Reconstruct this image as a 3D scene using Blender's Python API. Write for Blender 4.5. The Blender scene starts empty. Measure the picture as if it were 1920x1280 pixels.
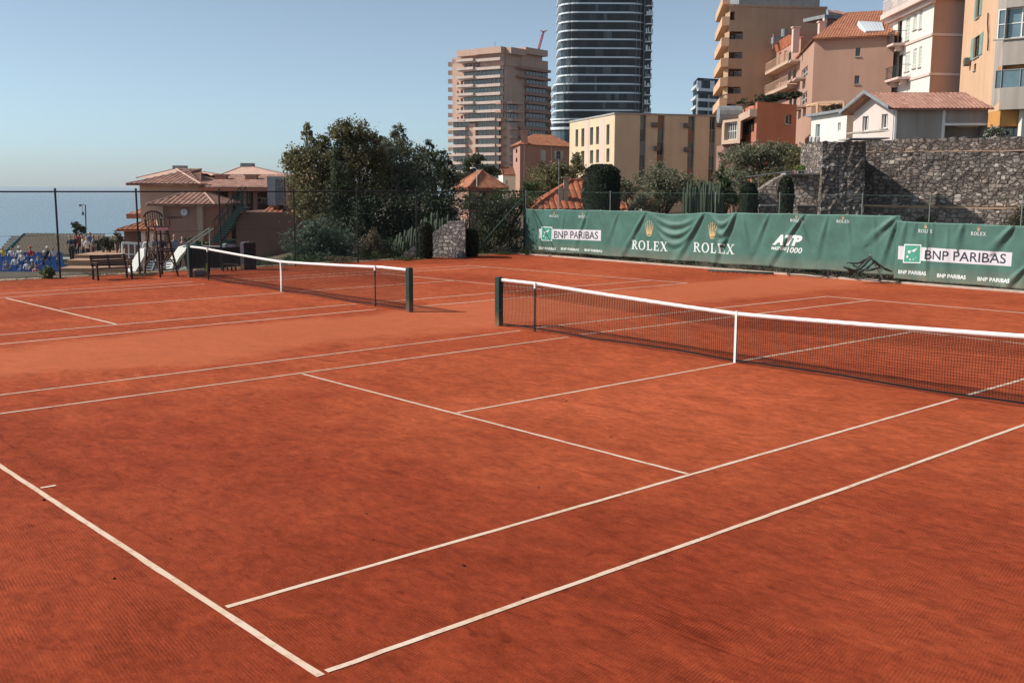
import bpy, bmesh, math, random
import numpy as np
from mathutils import Vector, Matrix

scene = bpy.context.scene
COL = scene.collection
R = math.radians

# ---------------------------------------------------------------- camera
CAM = Vector((11.018, -15.157, 3.126))
YAW, PITCH, ROLL, FPX = -0.843535, -0.149446, 0.00390346, 1942.55
_f = Vector((math.sin(YAW)*math.cos(PITCH), math.cos(YAW)*math.cos(PITCH), math.sin(PITCH)))
_r = Vector((math.cos(YAW), -math.sin(YAW), 0.0))
_u = _r.cross(_f)
VR = math.cos(ROLL)*_r + math.sin(ROLL)*_u
VU = -math.sin(ROLL)*_r + math.cos(ROLL)*_u
VF = _f
FH = Vector((math.sin(YAW), math.cos(YAW), 0.0))      # level viewing direction
RH = Vector((math.cos(YAW), -math.sin(YAW), 0.0))
cam_data = bpy.data.cameras.new('camera')
cam_data.sensor_width = 36.0
cam_data.lens = FPX/1920*36.0
cam_data.clip_start = 0.1
cam_data.clip_end = 60000
cam = bpy.data.objects.new('camera', cam_data)
COL.objects.link(cam)
m = Matrix.Identity(4)
for i in range(3):
    m[i][0], m[i][1], m[i][2], m[i][3] = VR[i], VU[i], -VF[i], CAM[i]
cam.matrix_world = m
scene.camera = cam

# ---------------------------------------------------------------- sky and sun
SUN_TO = Vector((-0.65, -0.76, 0.0)).normalized()
SUN_EL = R(39)
SUN_AZ = math.atan2(SUN_TO.x, SUN_TO.y)               # clockwise from +Y
world = bpy.data.worlds.new('World')
scene.world = world
world.use_nodes = True
wn = world.node_tree
bg = wn.nodes['Background']
sky = wn.nodes.new('ShaderNodeTexSky')
sky.sky_type = 'NISHITA'
sky.sun_disc = False
sky.sun_elevation = SUN_EL
sky.sun_rotation = SUN_AZ
sky.altitude = 0
sky.air_density = 0.5
sky.dust_density = 0.8
sky.ozone_density = 4.0
hs = wn.nodes.new('ShaderNodeHueSaturation')
hs.inputs['Saturation'].default_value = 0.66
wb = wn.nodes.new('ShaderNodeMix'); wb.data_type = 'RGBA'; wb.blend_type = 'MULTIPLY'; wb.inputs['Factor'].default_value = 1
wb.inputs['B'].default_value = (0.92, 1.24, 1.12, 1)          # white balance of the photograph
wn.links.new(sky.outputs['Color'], wb.inputs['A']); wn.links.new(wb.outputs['Result'], hs.inputs['Color'])
wn.links.new(hs.outputs['Color'], bg.inputs['Color'])
bg.inputs['Strength'].default_value = 0.114
sun_data = bpy.data.lights.new('sun', 'SUN')
sun_data.energy = 4.4
sun_data.angle = R(0.6)
sun_data.color = (1.0, 0.93, 0.84)
sun = bpy.data.objects.new('sun', sun_data)
COL.objects.link(sun)
sd = Vector((SUN_TO.x*math.cos(SUN_EL), SUN_TO.y*math.cos(SUN_EL), math.sin(SUN_EL)))
sun.rotation_euler = sd.to_track_quat('Z', 'Y').to_euler()
sun.location = (0, 0, 60)
scene.view_settings.view_transform = 'Standard'
scene.view_settings.look = 'None'
scene.view_settings.exposure = 0.22
scene.view_settings.gamma = 1.0
scene.cycles.max_bounces = 6
scene.cycles.transparent_max_bounces = 12

# ---------------------------------------------------------------- pixel helpers (reference photo 1920 x 1280)
def ray(px, py):
    return VF + VR*((px-960)/FPX) - VU*((py-640)/FPX)
def at(px, py, D):
    """the point seen at (px, py) at level distance D in front of the camera"""
    d = ray(px, py)
    return CAM + d*(D/(d.dot(FH)))
def on_z(px, py, z=0.0):
    d = ray(px, py)
    return CAM + d*((z-CAM.z)/d.z)
def vf(s, D, z=0.0):
    p = CAM + RH*s + FH*D
    return Vector((p.x, p.y, z))

# ---------------------------------------------------------------- object helpers
def tag(o, label=None, cat=None, group=None, kind=None):
    if label: o['label'] = label
    if cat: o['category'] = cat
    if group: o['group'] = group
    if kind: o['kind'] = kind
    return o
def wloc(o):
    v = Vector((0, 0, 0))
    while o is not None:
        v = v + o.location
        o = o.parent
    return v
def thing(name, label, cat, loc=(0, 0, 0), rz=0.0, group=None):
    o = bpy.data.objects.new(name, None)
    o.empty_display_size = 0.3
    COL.objects.link(o)
    o.location = loc
    o.rotation_euler = (0, 0, rz)
    return tag(o, label, cat, group)
def copy_thing(src, loc, rz=None, label=None):
    c = src.copy(); COL.objects.link(c); c.location = loc
    if rz is not None: c.rotation_euler = (0, 0, rz)
    if label: c['label'] = label
    for ch in list(src.children):
        d = ch.copy(); COL.objects.link(d); d.parent = c
        for g in list(ch.children):
            e = g.copy(); COL.objects.link(e); e.parent = d
    return c

class MB:
    """collects shapes, then links them as ONE mesh object"""
    def __init__(self):
        self.v = []; self.f = []; self.m = []
    def add(self, vs, fs, mi=0):
        n = len(self.v)
        self.v.extend([Vector(p) for p in vs])
        for f in fs:
            self.f.append([i+n for i in f]); self.m.append(mi)
    def quad(self, a, b, c, d, mi=0): self.add([a, b, c, d], [(0, 1, 2, 3)], mi)
    def obox(self, o, ax, ay, az, mi=0):
        o, ax, ay, az = Vector(o), Vector(ax), Vector(ay), Vector(az)
        vs = [o, o+ax, o+ax+ay, o+ay, o+az, o+ax+az, o+ax+ay+az, o+ay+az]
        self.add(vs, [(0, 3, 2, 1), (4, 5, 6, 7), (0, 1, 5, 4), (1, 2, 6, 5), (2, 3, 7, 6), (3, 0, 4, 7)], mi)
    def box(self, c, s, rz=0.0, mi=0):
        ax = Vector((math.cos(rz), math.sin(rz), 0)); ay = Vector((-math.sin(rz), math.cos(rz), 0))
        c = Vector(c)
        self.obox(c-ax*s[0]/2-ay*s[1]/2-Vector((0, 0, s[2]/2)), ax*s[0], ay*s[1], Vector((0, 0, s[2])), mi)
    def bar(self, a, b, w, h, mi=0):
        a, b = Vector(a), Vector(b); d = (b-a)
        if d.length < 1e-6: return
        t = d.normalized(); up = Vector((0, 0, 1)) if abs(t.z) < 0.95 else Vector((1, 0, 0))
        x = t.cross(up).normalized(); y = x.cross(t).normalized()
        self.obox(a-x*w/2-y*h/2, d, x*w, y*h, mi)
    def tube(self, pts, r, n=8, mi=0, cap=True):
        pts = [Vector(p) for p in pts]
        rs = r if isinstance(r, (list, tuple)) else [r]*len(pts)
        rings = []
        for i, p in enumerate(pts):
            t = (pts[min(i+1, len(pts)-1)]-pts[max(i-1, 0)]).normalized()
            up = Vector((0, 0, 1)) if abs(t.z) < 0.9 else Vector((1, 0, 0))
            x = t.cross(up).normalized(); y = x.cross(t).normalized()
            rings.append([p+(x*math.cos(2*math.pi*k/n)+y*math.sin(2*math.pi*k/n))*rs[i] for k in range(n)])
        vs = [q for g in rings for q in g]; fs = []
        for i in range(len(pts)-1):
            for k in range(n):
                fs.append((i*n+k, i*n+(k+1) % n, (i+1)*n+(k+1) % n, (i+1)*n+k))
        if cap:
            fs.append(tuple(range(n-1, -1, -1))); fs.append(tuple((len(pts)-1)*n+k for k in range(n)))
        self.add(vs, fs, mi)
    def lathe(self, c, prof, n=16, mi=0):
        c = Vector(c)
        vs = []; fs = []
        for r_, z_ in prof:
            for k in range(n):
                a = 2*math.pi*k/n
                vs.append(c+Vector((r_*math.cos(a), r_*math.sin(a), z_)))
        for i in range(len(prof)-1):
            for k in range(n):
                fs.append((i*n+k, i*n+(k+1) % n, (i+1)*n+(k+1) % n, (i+1)*n+k))
        fs.append(tuple(range(n-1, -1, -1))); fs.append(tuple((len(prof)-1)*n+k for k in range(n)))
        self.add(vs, fs, mi)
    def prism(self, pts2, o, ex, ey, ez, mi=0):
        """extrude polygon pts2 (in ex, ey) along ez"""
        o, ex, ey, ez = Vector(o), Vector(ex), Vector(ey), Vector(ez)
        a = [o+ex*x+ey*y for x, y in pts2]; b = [p+ez for p in a]; n = len(a)
        self.add(a+b, [tuple(range(n-1, -1, -1)), tuple(range(n, 2*n))]+[(i, (i+1) % n, n+(i+1) % n, n+i) for i in range(n)], mi)
    def build(self, name, mats, parent=None, smooth=False, local=False, origin=None, bevel=0.0):
        me = bpy.data.meshes.new(name)
        if not isinstance(mats, (list, tuple)): mats = [mats]
        if parent is not None:
            off = Vector((0, 0, 0)) if local else wloc(parent); loc = Vector((0, 0, 0))
        else:
            if local: off = Vector((0, 0, 0))
            elif origin is not None: off = Vector(origin)
            else:
                xs = [p.x for p in self.v]; ys = [p.y for p in self.v]; zs = [p.z for p in self.v]
                off = Vector(((min(xs)+max(xs))/2, (min(ys)+max(ys))/2, min(zs)))
            loc = off
        me.from_pydata([tuple(p-off) for p in self.v], [], self.f)
        for mt in mats: me.materials.append(mt)
        if len(mats) > 1: me.polygons.foreach_set('material_index', self.m)
        if smooth: me.polygons.foreach_set('use_smooth', [True]*len(me.polygons))
        me.update()
        o = bpy.data.objects.new(name, me)
        COL.objects.link(o)
        if parent is not None: o.parent = parent
        o.location = loc
        if bevel > 0:
            b = o.modifiers.new('bevel', 'BEVEL'); b.width = bevel; b.segments = 1; b.limit_method = 'ANGLE'
        return o

# ---------------------------------------------------------------- materials
def mat(name, col, rough=0.8, var=0.12, scale=2.0, bump=0.0, bscale=30.0, metal=0.0, spec=0.3, col2=None, coord='Object'):
    m = bpy.data.materials.new(name); m.use_nodes = True
    nt = m.node_tree; N = nt.nodes; L = nt.links
    b = N['Principled BSDF']
    b.inputs['Roughness'].default_value = rough
    b.inputs['Metallic'].default_value = metal
    b.inputs['Specular IOR Level'].default_value = spec
    geo = N.new('ShaderNodeNewGeometry')
    no = N.new('ShaderNodeTexNoise'); no.inputs['Scale'].default_value = scale; no.inputs['Detail'].default_value = 6
    no.inputs['Roughness'].default_value = 0.65
    L.new(geo.outputs['Position'], no.inputs['Vector'])
    rp = N.new('ShaderNodeValToRGB')
    c = Vector(col[:3]); c2 = Vector(col2[:3]) if col2 else c
    lo = c*(1-var); hi = c2*(1+var) if not col2 else c2
    rp.color_ramp.elements[0].position = 0.3; rp.color_ramp.elements[1].position = 0.72
    rp.color_ramp.elements[0].color = (*lo, 1); rp.color_ramp.elements[1].color = (*hi, 1)
    L.new(no.outputs['Fac'], rp.inputs['Fac']); L.new(rp.outputs['Color'], b.inputs['Base Color'])
    if bump > 0:
        n2 = N.new('ShaderNodeTexNoise'); n2.inputs['Scale'].default_value = bscale; n2.inputs['Detail'].default_value = 4
        L.new(geo.outputs['Position'], n2.inputs['Vector'])
        bp = N.new('ShaderNodeBump'); bp.inputs['Strength'].default_value = bump; bp.inputs['Distance'].default_value = 0.02
        L.new(n2.outputs['Fac'], bp.inputs['Height']); L.new(bp.outputs['Normal'], b.inputs['Normal'])
    return m

def stucco(name, col, var=0.07, streak=0.06):
    """rendered wall: soft blotches plus vertical dirt streaks"""
    m = mat(name, col, rough=0.9, var=var, scale=0.35, bump=0.15, bscale=12, spec=0.15)
    nt = m.node_tree; N = nt.nodes; L = nt.links
    geo = N.new('ShaderNodeNewGeometry'); mp = N.new('ShaderNodeMapping')
    mp.inputs['Scale'].default_value = (1.4, 1.4, 0.09)
    L.new(geo.outputs['Position'], mp.inputs['Vector'])
    no = N.new('ShaderNodeTexNoise'); no.inputs['Scale'].default_value = 1.0; no.inputs['Detail'].default_value = 5
    L.new(mp.outputs['Vector'], no.inputs['Vector'])
    rp = N.new('ShaderNodeValToRGB')
    rp.color_ramp.elements[0].position = 0.35; rp.color_ramp.elements[1].position = 0.62
    k = 1-streak
    rp.color_ramp.elements[0].color = (k, k*0.98, k*0.95, 1); rp.color_ramp.elements[1].color = (1, 1, 1, 1)
    L.new(no.outputs['Fac'], rp.inputs['Fac'])
    mx = N.new('ShaderNodeMix'); mx.data_type = 'RGBA'; mx.blend_type = 'MULTIPLY'; mx.inputs['Factor'].default_value = 1
    b = N['Principled BSDF']; src = b.inputs['Base Color'].links[0].from_socket
    L.new(src, mx.inputs['A']); L.new(rp.outputs['Color'], mx.inputs['B']); L.new(mx.outputs['Result'], b.inputs['Base Color'])
    return m

def leafmat(name, lo, hi, trans=0.38, rough=0.6):
    m = bpy.data.materials.new(name); m.use_nodes = True
    nt = m.node_tree; N = nt.nodes; L = nt.links
    b = N['Principled BSDF']; b.inputs['Roughness'].default_value = rough; b.inputs['Specular IOR Level'].default_value = 0.3
    geo = N.new('ShaderNodeNewGeometry')
    rp = N.new('ShaderNodeValToRGB'); rp.color_ramp.elements[0].color = (*lo, 1); rp.color_ramp.elements[1].color = (*hi, 1)
    no = N.new('ShaderNodeTexNoise'); no.inputs['Scale'].default_value = 0.9; no.inputs['Detail'].default_value = 2
    L.new(geo.outputs['Position'], no.inputs['Vector'])
    mth = N.new('ShaderNodeMath'); mth.operation = 'MULTIPLY_ADD'; mth.inputs[1].default_value = 0.55
    L.new(geo.outputs['Random Per Island'], mth.inputs[0])
    m2 = N.new('ShaderNodeMath'); m2.operation = 'MULTIPLY_ADD'; m2.inputs[1].default_value = 1.4; m2.inputs[2].default_value = -0.45
    L.new(no.outputs['Fac'], m2.inputs[0]); L.new(m2.outputs[0], mth.inputs[2])
    L.new(mth.outputs[0], rp.inputs['Fac']); L.new(rp.outputs['Color'], b.inputs['Base Color'])
    tr = N.new('ShaderNodeBsdfTranslucent'); L.new(rp.outputs['Color'], tr.inputs['Color'])
    ms = N.new('ShaderNodeMixShader'); ms.inputs['Fac'].default_value = trans
    L.new(b.outputs['BSDF'], ms.inputs[1]); L.new(tr.outputs['BSDF'], ms.inputs[2])
    L.new(ms.outputs['Shader'], N['Material Output'].inputs['Surface'])
    return m

def stonemat(name, lo, hi, pale, scale=2.6, mortar=(0.05, 0.045, 0.04), sz=1.3):
    m = bpy.data.materials.new(name); m.use_nodes = True
    nt = m.node_tree; N = nt.nodes; L = nt.links
    b = N['Principled BSDF']; b.inputs['Roughness'].default_value = 0.9; b.inputs['Specular IOR Level'].default_value = 0.15
    geo = N.new('ShaderNodeNewGeometry'); mp = N.new('ShaderNodeMapping'); mp.inputs['Scale'].default_value = (1, 1, sz)
    L.new(geo.outputs['Position'], mp.inputs['Vector'])
    wob = N.new('ShaderNodeTexNoise'); wob.inputs['Scale'].default_value = 3.0; wob.inputs['Detail'].default_value = 3
    L.new(mp.outputs['Vector'], wob.inputs['Vector'])
    add = N.new('ShaderNodeMix'); add.data_type = 'RGBA'; add.blend_type = 'LINEAR_LIGHT'; add.inputs['Factor'].default_value = 0.10
    L.new(mp.outputs['Vector'], add.inputs['A']); L.new(wob.outputs['Color'], add.inputs['B'])
    v = N.new('ShaderNodeTexVoronoi'); v.distance = 'CHEBYCHEV'; v.inputs['Randomness'].default_value = 0.8
    v.inputs['Scale'].default_value = scale; L.new(add.outputs['Result'], v.inputs['Vector'])
    v2 = N.new('ShaderNodeTexVoronoi'); v2.feature = 'F2'; v2.distance = 'CHEBYCHEV'; v2.inputs['Randomness'].default_value = 0.8
    v2.inputs['Scale'].default_value = scale; L.new(add.outputs['Result'], v2.inputs['Vector'])
    e = N.new('ShaderNodeMath'); e.operation = 'SUBTRACT'; L.new(v2.outputs['Distance'], e.inputs[0]); L.new(v.outputs['Distance'], e.inputs[1])
    sep = N.new('ShaderNodeSeparateColor'); L.new(v.outputs['Color'], sep.inputs['Color'])
    rp = N.new('ShaderNodeValToRGB'); cr = rp.color_ramp
    cr.elements[0].position = 0.0; cr.elements[0].color = (*lo, 1)
    cr.elements[1].position = 1.0; cr.elements[1].color = (*pale, 1)
    el = cr.elements.new(0.82); el.color = (*hi, 1)
    L.new(sep.outputs['Red'], rp.inputs['Fac'])
    big = N.new('ShaderNodeTexNoise'); big.inputs['Scale'].default_value = 0.5; big.inputs['Detail'].default_value = 6
    L.new(geo.outputs['Position'], big.inputs['Vector'])
    br = N.new('ShaderNodeValToRGB'); br.color_ramp.elements[0].position = 0.35; br.color_ramp.elements[1].position = 0.7
    br.color_ramp.elements[0].color = (0.72, 0.7, 0.7, 1); br.color_ramp.elements[1].color = (1.15, 1.1, 1.05, 1)
    L.new(big.outputs['Fac'], br.inputs['Fac'])
    mm = N.new('ShaderNodeMix'); mm.data_type = 'RGBA'; mm.blend_type = 'MULTIPLY'; mm.inputs['Factor'].default_value = 1
    L.new(rp.outputs['Color'], mm.inputs['A']); L.new(br.outputs['Color'], mm.inputs['B'])
    er = N.new('ShaderNodeValToRGB'); er.color_ramp.elements[0].position = 0.0; er.color_ramp.elements[1].position = 0.20
    L.new(e.outputs[0], er.inputs['Fac'])
    mx = N.new('ShaderNodeMix'); mx.data_type = 'RGBA'; mx.inputs['A'].default_value = (*mortar, 1)
    L.new(er.outputs['Color'], mx.inputs['Factor']); L.new(mm.outputs['Result'], mx.inputs['B'])
    L.new(mx.outputs['Result'], b.inputs['Base Color'])
    fine = N.new('ShaderNodeTexNoise'); fine.inputs['Scale'].default_value = 9; fine.inputs['Detail'].default_value = 5
    L.new(geo.outputs['Position'], fine.inputs['Vector'])
    hs = N.new('ShaderNodeMath'); hs.operation = 'MULTIPLY_ADD'; hs.inputs[1].default_value = 0.4
    L.new(fine.outputs['Fac'], hs.inputs[0]); 
    h2 = N.new('ShaderNodeMath'); h2.operation = 'MULTIPLY_ADD'; h2.inputs[1].default_value = 0.6
    L.new(er.outputs['Color'], h2.inputs[0]); L.new(sep.outputs['Green'], h2.inputs[2])
    L.new(h2.outputs[0], hs.inputs[2])
    bp = N.new('ShaderNodeBump'); bp.inputs['Strength'].default_value = 1.0; bp.inputs['Distance'].default_value = 0.07
    L.new(hs.outputs[0], bp.inputs['Height']); L.new(bp.outputs['Normal'], b.inputs['Normal'])
    return m

def glassmat(name, col, rough=0.08, spec=0.8, var=0.35, scale=0.3):
    return mat(name, col, rough=rough, var=var, scale=scale, spec=spec)

def tilemat(name, lo, hi):
    m = bpy.data.materials.new(name); m.use_nodes = True
    nt = m.node_tree; N = nt.nodes; L = nt.links
    b = N['Principled BSDF']; b.inputs['Roughness'].default_value = 0.85; b.inputs['Specular IOR Level'].default_value = 0.2
    geo = N.new('ShaderNodeNewGeometry')
    v = N.new('ShaderNodeTexVoronoi'); v.inputs['Scale'].default_value = 3.5; L.new(geo.outputs['Position'], v.inputs['Vector'])
    no = N.new('ShaderNodeTexNoise'); no.inputs['Scale'].default_value = 1.5; no.inputs['Detail'].default_value = 6
    L.new(geo.outputs['Position'], no.inputs['Vector'])
    sep = N.new('ShaderNodeSeparateColor'); L.new(v.outputs['Color'], sep.inputs['Color'])
    mt = N.new('ShaderNodeMath'); mt.operation = 'MULTIPLY_ADD'; mt.inputs[1].default_value = 0.5
    m2 = N.new('ShaderNodeMath'); m2.operation = 'MULTIPLY'; m2.inputs[1].default_value = 0.6
    L.new(no.outputs['Fac'], m2.inputs[0]); L.new(sep.outputs['Red'], mt.inputs[0]); L.new(m2.outputs[0], mt.inputs[2])
    rp = N.new('ShaderNodeValToRGB'); rp.color_ramp.elements[0].position = 0.1; rp.color_ramp.elements[1].position = 0.85
    rp.color_ramp.elements[0].color = (*lo, 1); rp.color_ramp.elements[1].color = (*hi, 1)
    L.new(mt.outputs[0], rp.inputs['Fac']); L.new(rp.outputs['Color'], b.inputs['Base Color'])
    return m

M = {}
M['white_paint'] = mat('white_paint', (0.78, 0.76, 0.72), var=0.06, rough=0.6)
M['black_metal'] = mat('black_metal', (0.022, 0.024, 0.024), rough=0.45, var=0.2)
M['dark_green_metal'] = mat('dark_green_metal', (0.018, 0.045, 0.036), rough=0.5, var=0.25, scale=6)
M['green_metal'] = mat('green_metal', (0.05, 0.11, 0.09), rough=0.6, var=0.2)
M['grey_metal'] = mat('grey_metal', (0.28, 0.29, 0.30), rough=0.45, var=0.12)
M['wire'] = mat('wire', (0.035, 0.055, 0.05), rough=0.6)
M['net_cord'] = mat('net_cord', (0.012, 0.012, 0.014), rough=0.85, spec=0.1)
M['band'] = mat('band', (0.80, 0.78, 0.75), rough=0.75, var=0.07, scale=9)
M['strip_grey'] = mat('strip_grey', (0.22, 0.22, 0.21), rough=0.8, var=0.35, scale=5)
M['brown_wood'] = mat('brown_wood', (0.055, 0.028, 0.02), rough=0.55, var=0.3, scale=12)
M['concrete'] = mat('concrete', (0.36, 0.34, 0.31), var=0.22, scale=1.4, bump=0.3, bscale=14)
M['tan_render'] = stucco('tan_render', (0.48, 0.31, 0.21))
M['bark'] = mat('bark', (0.075, 0.055, 0.042), var=0.35, scale=7, bump=0.6, bscale=18)
M['glass_dark'] = glassmat('glass_dark', (0.02, 0.028, 0.035))
M['glass_blue'] = glassmat('glass_blue', (0.10, 0.16, 0.18), var=0.4, scale=0.6)
M['niche_shade'] = mat('niche_shade', (0.012, 0.011, 0.012), rough=0.9)
M['white_render'] = stucco('white_render', (0.72, 0.68, 0.62))
# ================================================================ COURT
def claymat():
    m = bpy.data.materials.new('red_clay'); m.use_nodes = True
    nt = m.node_tree; N = nt.nodes; L = nt.links
    b = N['Principled BSDF']; b.inputs['Roughness'].default_value = 0.95; b.inputs['Specular IOR Level'].default_value = 0.08
    geo = N.new('ShaderNodeNewGeometry'); P = geo.outputs['Position']
    def noise(scale, detail, rough=0.6, sc=(1, 1, 1), rot=0.0, dist=0.0):
        mp = N.new('ShaderNodeMapping'); mp.inputs['Scale'].default_value = sc; mp.inputs['Rotation'].default_value = (0, 0, rot)
        L.new(P, mp.inputs['Vector'])
        n = N.new('ShaderNodeTexNoise'); n.inputs['Scale'].default_value = scale; n.inputs['Detail'].default_value = detail
        n.inputs['Roughness'].default_value = rough; n.inputs['Distortion'].default_value = dist
        L.new(mp.outputs['Vector'], n.inputs['Vector']); return n.outputs['Fac']
    def ramp(src, p0, c0, p1, c1):
        r = N.new('ShaderNodeValToRGB'); e = r.color_ramp.elements
        e[0].position = p0; e[1].position = p1; e[0].color = (*c0, 1); e[1].color = (*c1, 1)
        L.new(src, r.inputs['Fac']); return r.outputs['Color']
    def mix(a, bb, fac, mode='MIX'):
        x = N.new('ShaderNodeMix'); x.data_type = 'RGBA'; x.blend_type = mode
        if isinstance(fac, float): x.inputs['Factor'].default_value = fac
        else: L.new(fac, x.inputs['Factor'])
        L.new(a, x.inputs['A'])
        if isinstance(bb, tuple): x.inputs['B'].default_value = (*bb, 1)
        else: L.new(bb, x.inputs['B'])
        return x.outputs['Result']
    def math2(op, a, bb):
        x = N.new('ShaderNodeMath'); x.operation = op
        for i, q in enumerate((a, bb)):
            if isinstance(q, (int, float)): x.inputs[i].default_value = q
            else: L.new(q, x.inputs[i])
        return x.outputs[0]
    # large uneven moisture / dust
    base = ramp(noise(0.16, 6, 0.6, dist=0.3), 0.36, CLAY_LO, 0.66, CLAY_HI)
    # footworn dust and scuffs
    scuff = noise(1.6, 8, 0.7, sc=(1.0, 1.6, 1), dist=0.6)
    base = mix(base, ramp(scuff, 0.34, (0.66, 0.60, 0.60), 0.64, (1.12, 1.10, 1.08)), 0.75, 'MULTIPLY')
    med = noise(6.0, 8, 0.75, sc=(1, 1.4, 1), rot=0.5, dist=0.4)
    base = mix(base, ramp(med, 0.36, (0.68, 0.63, 0.63), 0.66, (1.18, 1.16, 1.14)), 0.72, 'MULTIPLY')
    # slide marks: sparse, elongated
    sl = noise(1.1, 4, 0.55, sc=(0.55, 3.2, 1), rot=0.25, dist=1.2)
    base = mix(base, ramp(sl, 0.28, (0.70, 0.62, 0.6), 0.36, (1, 1, 1)), 0.8, 'MULTIPLY')
    pit = noise(2.2, 3, 0.5, sc=(1.2, 2.2, 1), rot=-0.4, dist=0.8)
    base = mix(base, ramp(pit, 0.24, (0.55, 0.45, 0.43), 0.31, (1, 1, 1)), 0.8, 'MULTIPLY')
    grain = noise(55, 3, 0.6)
    base = mix(base, ramp(grain, 0.3, (0.80, 0.78, 0.78), 0.7, (1.16, 1.16, 1.14)), 0.8, 'MULTIPLY')
    # short brush ticks and ball marks
    tick = noise(7.0, 5, 0.7, sc=(0.55, 2.4, 1), rot=0.12, dist=0.5)
    base = mix(base, ramp(tick, 0.33, (0.70, 0.64, 0.64), 0.47, (1, 1, 1)), 0.75, 'MULTIPLY')
    base = mix(base, ramp(tick, 0.56, (1, 1, 1), 0.70, (1.16, 1.18, 1.18)), 0.8, 'MULTIPLY')
    # dry orange dust swept between the courts: a stripe around x = -8
    sx = N.new('ShaderNodeSeparateXYZ'); L.new(P, sx.inputs['Vector'])
    wob = math2('MULTIPLY', math2('SUBTRACT', noise(0.35, 5, 0.6, sc=(1.4, 0.7, 1)), 0.5), 5.0)
    dx = math2('ABSOLUTE', math2('ADD', math2('ADD', sx.outputs['X'], 8.4), wob), 0)
    dust = N.new('ShaderNodeMapRange'); dust.inputs[1].default_value = 2.6; dust.inputs[2].default_value = 1.3
    dust.inputs[3].default_value = 0.0; dust.inputs[4].default_value = 0.62; dust.interpolation_type = 'SMOOTHSTEP'
    L.new(dx, dust.inputs[0])
    base = mix(base, DUST, dust.outputs[0])
    # damper, redder clay towards the near corner and outside the sideline
    mo = math2('ADD', math2('MULTIPLY', sx.outputs['X'], 0.50), math2('MULTIPLY', sx.outputs['Y'], -0.80))
    mo = math2('ADD', mo, math2('MULTIPLY', math2('SUBTRACT', noise(0.3, 6, 0.65, dist=0.6), 0.5), 9.0))
    mr = N.new('ShaderNodeMapRange'); mr.interpolation_type = 'SMOOTHSTEP'
    mr.inputs[1].default_value = 4.5; mr.inputs[2].default_value = 10.0; mr.inputs[3].default_value = 0.0; mr.inputs[4].default_value = 1.0
    L.new(mo, mr.inputs[0])
    base = mix(base, mix(base, (0.74, 0.64, 0.64), 1.0, 'MULTIPLY'), mr.outputs[0])
    # brush (drag mat) grooves: along X inside the doubles court, along Y outside
    def grooves(rot, sc):
        mp = N.new('ShaderNodeMapping'); mp.inputs['Rotation'].default_value = (0, 0, rot); L.new(P, mp.inputs['Vector'])
        w = N.new('ShaderNodeTexWave'); w.wave_type = 'BANDS'; w.bands_direction = 'Y'; w.inputs['Scale'].default_value = sc
        w.inputs['Distortion'].default_value = 2.6; w.inputs['Detail'].default_value = 4; w.inputs['Detail Scale'].default_value = 0.8; w.inputs['Detail Roughness'].default_value = 0.6
        L.new(mp.outputs['Vector'], w.inputs['Vector']); return w.outputs['Fac']
    inside = math2('LESS_THAN', sx.outputs['X'], 5.45)
    g = N.new('ShaderNodeMix'); g.data_type = 'FLOAT'
    L.new(inside, g.inputs['Factor']); L.new(grooves(1.35, 11.5), g.inputs['A']); L.new(grooves(0.12, 11.5), g.inputs['B'])
    gm = ramp(noise(1.3, 8, 0.75, dist=1.0), 0.40, (0, 0, 0), 0.64, (1, 1, 1))
    gv = math2('MULTIPLY', g.outputs['Result'], gm)
    gc = ramp(gv, 0.0, (1.02, 1.02, 1.02), 1.0, (0.88, 0.86, 0.86))
    base = mix(base, gc, 0.8, 'MULTIPLY')
    L.new(base, b.inputs['Base Color'])
    h = math2('ADD', math2('MULTIPLY', gv, 0.38), math2('ADD', math2('MULTIPLY', grain, 0.5), math2('MULTIPLY', med, 1.2)))
    bp = N.new('ShaderNodeBump'); bp.inputs['Strength'].default_value = 0.55; bp.inputs['Distance'].default_value = 0.012
    L.new(h, bp.inputs['Height']); L.new(bp.outputs['Normal'], b.inputs['Normal'])
    return m
CLAY_LO = (0.375, 0.073, 0.028); CLAY_HI = (0.525, 0.123, 0.050); DUST = (0.53, 0.146, 0.066)
M['clay'] = claymat()

def linemat():
    m = mat('line_tape', (0.74, 0.53, 0.36), rough=0.8, var=0.08, scale=1.3, col2=(0.78, 0.62, 0.50))
    nt = m.node_tree; N = nt.nodes; L = nt.links; b = N['Principled BSDF']
    geo = N.new('ShaderNodeNewGeometry'); no = N.new('ShaderNodeTexNoise'); no.inputs['Scale'].default_value = 7; no.inputs['Detail'].default_value = 7
    no.inputs['Roughness'].default_value = 0.75
    L.new(geo.outputs['Position'], no.inputs['Vector'])
    rp = N.new('ShaderNodeValToRGB'); rp.color_ramp.elements[0].position = 0.50; rp.color_ramp.elements[1].position = 0.72
    rp.color_ramp.elements[0].color = (0, 0, 0, 1); rp.color_ramp.elements[1].color = (0.8, 0.8, 0.8, 1)
    L.new(no.outputs['Fac'], rp.inputs['Fac'])
    mx = N.new('ShaderNodeMix'); mx.data_type = 'RGBA'; src = b.inputs['Base Color'].links[0].from_socket
    L.new(rp.outputs['Color'], mx.inputs['Factor']); L.new(src, mx.inputs['A']); mx.inputs['B'].default_value = (0.46, 0.15, 0.07, 1)
    L.new(mx.outputs['Result'], b.inputs['Base Color'])
    return m
M['line'] = linemat()

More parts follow.
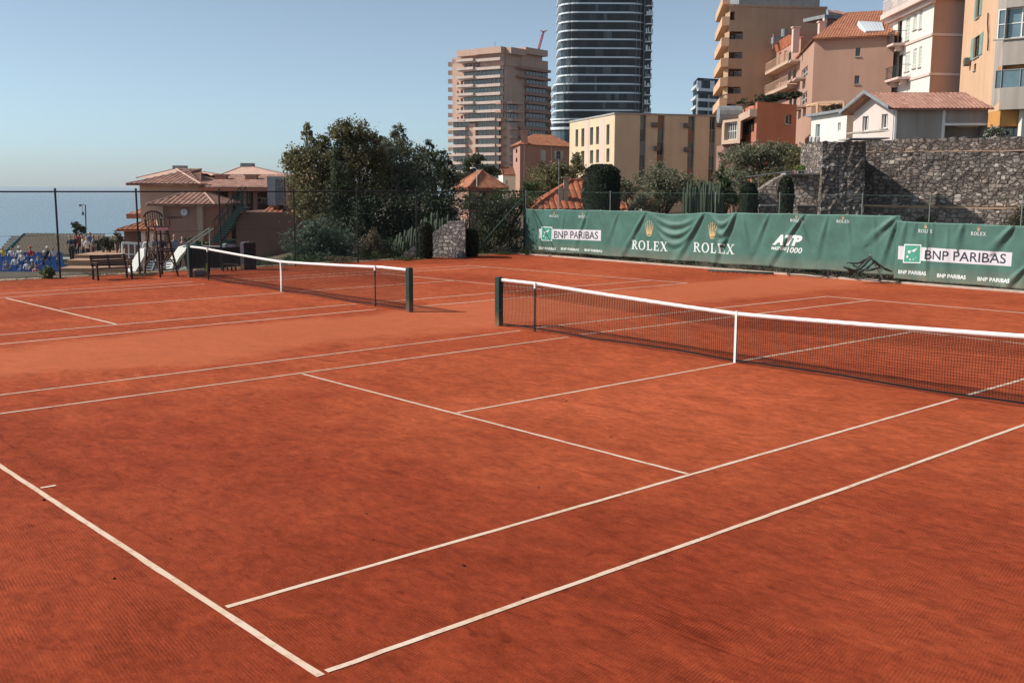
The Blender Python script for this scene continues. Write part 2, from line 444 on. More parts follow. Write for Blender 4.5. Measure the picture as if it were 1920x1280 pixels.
# clay sheet, slightly uneven, with a skirt down into the terrain
mb = MB()
nx, ny = 110, 110
X0, X1, Y0, Y1 = -24.9, 26.0, -34.0, 16.75
rngc = random.Random(3)
for j in range(ny+1):
    for i in range(nx+1):
        mb.v.append(Vector((X0+(X1-X0)*i/nx, Y0+(Y1-Y0)*j/ny, 0.0)))
for j in range(ny):
    for i in range(nx):
        a = j*(nx+1)+i; mb.f.append([a, a+1, a+nx+2, a+nx+1]); mb.m.append(0)
mb.obox((X0, Y0, -0.5), (X1-X0, 0, 0), (0, Y1-Y0, 0), (0, 0, 0.48))
tag(mb.build('clay_court', M['clay'], origin=(0, 0, 0)), kind='structure')

rl = random.Random(11)
def strip(mb, a, b, w, z=0.004):
    w = w*(0.96 if (a[1]+b[1]) < -5 and a[0] > -7 else 1.28)
    a, b = Vector((*a, z)), Vector((*b, z)); d = b-a; n = max(2, int(d.length/0.22)); t = d.normalized(); s = Vector((-t.y, t.x, 0))
    L_, R_ = [], []
    for i in range(n+1):
        p = a+d*(i/n); off = s*rl.uniform(-0.0025, 0.0025)
        L_.append(p+s*(w/2+rl.uniform(-.003, .003))+off); R_.append(p-s*(w/2+rl.uniform(-.003, .003))+off)
    vs = L_+R_; fs = [(i, n+1+i, n+2+i, i+1) for i in range(n)]
    mb.add(vs, fs)
def lines(name, segs):
    mb = MB()
    for k, (a, b, w) in enumerate(segs): strip(mb, a, b, w, 0.004+0.0012*(k % 3))
    return tag(mb.build(name, M['line'], origin=(0, 0, 0)), kind='structure')
lines('near_court_lines', [
    ((-5.45, -11.98), (5.52, -11.90), 0.060),
    ((5.49, -11.84), (5.49, 0.5), 0.055), ((5.49, 0.5), (5.49, 11.9), 0.05),
    ((4.10, -11.85), (4.09, -0.08), 0.052), ((4.075, 0.33), (4.12, 11.85), 0.05),
    ((-4.00, -6.46), (4.07, -6.38), 0.052),
    ((0.0, -6.36), (0.02, -0.07), 0.052), ((-0.03, 0.31), (0.11, 6.17), 0.05),
    ((-4.02, -11.93), (-4.17, -0.05), 0.052), ((-4.27, 0.40), (-3.79, 11.36), 0.05),
    ((-5.38, -11.93), (-5.54, -0.18), 0.052), ((-5.66, 0.30), (-5.10, 11.33), 0.05),
    ((-5.12, 11.33), (5.49, 12.0), 0.07),
    ((-4.0, 6.22), (4.1, 6.35), 0.05),
    ((0.0, -11.89), (0.0, -11.74), 0.05)])
lines('far_court_lines', [
    ((-10.70, -11.9), (-10.80, -0.37), 0.052), ((-10.6, 0.5), (-10.31, 11.46), 0.05),
    ((-12.0, -11.9), (-12.12, -0.07), 0.052), ((-12.1, 0.4), (-11.75, 11.4), 0.05),
    ((-12.17, -6.45), (-19.46, -6.70), 0.055),
    ((-15.84, -6.46), (-15.90, -0.10), 0.05), ((-15.95, 0.4), (-15.8, 6.2), 0.05),
    ((-19.44, -11.9), (-19.85, -0.70), 0.05), ((-20.75, -11.9), (-20.73, -0.70), 0.05),
    ((-19.85, 0.4), (-19.5, 10.7), 0.05), ((-20.7, 0.4), (-20.5, 10.7), 0.05),
    ((-20.6, 10.62), (-10.29, 11.44), 0.06), ((-19.6, 5.9), (-11.95, 6.45), 0.05),
    ((-20.8, -11.9), (-10.7, -11.9), 0.07)])

# concrete kerb behind the courts and along the left edge
mb = MB()
kp = [(-25.0, 16.74), (-16.1, 16.72), (-7, 16.74), (8, 16.85), (27, 16.95)]
for a, b in zip(kp, kp[1:]):
    d = (Vector((*b, 0))-Vector((*a, 0)))
    mb.obox((a[0], a[1], -0.3), d, (0, 0.34, 0), (0, 0, 0.345))
tag(mb.build('kerb', mat('kerb_concrete', (0.50, 0.38, 0.31), var=0.25, scale=2.5, bump=0.3), origin=(0, 16.7, 0)), kind='structure')
mb = MB()
mb.obox((-25.55, -34, -0.6), (0.64, 0, 0), (0, 50.7, 0), (0, 0, 0.62))
tag(mb.build('edge_path', mat('edge_concrete', (0.40, 0.29, 0.20), var=0.3, scale=2.0, bump=0.4), origin=(-25, 0, 0)), kind='structure')

# ================================================================ NETS
def top_h(x):      # height of the net cord along its own length
    a = abs(x)
    if a > 5.24: return 1.07
    return 0.914+0.156*(a/5.24)**1.25
def tennis_net(label, cx, cy, half_l, half_r, stick, shift=0.0, group='tennis nets across the clay courts', detail=True):
    root = thing('tennis_net', label, 'tennis net', (cx, cy, 0), 0, group)
    post_c = []
    for s, hl in ((-1, half_l), (1, half_r)):
        mb = MB()
        mb.box((s*(hl+0.075), 0, 0.545), (0.15, 0.13, 1.09))
        mb.box((s*(hl+0.075), 0, 1.097), (0.11, 0.09, 0.016))
        p = mb.build('post', M['dark_green_metal'], root, local=True, bevel=0.012)
        mb = MB()   # winder and hooks on the net side
        mb.tube([(s*(hl+0.0), -0.03, 0.35), (s*(hl-0.035), -0.03, 0.35)], 0.02)
        mb.tube([(s*(hl-0.01), -0.03, 1.0), (s*(hl-0.01), -0.03, 0.12)], 0.008, 6)
        mb.build('cord_hook', M['black_metal'], p, local=True)
    x0, x1 = -half_l, half_r
    pitch = 0.045
    nxs = int((x1-x0)/pitch)
    r = 0.0021
    mb = MB()
    bow = lambda x, t: 0.03*math.sin(3.1*t)*math.sin(1.3*x+cx)+0.012*math.sin(4.1*x)*t
    zb = lambda x: 0.035+0.03*abs(math.sin(0.9*x+0.4*cx))
    def P(x, t, dy=0.0):   # t: 0 top, 1 bottom
        zt = top_h(x)-0.055
        return Vector((x, bow(x, t)+dy, zt+(zb(x)-zt)*t))
    rows = 20
    for i in range(nxs+1):   # vertical cords
        x = x0+(x1-x0)*i/nxs
        pts = [P(x, k/5) for k in range(6)]
        for a, b in zip(pts, pts[1:]): mb.bar(a, b, 2*r, 2*r)
    seg = 40
    for k in range(rows+1):  # horizontal cords
        for i in range(seg):
            xa = x0+(x1-x0)*i/seg; xb = x0+(x1-x0)*(i+1)/seg
            mb.bar(P(xa, k/rows), P(xb, k/rows), 2*r, 2*r)
    # doubled upper mesh
    for i in range(nxs+1):
        x = x0+(x1-x0)*(i+0.5)/nxs
        if x < x1: mb.bar(P(x, 0, 0.012), P(x, 0.27, 0.012), 2*r, 2*r)
    for k in range(6):
        for i in range(seg):
            xa = x0+(x1-x0)*i/seg; xb = x0+(x1-x0)*(i+1)/seg
            mb.bar(P(xa, (k+0.5)/rows, 0.012), P(xb, (k+0.5)/rows, 0.012), 2*r, 2*r)
    mb.build('netting', M['net_cord'], root, local=True)
    # headband: folded cloth over the cable
    mb = MB(); n = 90; prof = [(-0.011, -0.066), (-0.013, -0.03), (-0.010, -0.004), (0, 0.004), (0.010, -0.004), (0.013, -0.03), (0.011, -0.066)]
    for i in range(n+1):
        x = x0+(x1-x0)*i/n
        wr = 0.003*math.sin(17*x)+0.002*math.sin(41*x)
        for (py, pz) in prof: mb.v.append(Vector((x, py+wr, top_h(x)+pz+0.002*math.sin(23*x))))
    q = len(prof)
    for i in range(n):
        for k in range(q-1): mb.f.append([i*q+k, i*q+k+1, (i+1)*q+k+1, (i+1)*q+k]); mb.m.append(0)
        mb.f.append([i*q+q-1, i*q, (i+1)*q, (i+1)*q+q-1]); mb.m.append(0)
    mb.build('headband', M['band'], root, smooth=True, local=True)
    # bottom band
    mb = MB(); n = 60
    for i in range(n):
        xa = x0+(x1-x0)*i/n; xb = x0+(x1-x0)*(i+1)/n
        a, b = P(xa, 1), P(xb, 1)
        mb.add([a+Vector((0, -.004, .02)), b+Vector((0, -.004, .02)), b+Vector((0, -.012, -.008)), a+Vector((0, -.012, -.008)),
                a+Vector((0, .004, .02)), b+Vector((0, .004, .02)), b+Vector((0, .006, -.008)), a+Vector((0, .006, -.008))],
               [(0, 3, 2, 1), (4, 5, 6, 7), (0, 1, 5, 4), (3, 7, 6, 2)])
    mb.build('bottom_band', M['net_cord'], root, local=True)
    # centre strap
    mb = MB()
    mb.box((0.0, -0.016, 0.46), (0.045, 0.006, 0.93)); mb.box((0.0, 0.018, 0.46), (0.045, 0.006, 0.93)); mb.box((0, 0.0, 0.925), (0.045, 0.04, 0.008))
    mb.build('centre_strap', M['band'], root, local=True)
    mb = MB(); mb.tube([(x0, 0, top_h(x0)+0.0), (x0-0.06, 0, 1.06)], 0.006, 6); mb.tube([(x1, 0, 1.065), (x1+0.06, 0, 1.06)], 0.006, 6)
    mb.build('cable', M['grey_metal'], root, local=True)
    for s in stick:
        mb = MB(); mb.box((s, -0.03, 0.50), (0.032, 0.03, 1.0))
        st = mb.build('singles_stick', M['black_metal'], root, local=True, bevel=0.004)
        mb = MB(); mb.box((s, -0.032, 1.0), (0.05, 0.036, 0.13)); mb.build('stick_cap', M['band'], st, local=True, bevel=0.005)
    return root
tennis_net('nearest tennis net with white headband, running out of the right side of the picture', 0.0, 0.0, 6.38, 6.38, (-5.24, 5.24))
tennis_net('farther tennis net on the left court, ending at the bench side', -16.25, 0.0, 6.10, 6.32, (-4.75, 4.93))

# ================================================================ FENCES
def chain_link(p0, p1, z0, z1, name, parent, pitch=0.075, r=0.0016, mt=None):
    p0, p1 = Vector((*p0, 0)), Vector((*p1, 0)); d = p1-p0; L_ = d.length; t = d/L_; n = Vector((-t.y, t.x, 0))
    H = z1-z0; mb = MB(); k = -H
    def seg(a, b, dy):
        pa = p0+t*a[0]+Vector((0, 0, z0+a[1]))+n*dy; pb = p0+t*b[0]+Vector((0, 0, z0+b[1]))+n*dy
        dd = (pb-pa).normalized(); x = dd.cross(n).normalized()*r; y = n*r
        mb.add([pa+x, pa-x*0.5+y, pa-x*0.5-y, pb+x, pb-x*0.5+y, pb-x*0.5-y], [(0, 1, 4, 3), (1, 2, 5, 4), (2, 0, 3, 5)])
    while k < L_:
        a0 = max(k, 0); b0 = min(k+H, L_)
        if b0 > a0: seg((a0, a0-k), (b0, b0-k), 0.0025); seg((a0, H-(a0-k)), (b0, H-(b0-k)), -0.0025)
        k += pitch
    return mb.build(name, mt or M['wire'], parent)

# left fence of the far court
fl = thing('chain_link_fence', 'dark chain link fence with round posts beyond the left court and bench', 'fence', (-24.6, 3, 0))
FX = -24.62; FZ = 2.87
chain_link((FX, -16), (FX, 17.25), 0.06, FZ-0.02, 'wire_mesh', fl)
mb = MB()
mb.tube([(FX, -16, FZ), (FX, 17.3, FZ-0.02)], 0.024, 8); mb.build('top_rail', M['black_metal'], fl)
for zz in (0.1, 1.45):
    mb = MB(); mb.tube([(FX, -16, zz), (FX, 17.3, zz)], 0.005, 5); mb.build('tension_wire', M['black_metal'], fl)
for y in (-15.0, -12.1, -9.3, -6.4, -3.55, -0.86, 2.2, 5.27, 8.15, 11.1, 14.0, 17.25):
    mb = MB(); mb.tube([(FX+.03, y, -0.1), (FX+.03, y, FZ+0.05)], 0.034, 8)
    mb.lathe((FX+.03, y, FZ+0.05), [(0.045, 0), (0.045, 0.03), (0.0, 0.07)], 8)
    mb.build('post', M['black_metal'], fl)
mb = MB(); mb.tube([(FX+.2, 17.2, 2.75), (FX+0.2, 13.9, 0.0)], 0.022, 6); mb.tube([(FX+.2, 17.2, 2.75), (FX+1.3, 17.25, 2.0)], 0.01, 6)
mb.build('brace', M['green_metal'], fl)

M['post_grey'] = mat('post_grey', (0.20, 0.23, 0.21), rough=0.6)
# back fence behind the banners
fb = thing('chain_link_fence', 'thin green fence carrying the sponsor banners in front of the stone wall', 'fence', (-8, 17.45, 0))
FY = 17.42
chain_link((-24.6, FY), (12, FY+0.4), 0.05, 2.86, 'wire_mesh', fb, pitch=0.09, r=0.0011)
mb = MB(); mb.tube([(-24.6, FY, 2.84), (12, FY+0.4, 2.84)], 0.006, 6); mb.build('top_wire', M['green_metal'], fb)
for px in (985, 1143, 1340, 1460, 1615, 1742, 1915, 2010):
    d = ray(px, 400); t = (FY-CAM.y)/d.y; x = CAM.x+d.x*t
    mb = MB(); mb.tube([(x, FY+0.03, -0.1), (x, FY+0.03, 2.86)], 0.019, 8)
    mb.lathe((x, FY+0.03, 2.86), [(0.034, 0), (0.03, 0.03), (0, 0.05)], 8)
    mb.build('post', M['post_grey'], fb)

# ================================================================ BANNERS
def gauss(x, w): return math.exp(-(x/w)**2)
class Banner:
    def __init__(self, pxL, pxR, y, ztopL, ztopR, zbotL, zbotR, creases, swags=(), seed=1):
        self.y = y
        self.xL, self.xR = self.px2x(pxL), self.px2x(pxR)
        self.t = (ztopL, ztopR); self.b = (zbotL, zbotR)
        self.cr = [(self.uz(*c[0]), self.uz(*c[1]), c[2], c[3]) for c in creases]
        self.sw = [(self.uz(*s[0]), self.uz(*s[1]), s[2]) for s in swags]
        self.ph = seed
    def px2x(self, px):
        d = ray(px, 450); t = (self.y-CAM.y)/d.y; return CAM.x+d.x*t
    def uz(self, px, py):
        d = ray(px, py); t = (self.y-CAM.y)/d.y; p = CAM+d*t; return (p.x, p.z)
    def ztop(self, x):
        k = (x-self.xL)/(self.xR-self.xL); z = self.t[0]+(self.t[1]-self.t[0])*k
        z -= 0.018*abs(math.sin(math.pi*(x-self.xL)/2.35))
        for a, b, dip in self.sw:
            if a[0] < x < b[0]: z -= dip*math.sin(math.pi*(x-a[0])/(b[0]-a[0]))
        return z
    def zbot(self, x):
        k = (x-self.xL)/(self.xR-self.xL); return self.b[0]+(self.b[1]-self.b[0])*k+0.015*math.sin(2.1*x+self.ph)
    def disp(self, x, z):
        d = 0.022*math.sin(1.9*x+0.9*z+self.ph)+0.010*math.sin(5.3*x-2.0*z+self.ph)+0.006*math.sin(9.7*x+3.0*z)
        for a, b, A, w in self.cr:
            ax, az = a; bx, bz = b; L2 = (bx-ax)**2+(bz-az)**2
            tt = ((x-ax)*(bx-ax)+(z-az)*(bz-az))/L2
            tc = min(1, max(0, tt)); px, pz = ax+(bx-ax)*tc, az+(bz-az)*tc
            s = math.copysign(1, (x-ax)*(bz-az)-(z-az)*(bx-ax))
            dist = math.hypot(x-px, z-pz); ww = w*(0.35+0.9*tc)
            fade = min(1, 3*tc+0.25)*(1-0.75*tc)
            d += 1.35*A*fade*(gauss(dist*s-ww*0.6, ww)-0.7*gauss(dist*s+ww*0.7, ww))
        for a, b, dip in self.sw:
            if a[0] < x < b[0]:
                k = (x-a[0])/(b[0]-a[0]); arc = math.sin(math.pi*k); zt = self.ztop(x)
                for j, A in ((0.28, .055), (0.62, .065), (0.98, .045)):
                    zc = a[1]-(dip+0.12)*arc-j*arc*1.1
                    d += A*arc*(gauss(z-zc, 0.10)-0.6*gauss(z-zc+0.17, 0.09))
        return d
    def P(self, x, z, off=0.0):
        return Vector((x, self.y-self.disp(x, z)-off, z))
    def cloth(self, name, mt, parent):
        mb = MB(); step = 0.05; n = int((self.xR-self.xL)/step); mrows = 42
        for i in range(n+1):
            x = self.xL+(self.xR-self.xL)*i/n; zt, zb_ = self.ztop(x), self.zbot(x)
            for j in range(mrows+1):
                mb.v.append(self.P(x, zb_+(zt-zb_)*j/mrows))
        q = mrows+1
        for i in range(n):
            for j in range(mrows): mb.f.append([i*q+j, (i+1)*q+j, (i+1)*q+j+1, i*q+j+1]); mb.m.append(0)
        o = mb.build(name, mt, parent, smooth=True)
        so = o.modifiers.new('thick', 'SOLIDIFY'); so.thickness = 0.004; so.offset = 1
        return o
    # artwork: flat 2-D polygons in (x, z), laid on the folded cloth
    def art(self, name, mt, parent, me, off=0.008):
        """me: bmesh with flat coords (x, z) ; cut to the fold grid and lay on the cloth"""
        bm = me
        xs = [v.co.x for v in bm.verts]; zs = [v.co.y for v in bm.verts]
        x = math.floor(min(xs)/0.06)*0.06
        while x < max(xs):
            bmesh.ops.bisect_plane(bm, geom=bm.verts[:]+bm.edges[:]+bm.faces[:], plane_co=(x, 0, 0), plane_no=(1, 0, 0)); x += 0.06
        z = math.floor(min(zs)/0.08)*0.08
        while z < max(zs):
            bmesh.ops.bisect_plane(bm, geom=bm.verts[:]+bm.edges[:]+bm.faces[:], plane_co=(0, z, 0), plane_no=(0, 1, 0)); z += 0.08
        lay = wloc(parent)
        for v in bm.verts:
            v.co = self.P(v.co.x, v.co.y, off)-lay
        me2 = bpy.data.meshes.new(name); bm.to_mesh(me2); bm.free()
        me2.materials.append(mt); me2.polygons.foreach_set('use_smooth', [True]*len(me2.polygons))
        o = bpy.data.objects.new(name, me2); COL.objects.link(o); o.parent = parent
        return o

def poly_bm(polys):
    bm = bmesh.new()
    for p in polys:
        vs = [bm.verts.new((x, y, 0)) for x, y in p]
        f = bm.faces.new(vs)
        if f.normal.z < 0: f.normal_flip()
    bmesh.ops.triangulate(bm, faces=bm.faces[:])
    return bm
def text_bm(txt, x, z, h, width=None, shear=0.0, bold=0.0, slope=0.0):
    """text with its left bottom at (x, z), cap height h, optionally fitted to a width"""
    cu = bpy.data.curves.new('t', 'FONT'); cu.body = txt; cu.size = 1.0; cu.shear = shear; cu.offset = bold; cu.fill_mode = 'FRONT'; cu.resolution_u = 4
    ob = bpy.data.objects.new('t', cu); me = bpy.data.meshes.new_from_object(ob)
    bm = bmesh.new(); bm.from_mesh(me); bpy.data.objects.remove(ob); bpy.data.curves.remove(cu); bpy.data.meshes.remove(me)
    xs = [v.co.x for v in bm.verts]; ys = [v.co.y for v in bm.verts]
    w0, h0 = max(xs)-min(xs), max(ys)-min(ys); mx_, my_ = min(xs), min(ys)
    sy = h/h0; sx = (width/w0) if width else sy
    for v in bm.verts:
        X = (v.co.x-mx_)*sx; v.co = Vector((x+X, z+(v.co.y-my_)*sy+slope*X, 0))
    return bm
def serif_word(word, x, z, h, width):
    """ROLEX in a bracketed serif face, built from strokes"""
    polys = []
    def rect(x0, y0, x1, y1): polys.append([(x0, y0), (x1, y0), (x1, y1), (x0, y1)])
    def stroke(x0, y0, x1, y1, w): polys.append([(x0-w/2, y0), (x0+w/2, y0), (x1+w/2, y1), (x1-w/2, y1)])
    def ring(cx, cy, rx, ry, tx, ty, a0=0, a1=360, n=20):
        for k in range(n):
            t0 = R(a0+(a1-a0)*k/n); t1 = R(a0+(a1-a0)*(k+1)/n)
            polys.append([(cx+rx*math.cos(t0), cy+ry*math.sin(t0)), (cx+rx*math.cos(t1), cy+ry*math.sin(t1)),
                          (cx+(rx-tx)*math.cos(t1), cy+(ry-ty)*math.sin(t1)), (cx+(rx-tx)*math.cos(t0), cy+(ry-ty)*math.sin(t0))])
    adv = {'R': 0.86, 'O': 0.92, 'L': 0.74, 'E': 0.76, 'X': 0.86}
    tot = sum(adv[c] for c in word)+0.12*(len(word)-1); cx = 0.0
    sv = 0.075; st = 0.17
    for c in word:
        if c == 'R':
            stroke(cx+0.2, 0, cx+0.2, 1, st); rect(cx+0.03, 0, cx+0.38, sv); rect(cx+0.03, 1-sv, cx+0.3, 1)
            ring(cx+0.36, 0.745, 0.34, 0.255, 0.17, 0.085, -90, 90); rect(cx+0.2, 1-0.085, cx+0.36, 1); rect(cx+0.2, 0.49, cx+0.36, 0.575)
            stroke(cx+0.74, 0, cx+0.42, 0.5, 0.18); rect(cx+0.62, 0, cx+0.9, sv)
        elif c == 'O': ring(cx+0.45, 0.5, 0.44, 0.52, 0.17, 0.09, n=28)
        elif c == 'L':
            stroke(cx+0.2, 0, cx+0.2, 1, st); rect(cx+0.03, 1-sv, cx+0.37, 1); rect(cx+0.03, 0, cx+0.7, 0.085); rect(cx+0.63, 0, cx+0.7, 0.28)
        elif c == 'E':
            stroke(cx+0.2, 0, cx+0.2, 1, st); rect(cx+0.03, 0, cx+0.7, 0.085); rect(cx+0.63, 0, cx+0.7, 0.27)
            rect(cx+0.03, 1-0.085, cx+0.67, 1); rect(cx+0.60, 0.75, cx+0.67, 1); rect(cx+0.2, 0.47, cx+0.52, 0.55); rect(cx+0.46, 0.38, cx+0.52, 0.64)
        elif c == 'X':
            stroke(cx+0.74, 0, cx+0.14, 1, 0.18); stroke(cx+0.14, 0, cx+0.72, 1, 0.085)
            for a, b_ in ((0.0, 0.3), (0.58, 0.9)): rect(cx+a, 0, cx+b_, sv)
            for a, b_ in ((0.0, 0.32), (0.58, 0.86)): rect(cx+a, 1-sv, cx+b_, 1)
        cx += adv[c]+0.12
    s = width/tot
    return poly_bm([[(x+px_*s, z+py_*h) for px_, py_ in p] for p in polys])
def crown_bm(cx, z, w, h):
    """five-pointed crown: slender fingers with balls, on an oval rim"""
    polys = []
    for k, (tx, ty) in enumerate(((-0.5, 0.80), (-0.27, 0.93), (0, 0.97), (0.27, 0.93), (0.5, 0.80))):
        bx = tx*0.50
        polys.append([(bx-0.085, 0.14), (bx+0.085, 0.14), (tx*0.95+0.022, ty-0.06), (tx*0.95-0.022, ty-0.06)])
        rr = 0.055
        polys.append([(tx*0.95+rr*math.cos(a*math.pi/4), ty+rr*0.9*math.sin(a*math.pi/4)) for a in range(8)])
    n = 18
    for k in range(n):
        t0 = 2*math.pi*k/n; t1 = 2*math.pi*(k+1)/n
        f = lambda t, s_: (0.30*s_*math.cos(t), 0.12+0.12*(s_ if s_ > 0.9 else 0.45)*math.sin(t))
        polys.append([f(t0, 1), f(t1, 1), f(t1, 0.7), f(t0, 0.7)])
    return poly_bm([[(cx+x*w, z+y*h) for x, y in p] for p in polys])
def joined(bms):
    out = bmesh.new()
    for b_ in bms:
        me = bpy.data.meshes.new('j'); b_.to_mesh(me); b_.free(); out.from_mesh(me); bpy.data.meshes.remove(me)
    return out
M['banner'] = mat('banner_vinyl', (0.062, 0.155, 0.126), rough=0.55, var=0.22, scale=1.8, spec=0.35, bump=0.25, bscale=45)
def dusty(m, z0=0.12, z1=0.65, dust=(0.42, 0.20, 0.12), amount=0.5):
    nt = m.node_tree; N = nt.nodes; L = nt.links; b = N['Principled BSDF']
    geo = N.new('ShaderNodeNewGeometry'); sx = N.new('ShaderNodeSeparateXYZ'); L.new(geo.outputs['Position'], sx.inputs['Vector'])
    no = N.new('ShaderNodeTexNoise'); no.inputs['Scale'].default_value = 3.5; no.inputs['Detail'].default_value = 7; L.new(geo.outputs['Position'], no.inputs['Vector'])
    mr = N.new('ShaderNodeMapRange'); mr.inputs[1].default_value = z1; mr.inputs[2].default_value = z0; mr.inputs[3].default_value = 0; mr.inputs[4].default_value = 1
    L.new(sx.outputs['Z'], mr.inputs[0]); mu = N.new('ShaderNodeMath'); mu.operation = 'MULTIPLY'; L.new(mr.outputs[0], mu.inputs[0]); L.new(no.outputs['Fac'], mu.inputs[1])
    m2 = N.new('ShaderNodeMath'); m2.operation = 'MULTIPLY'; m2.inputs[1].default_value = amount; L.new(mu.outputs[0], m2.inputs[0])
    src = b.inputs['Base Color'].links[0].from_socket; mx = N.new('ShaderNodeMix'); mx.data_type = 'RGBA'; mx.inputs['B'].default_value = (*dust, 1)
    L.new(m2.outputs[0], mx.inputs['Factor']); L.new(src, mx.inputs['A']); L.new(mx.outputs['Result'], b.inputs['Base Color'])
dusty(M['banner'])
dusty(M['dark_green_metal'], 0.0, 0.35, amount=0.8)
M['print_white'] = mat('print_white', (0.72, 0.78, 0.76), rough=0.55, var=0.05)
M['print_lilac'] = mat('print_lilac', (0.66, 0.65, 0.69), rough=0.55, var=0.05)
M['print_dark'] = mat('print_dark', (0.035, 0.04, 0.06), rough=0.6, var=0.05)
M['print_gold'] = mat('print_gold', (0.60, 0.42, 0.20), rough=0.55, var=0.08)
M['print_green'] = mat('print_green', (0.07, 0.33, 0.24), rough=0.5, var=0.15, scale=3)

def px_on(bn, px, py): return bn.uz(px, py)
def bank_logo(bn, root, q):
    """q: pixel corners: strip left, right; square left, right; tops and bottoms"""
    (sx0, st0), (_, sb0) = px_on(bn, q['l'], q['lt']), px_on(bn, q['l'], q['lb'])
    (sx1, st1), (_, sb1) = px_on(bn, q['r'], q['rt']), px_on(bn, q['r'], q['rb'])
    bn.art('logo_strip', M['print_lilac'], root, poly_bm([[(sx0, sb0), (sx1, sb1), (sx1, st1), (sx0, st0)]]), 0.007)
    (ax, at_), (_, ab) = px_on(bn, q['ql'], q['qt']), px_on(bn, q['ql'], q['qb'])
    (bx, bt), (_, bb) = px_on(bn, q['qr'], q['qt']+1), px_on(bn, q['qr'], q['qb']+1)
    bn.art('logo_square_border', M['print_white'], root, poly_bm([[(ax, ab), (bx, bb), (bx, bt), (ax, at_)]]), 0.011)
    m_ = 0.045*(bx-ax)/0.75
    bn.art('logo_square', M['print_green'], root, poly_bm([[(ax+m_, ab+m_), (bx-m_, bb+m_), (bx-m_, bt-m_), (ax+m_, at_-m_)]]), 0.015)
    W = bx-ax; H = at_-ab; stars = []
    for (u, v, s, rot) in ((0.33, 0.60, 0.13, 20), (0.24, 0.34, 0.10, 0), (0.40, 0.20, 0.07, 10), (0.58, 0.22, 0.055, 30), (0.72, 0.33, 0.035, 0)):
        p = []
        for k in range(10):
            rr = s*W*(1 if k % 2 == 0 else 0.45); a = R(rot+90+36*k); p.append((ax+u*W+rr*math.cos(a), ab+v*H+rr*math.sin(a)))
        stars.append(p)
    stars2 = []
    for p in stars:   # fan the concave stars
        c = (sum(x for x, y in p)/10, sum(y for x, y in p)/10)
        for k in range(10): stars2.append([c, p[k], p[(k+1) % 10]])
    stars2.append([(ax+0.42*W, ab+0.66*H), (ax+0.80*W, ab+0.84*H), (ax+0.62*W, ab+0.60*H)])   # bird-like tail
    bn.art('logo_stars', M['print_white'], root, poly_bm(stars2), 0.019)
    (tx0, tb0), (_, tt0) = px_on(bn, q['tl'], q['tb']), px_on(bn, q['tl'], q['tt'])
    (tx1, tb1) = px_on(bn, q['tr'], q['tb2'])
    bn.art('lettering', M['print_dark'], root, text_bm('BNP PARIBAS', tx0, tb0, tt0-tb0, tx1-tx0, bold=0.008, slope=(tb1-tb0)/(tx1-tx0)), 0.011)
def small_row(bn, root, words, kind):
    bms = []; crowns = []
    for (px, py, px2, hh) in words:
        (x0, z0) = px_on(bn, px, py); (x1, z1) = px_on(bn, px2, py)
        if kind == 'bank': bn.art('small_lettering', M['print_white'], root, text_bm('BNP PARIBAS', x0, z0, hh, x1-x0, bold=0.03), 0.010)
        else:
            bn.art('small_lettering', M['print_white'], root, serif_word('ROLEX', x0, z0, hh, x1-x0), 0.010)
            bn.art('small_crown', M['print_gold'], root, crown_bm((x0+x1)/2, z0+hh*1.25, hh*1.0, hh*1.3), 0.010)

b1 = Banner(983, 1686, 17.30, 2.06, 2.20, 0.14, 0.21, [
    ((1103, 395), (1078, 470), .05, .13), ((1060, 395), (1050, 460), .025, .12), ((995, 394), (1012, 470), .04, .13),
    ((1160, 396), (1143, 450), .03, .10), ((1125, 396), (1155, 480), .03, .12),
    ((1213, 397), (1168, 480), .07, .12), ((1320, 402), (1270, 490), .085, .13), ((1380, 400), (1344, 488), .085, .12),
    ((1443, 402), (1415, 470), .05, .12), ((1393, 400), (1408, 480), .03, .10), ((1510, 402), (1446, 495), .085, .11),
    ((1553, 404), (1535, 480), .04, .11), ((1500, 402), (1530, 495), .035, .12), ((1590, 404), (1598, 470), .03, .10),
    ((1683, 406), (1630, 455), .07, .12), ((1684, 408), (1655, 500), .06, .10), ((1640, 404), (1650, 500), .03, .12)],
    [((1213, 396), (1320, 401), 0.10), ((1330, 397), (1379, 400), 0.05)], 1)
r1 = thing('sponsor_banner', 'long green banner with two big gold crowns over white serif lettering', 'banner', (-15, 17.3, 0.1), 0, 'green sponsor banners on the back fence')
b1.cloth('cloth', M['banner'], r1)
bank_logo(b1, r1, dict(l=1011, lt=429, lb=447, r=1128, rt=431.5, rb=451.5, ql=1016.5, qr=1036, qt=424.5, qb=451, tl=1039, tr=1122, tb=446.5, tt=433, tb2=448.5))
small_row(b1, r1, [(1011, 467, 1043, .11), (1052, 468.5, 1085, .11), (1096, 471, 1130, .11)], 'bank')
small_row(b1, r1, [(1031, 407, 1047, .10), (1085, 408, 1101, .10), (1482, 415.5, 1506, .10), (1568, 417.5, 1593, .10)], 'rolex')
for (x0, y0, x1, y1t, cx, ct, cb) in ((1183, 467, 1252, 450, 1218, 414, 443), (1299, 472, 1377, 454, 1336.5, 417, 448)):
    (wx0, wz0), (wx1, _) = px_on(b1, x0, y0), px_on(b1, x1, y0); (_, wt) = px_on(b1, x0, y1t)
    b1.art('lettering', M['print_white'], r1, serif_word('ROLEX', wx0, wz0, wt-wz0, wx1-wx0), 0.010)
    (ccx, cz0), (_, cz1) = px_on(b1, cx, cb), px_on(b1, cx, ct)
    b1.art('crown', M['print_gold'], r1, crown_bm(ccx, cz0, 0.40, cz1-cz0), 0.010)
(ax0, az0), (_, az1), (ax1, _) = px_on(b1, 1448, 459), px_on(b1, 1448, 439), px_on(b1, 1505, 459)
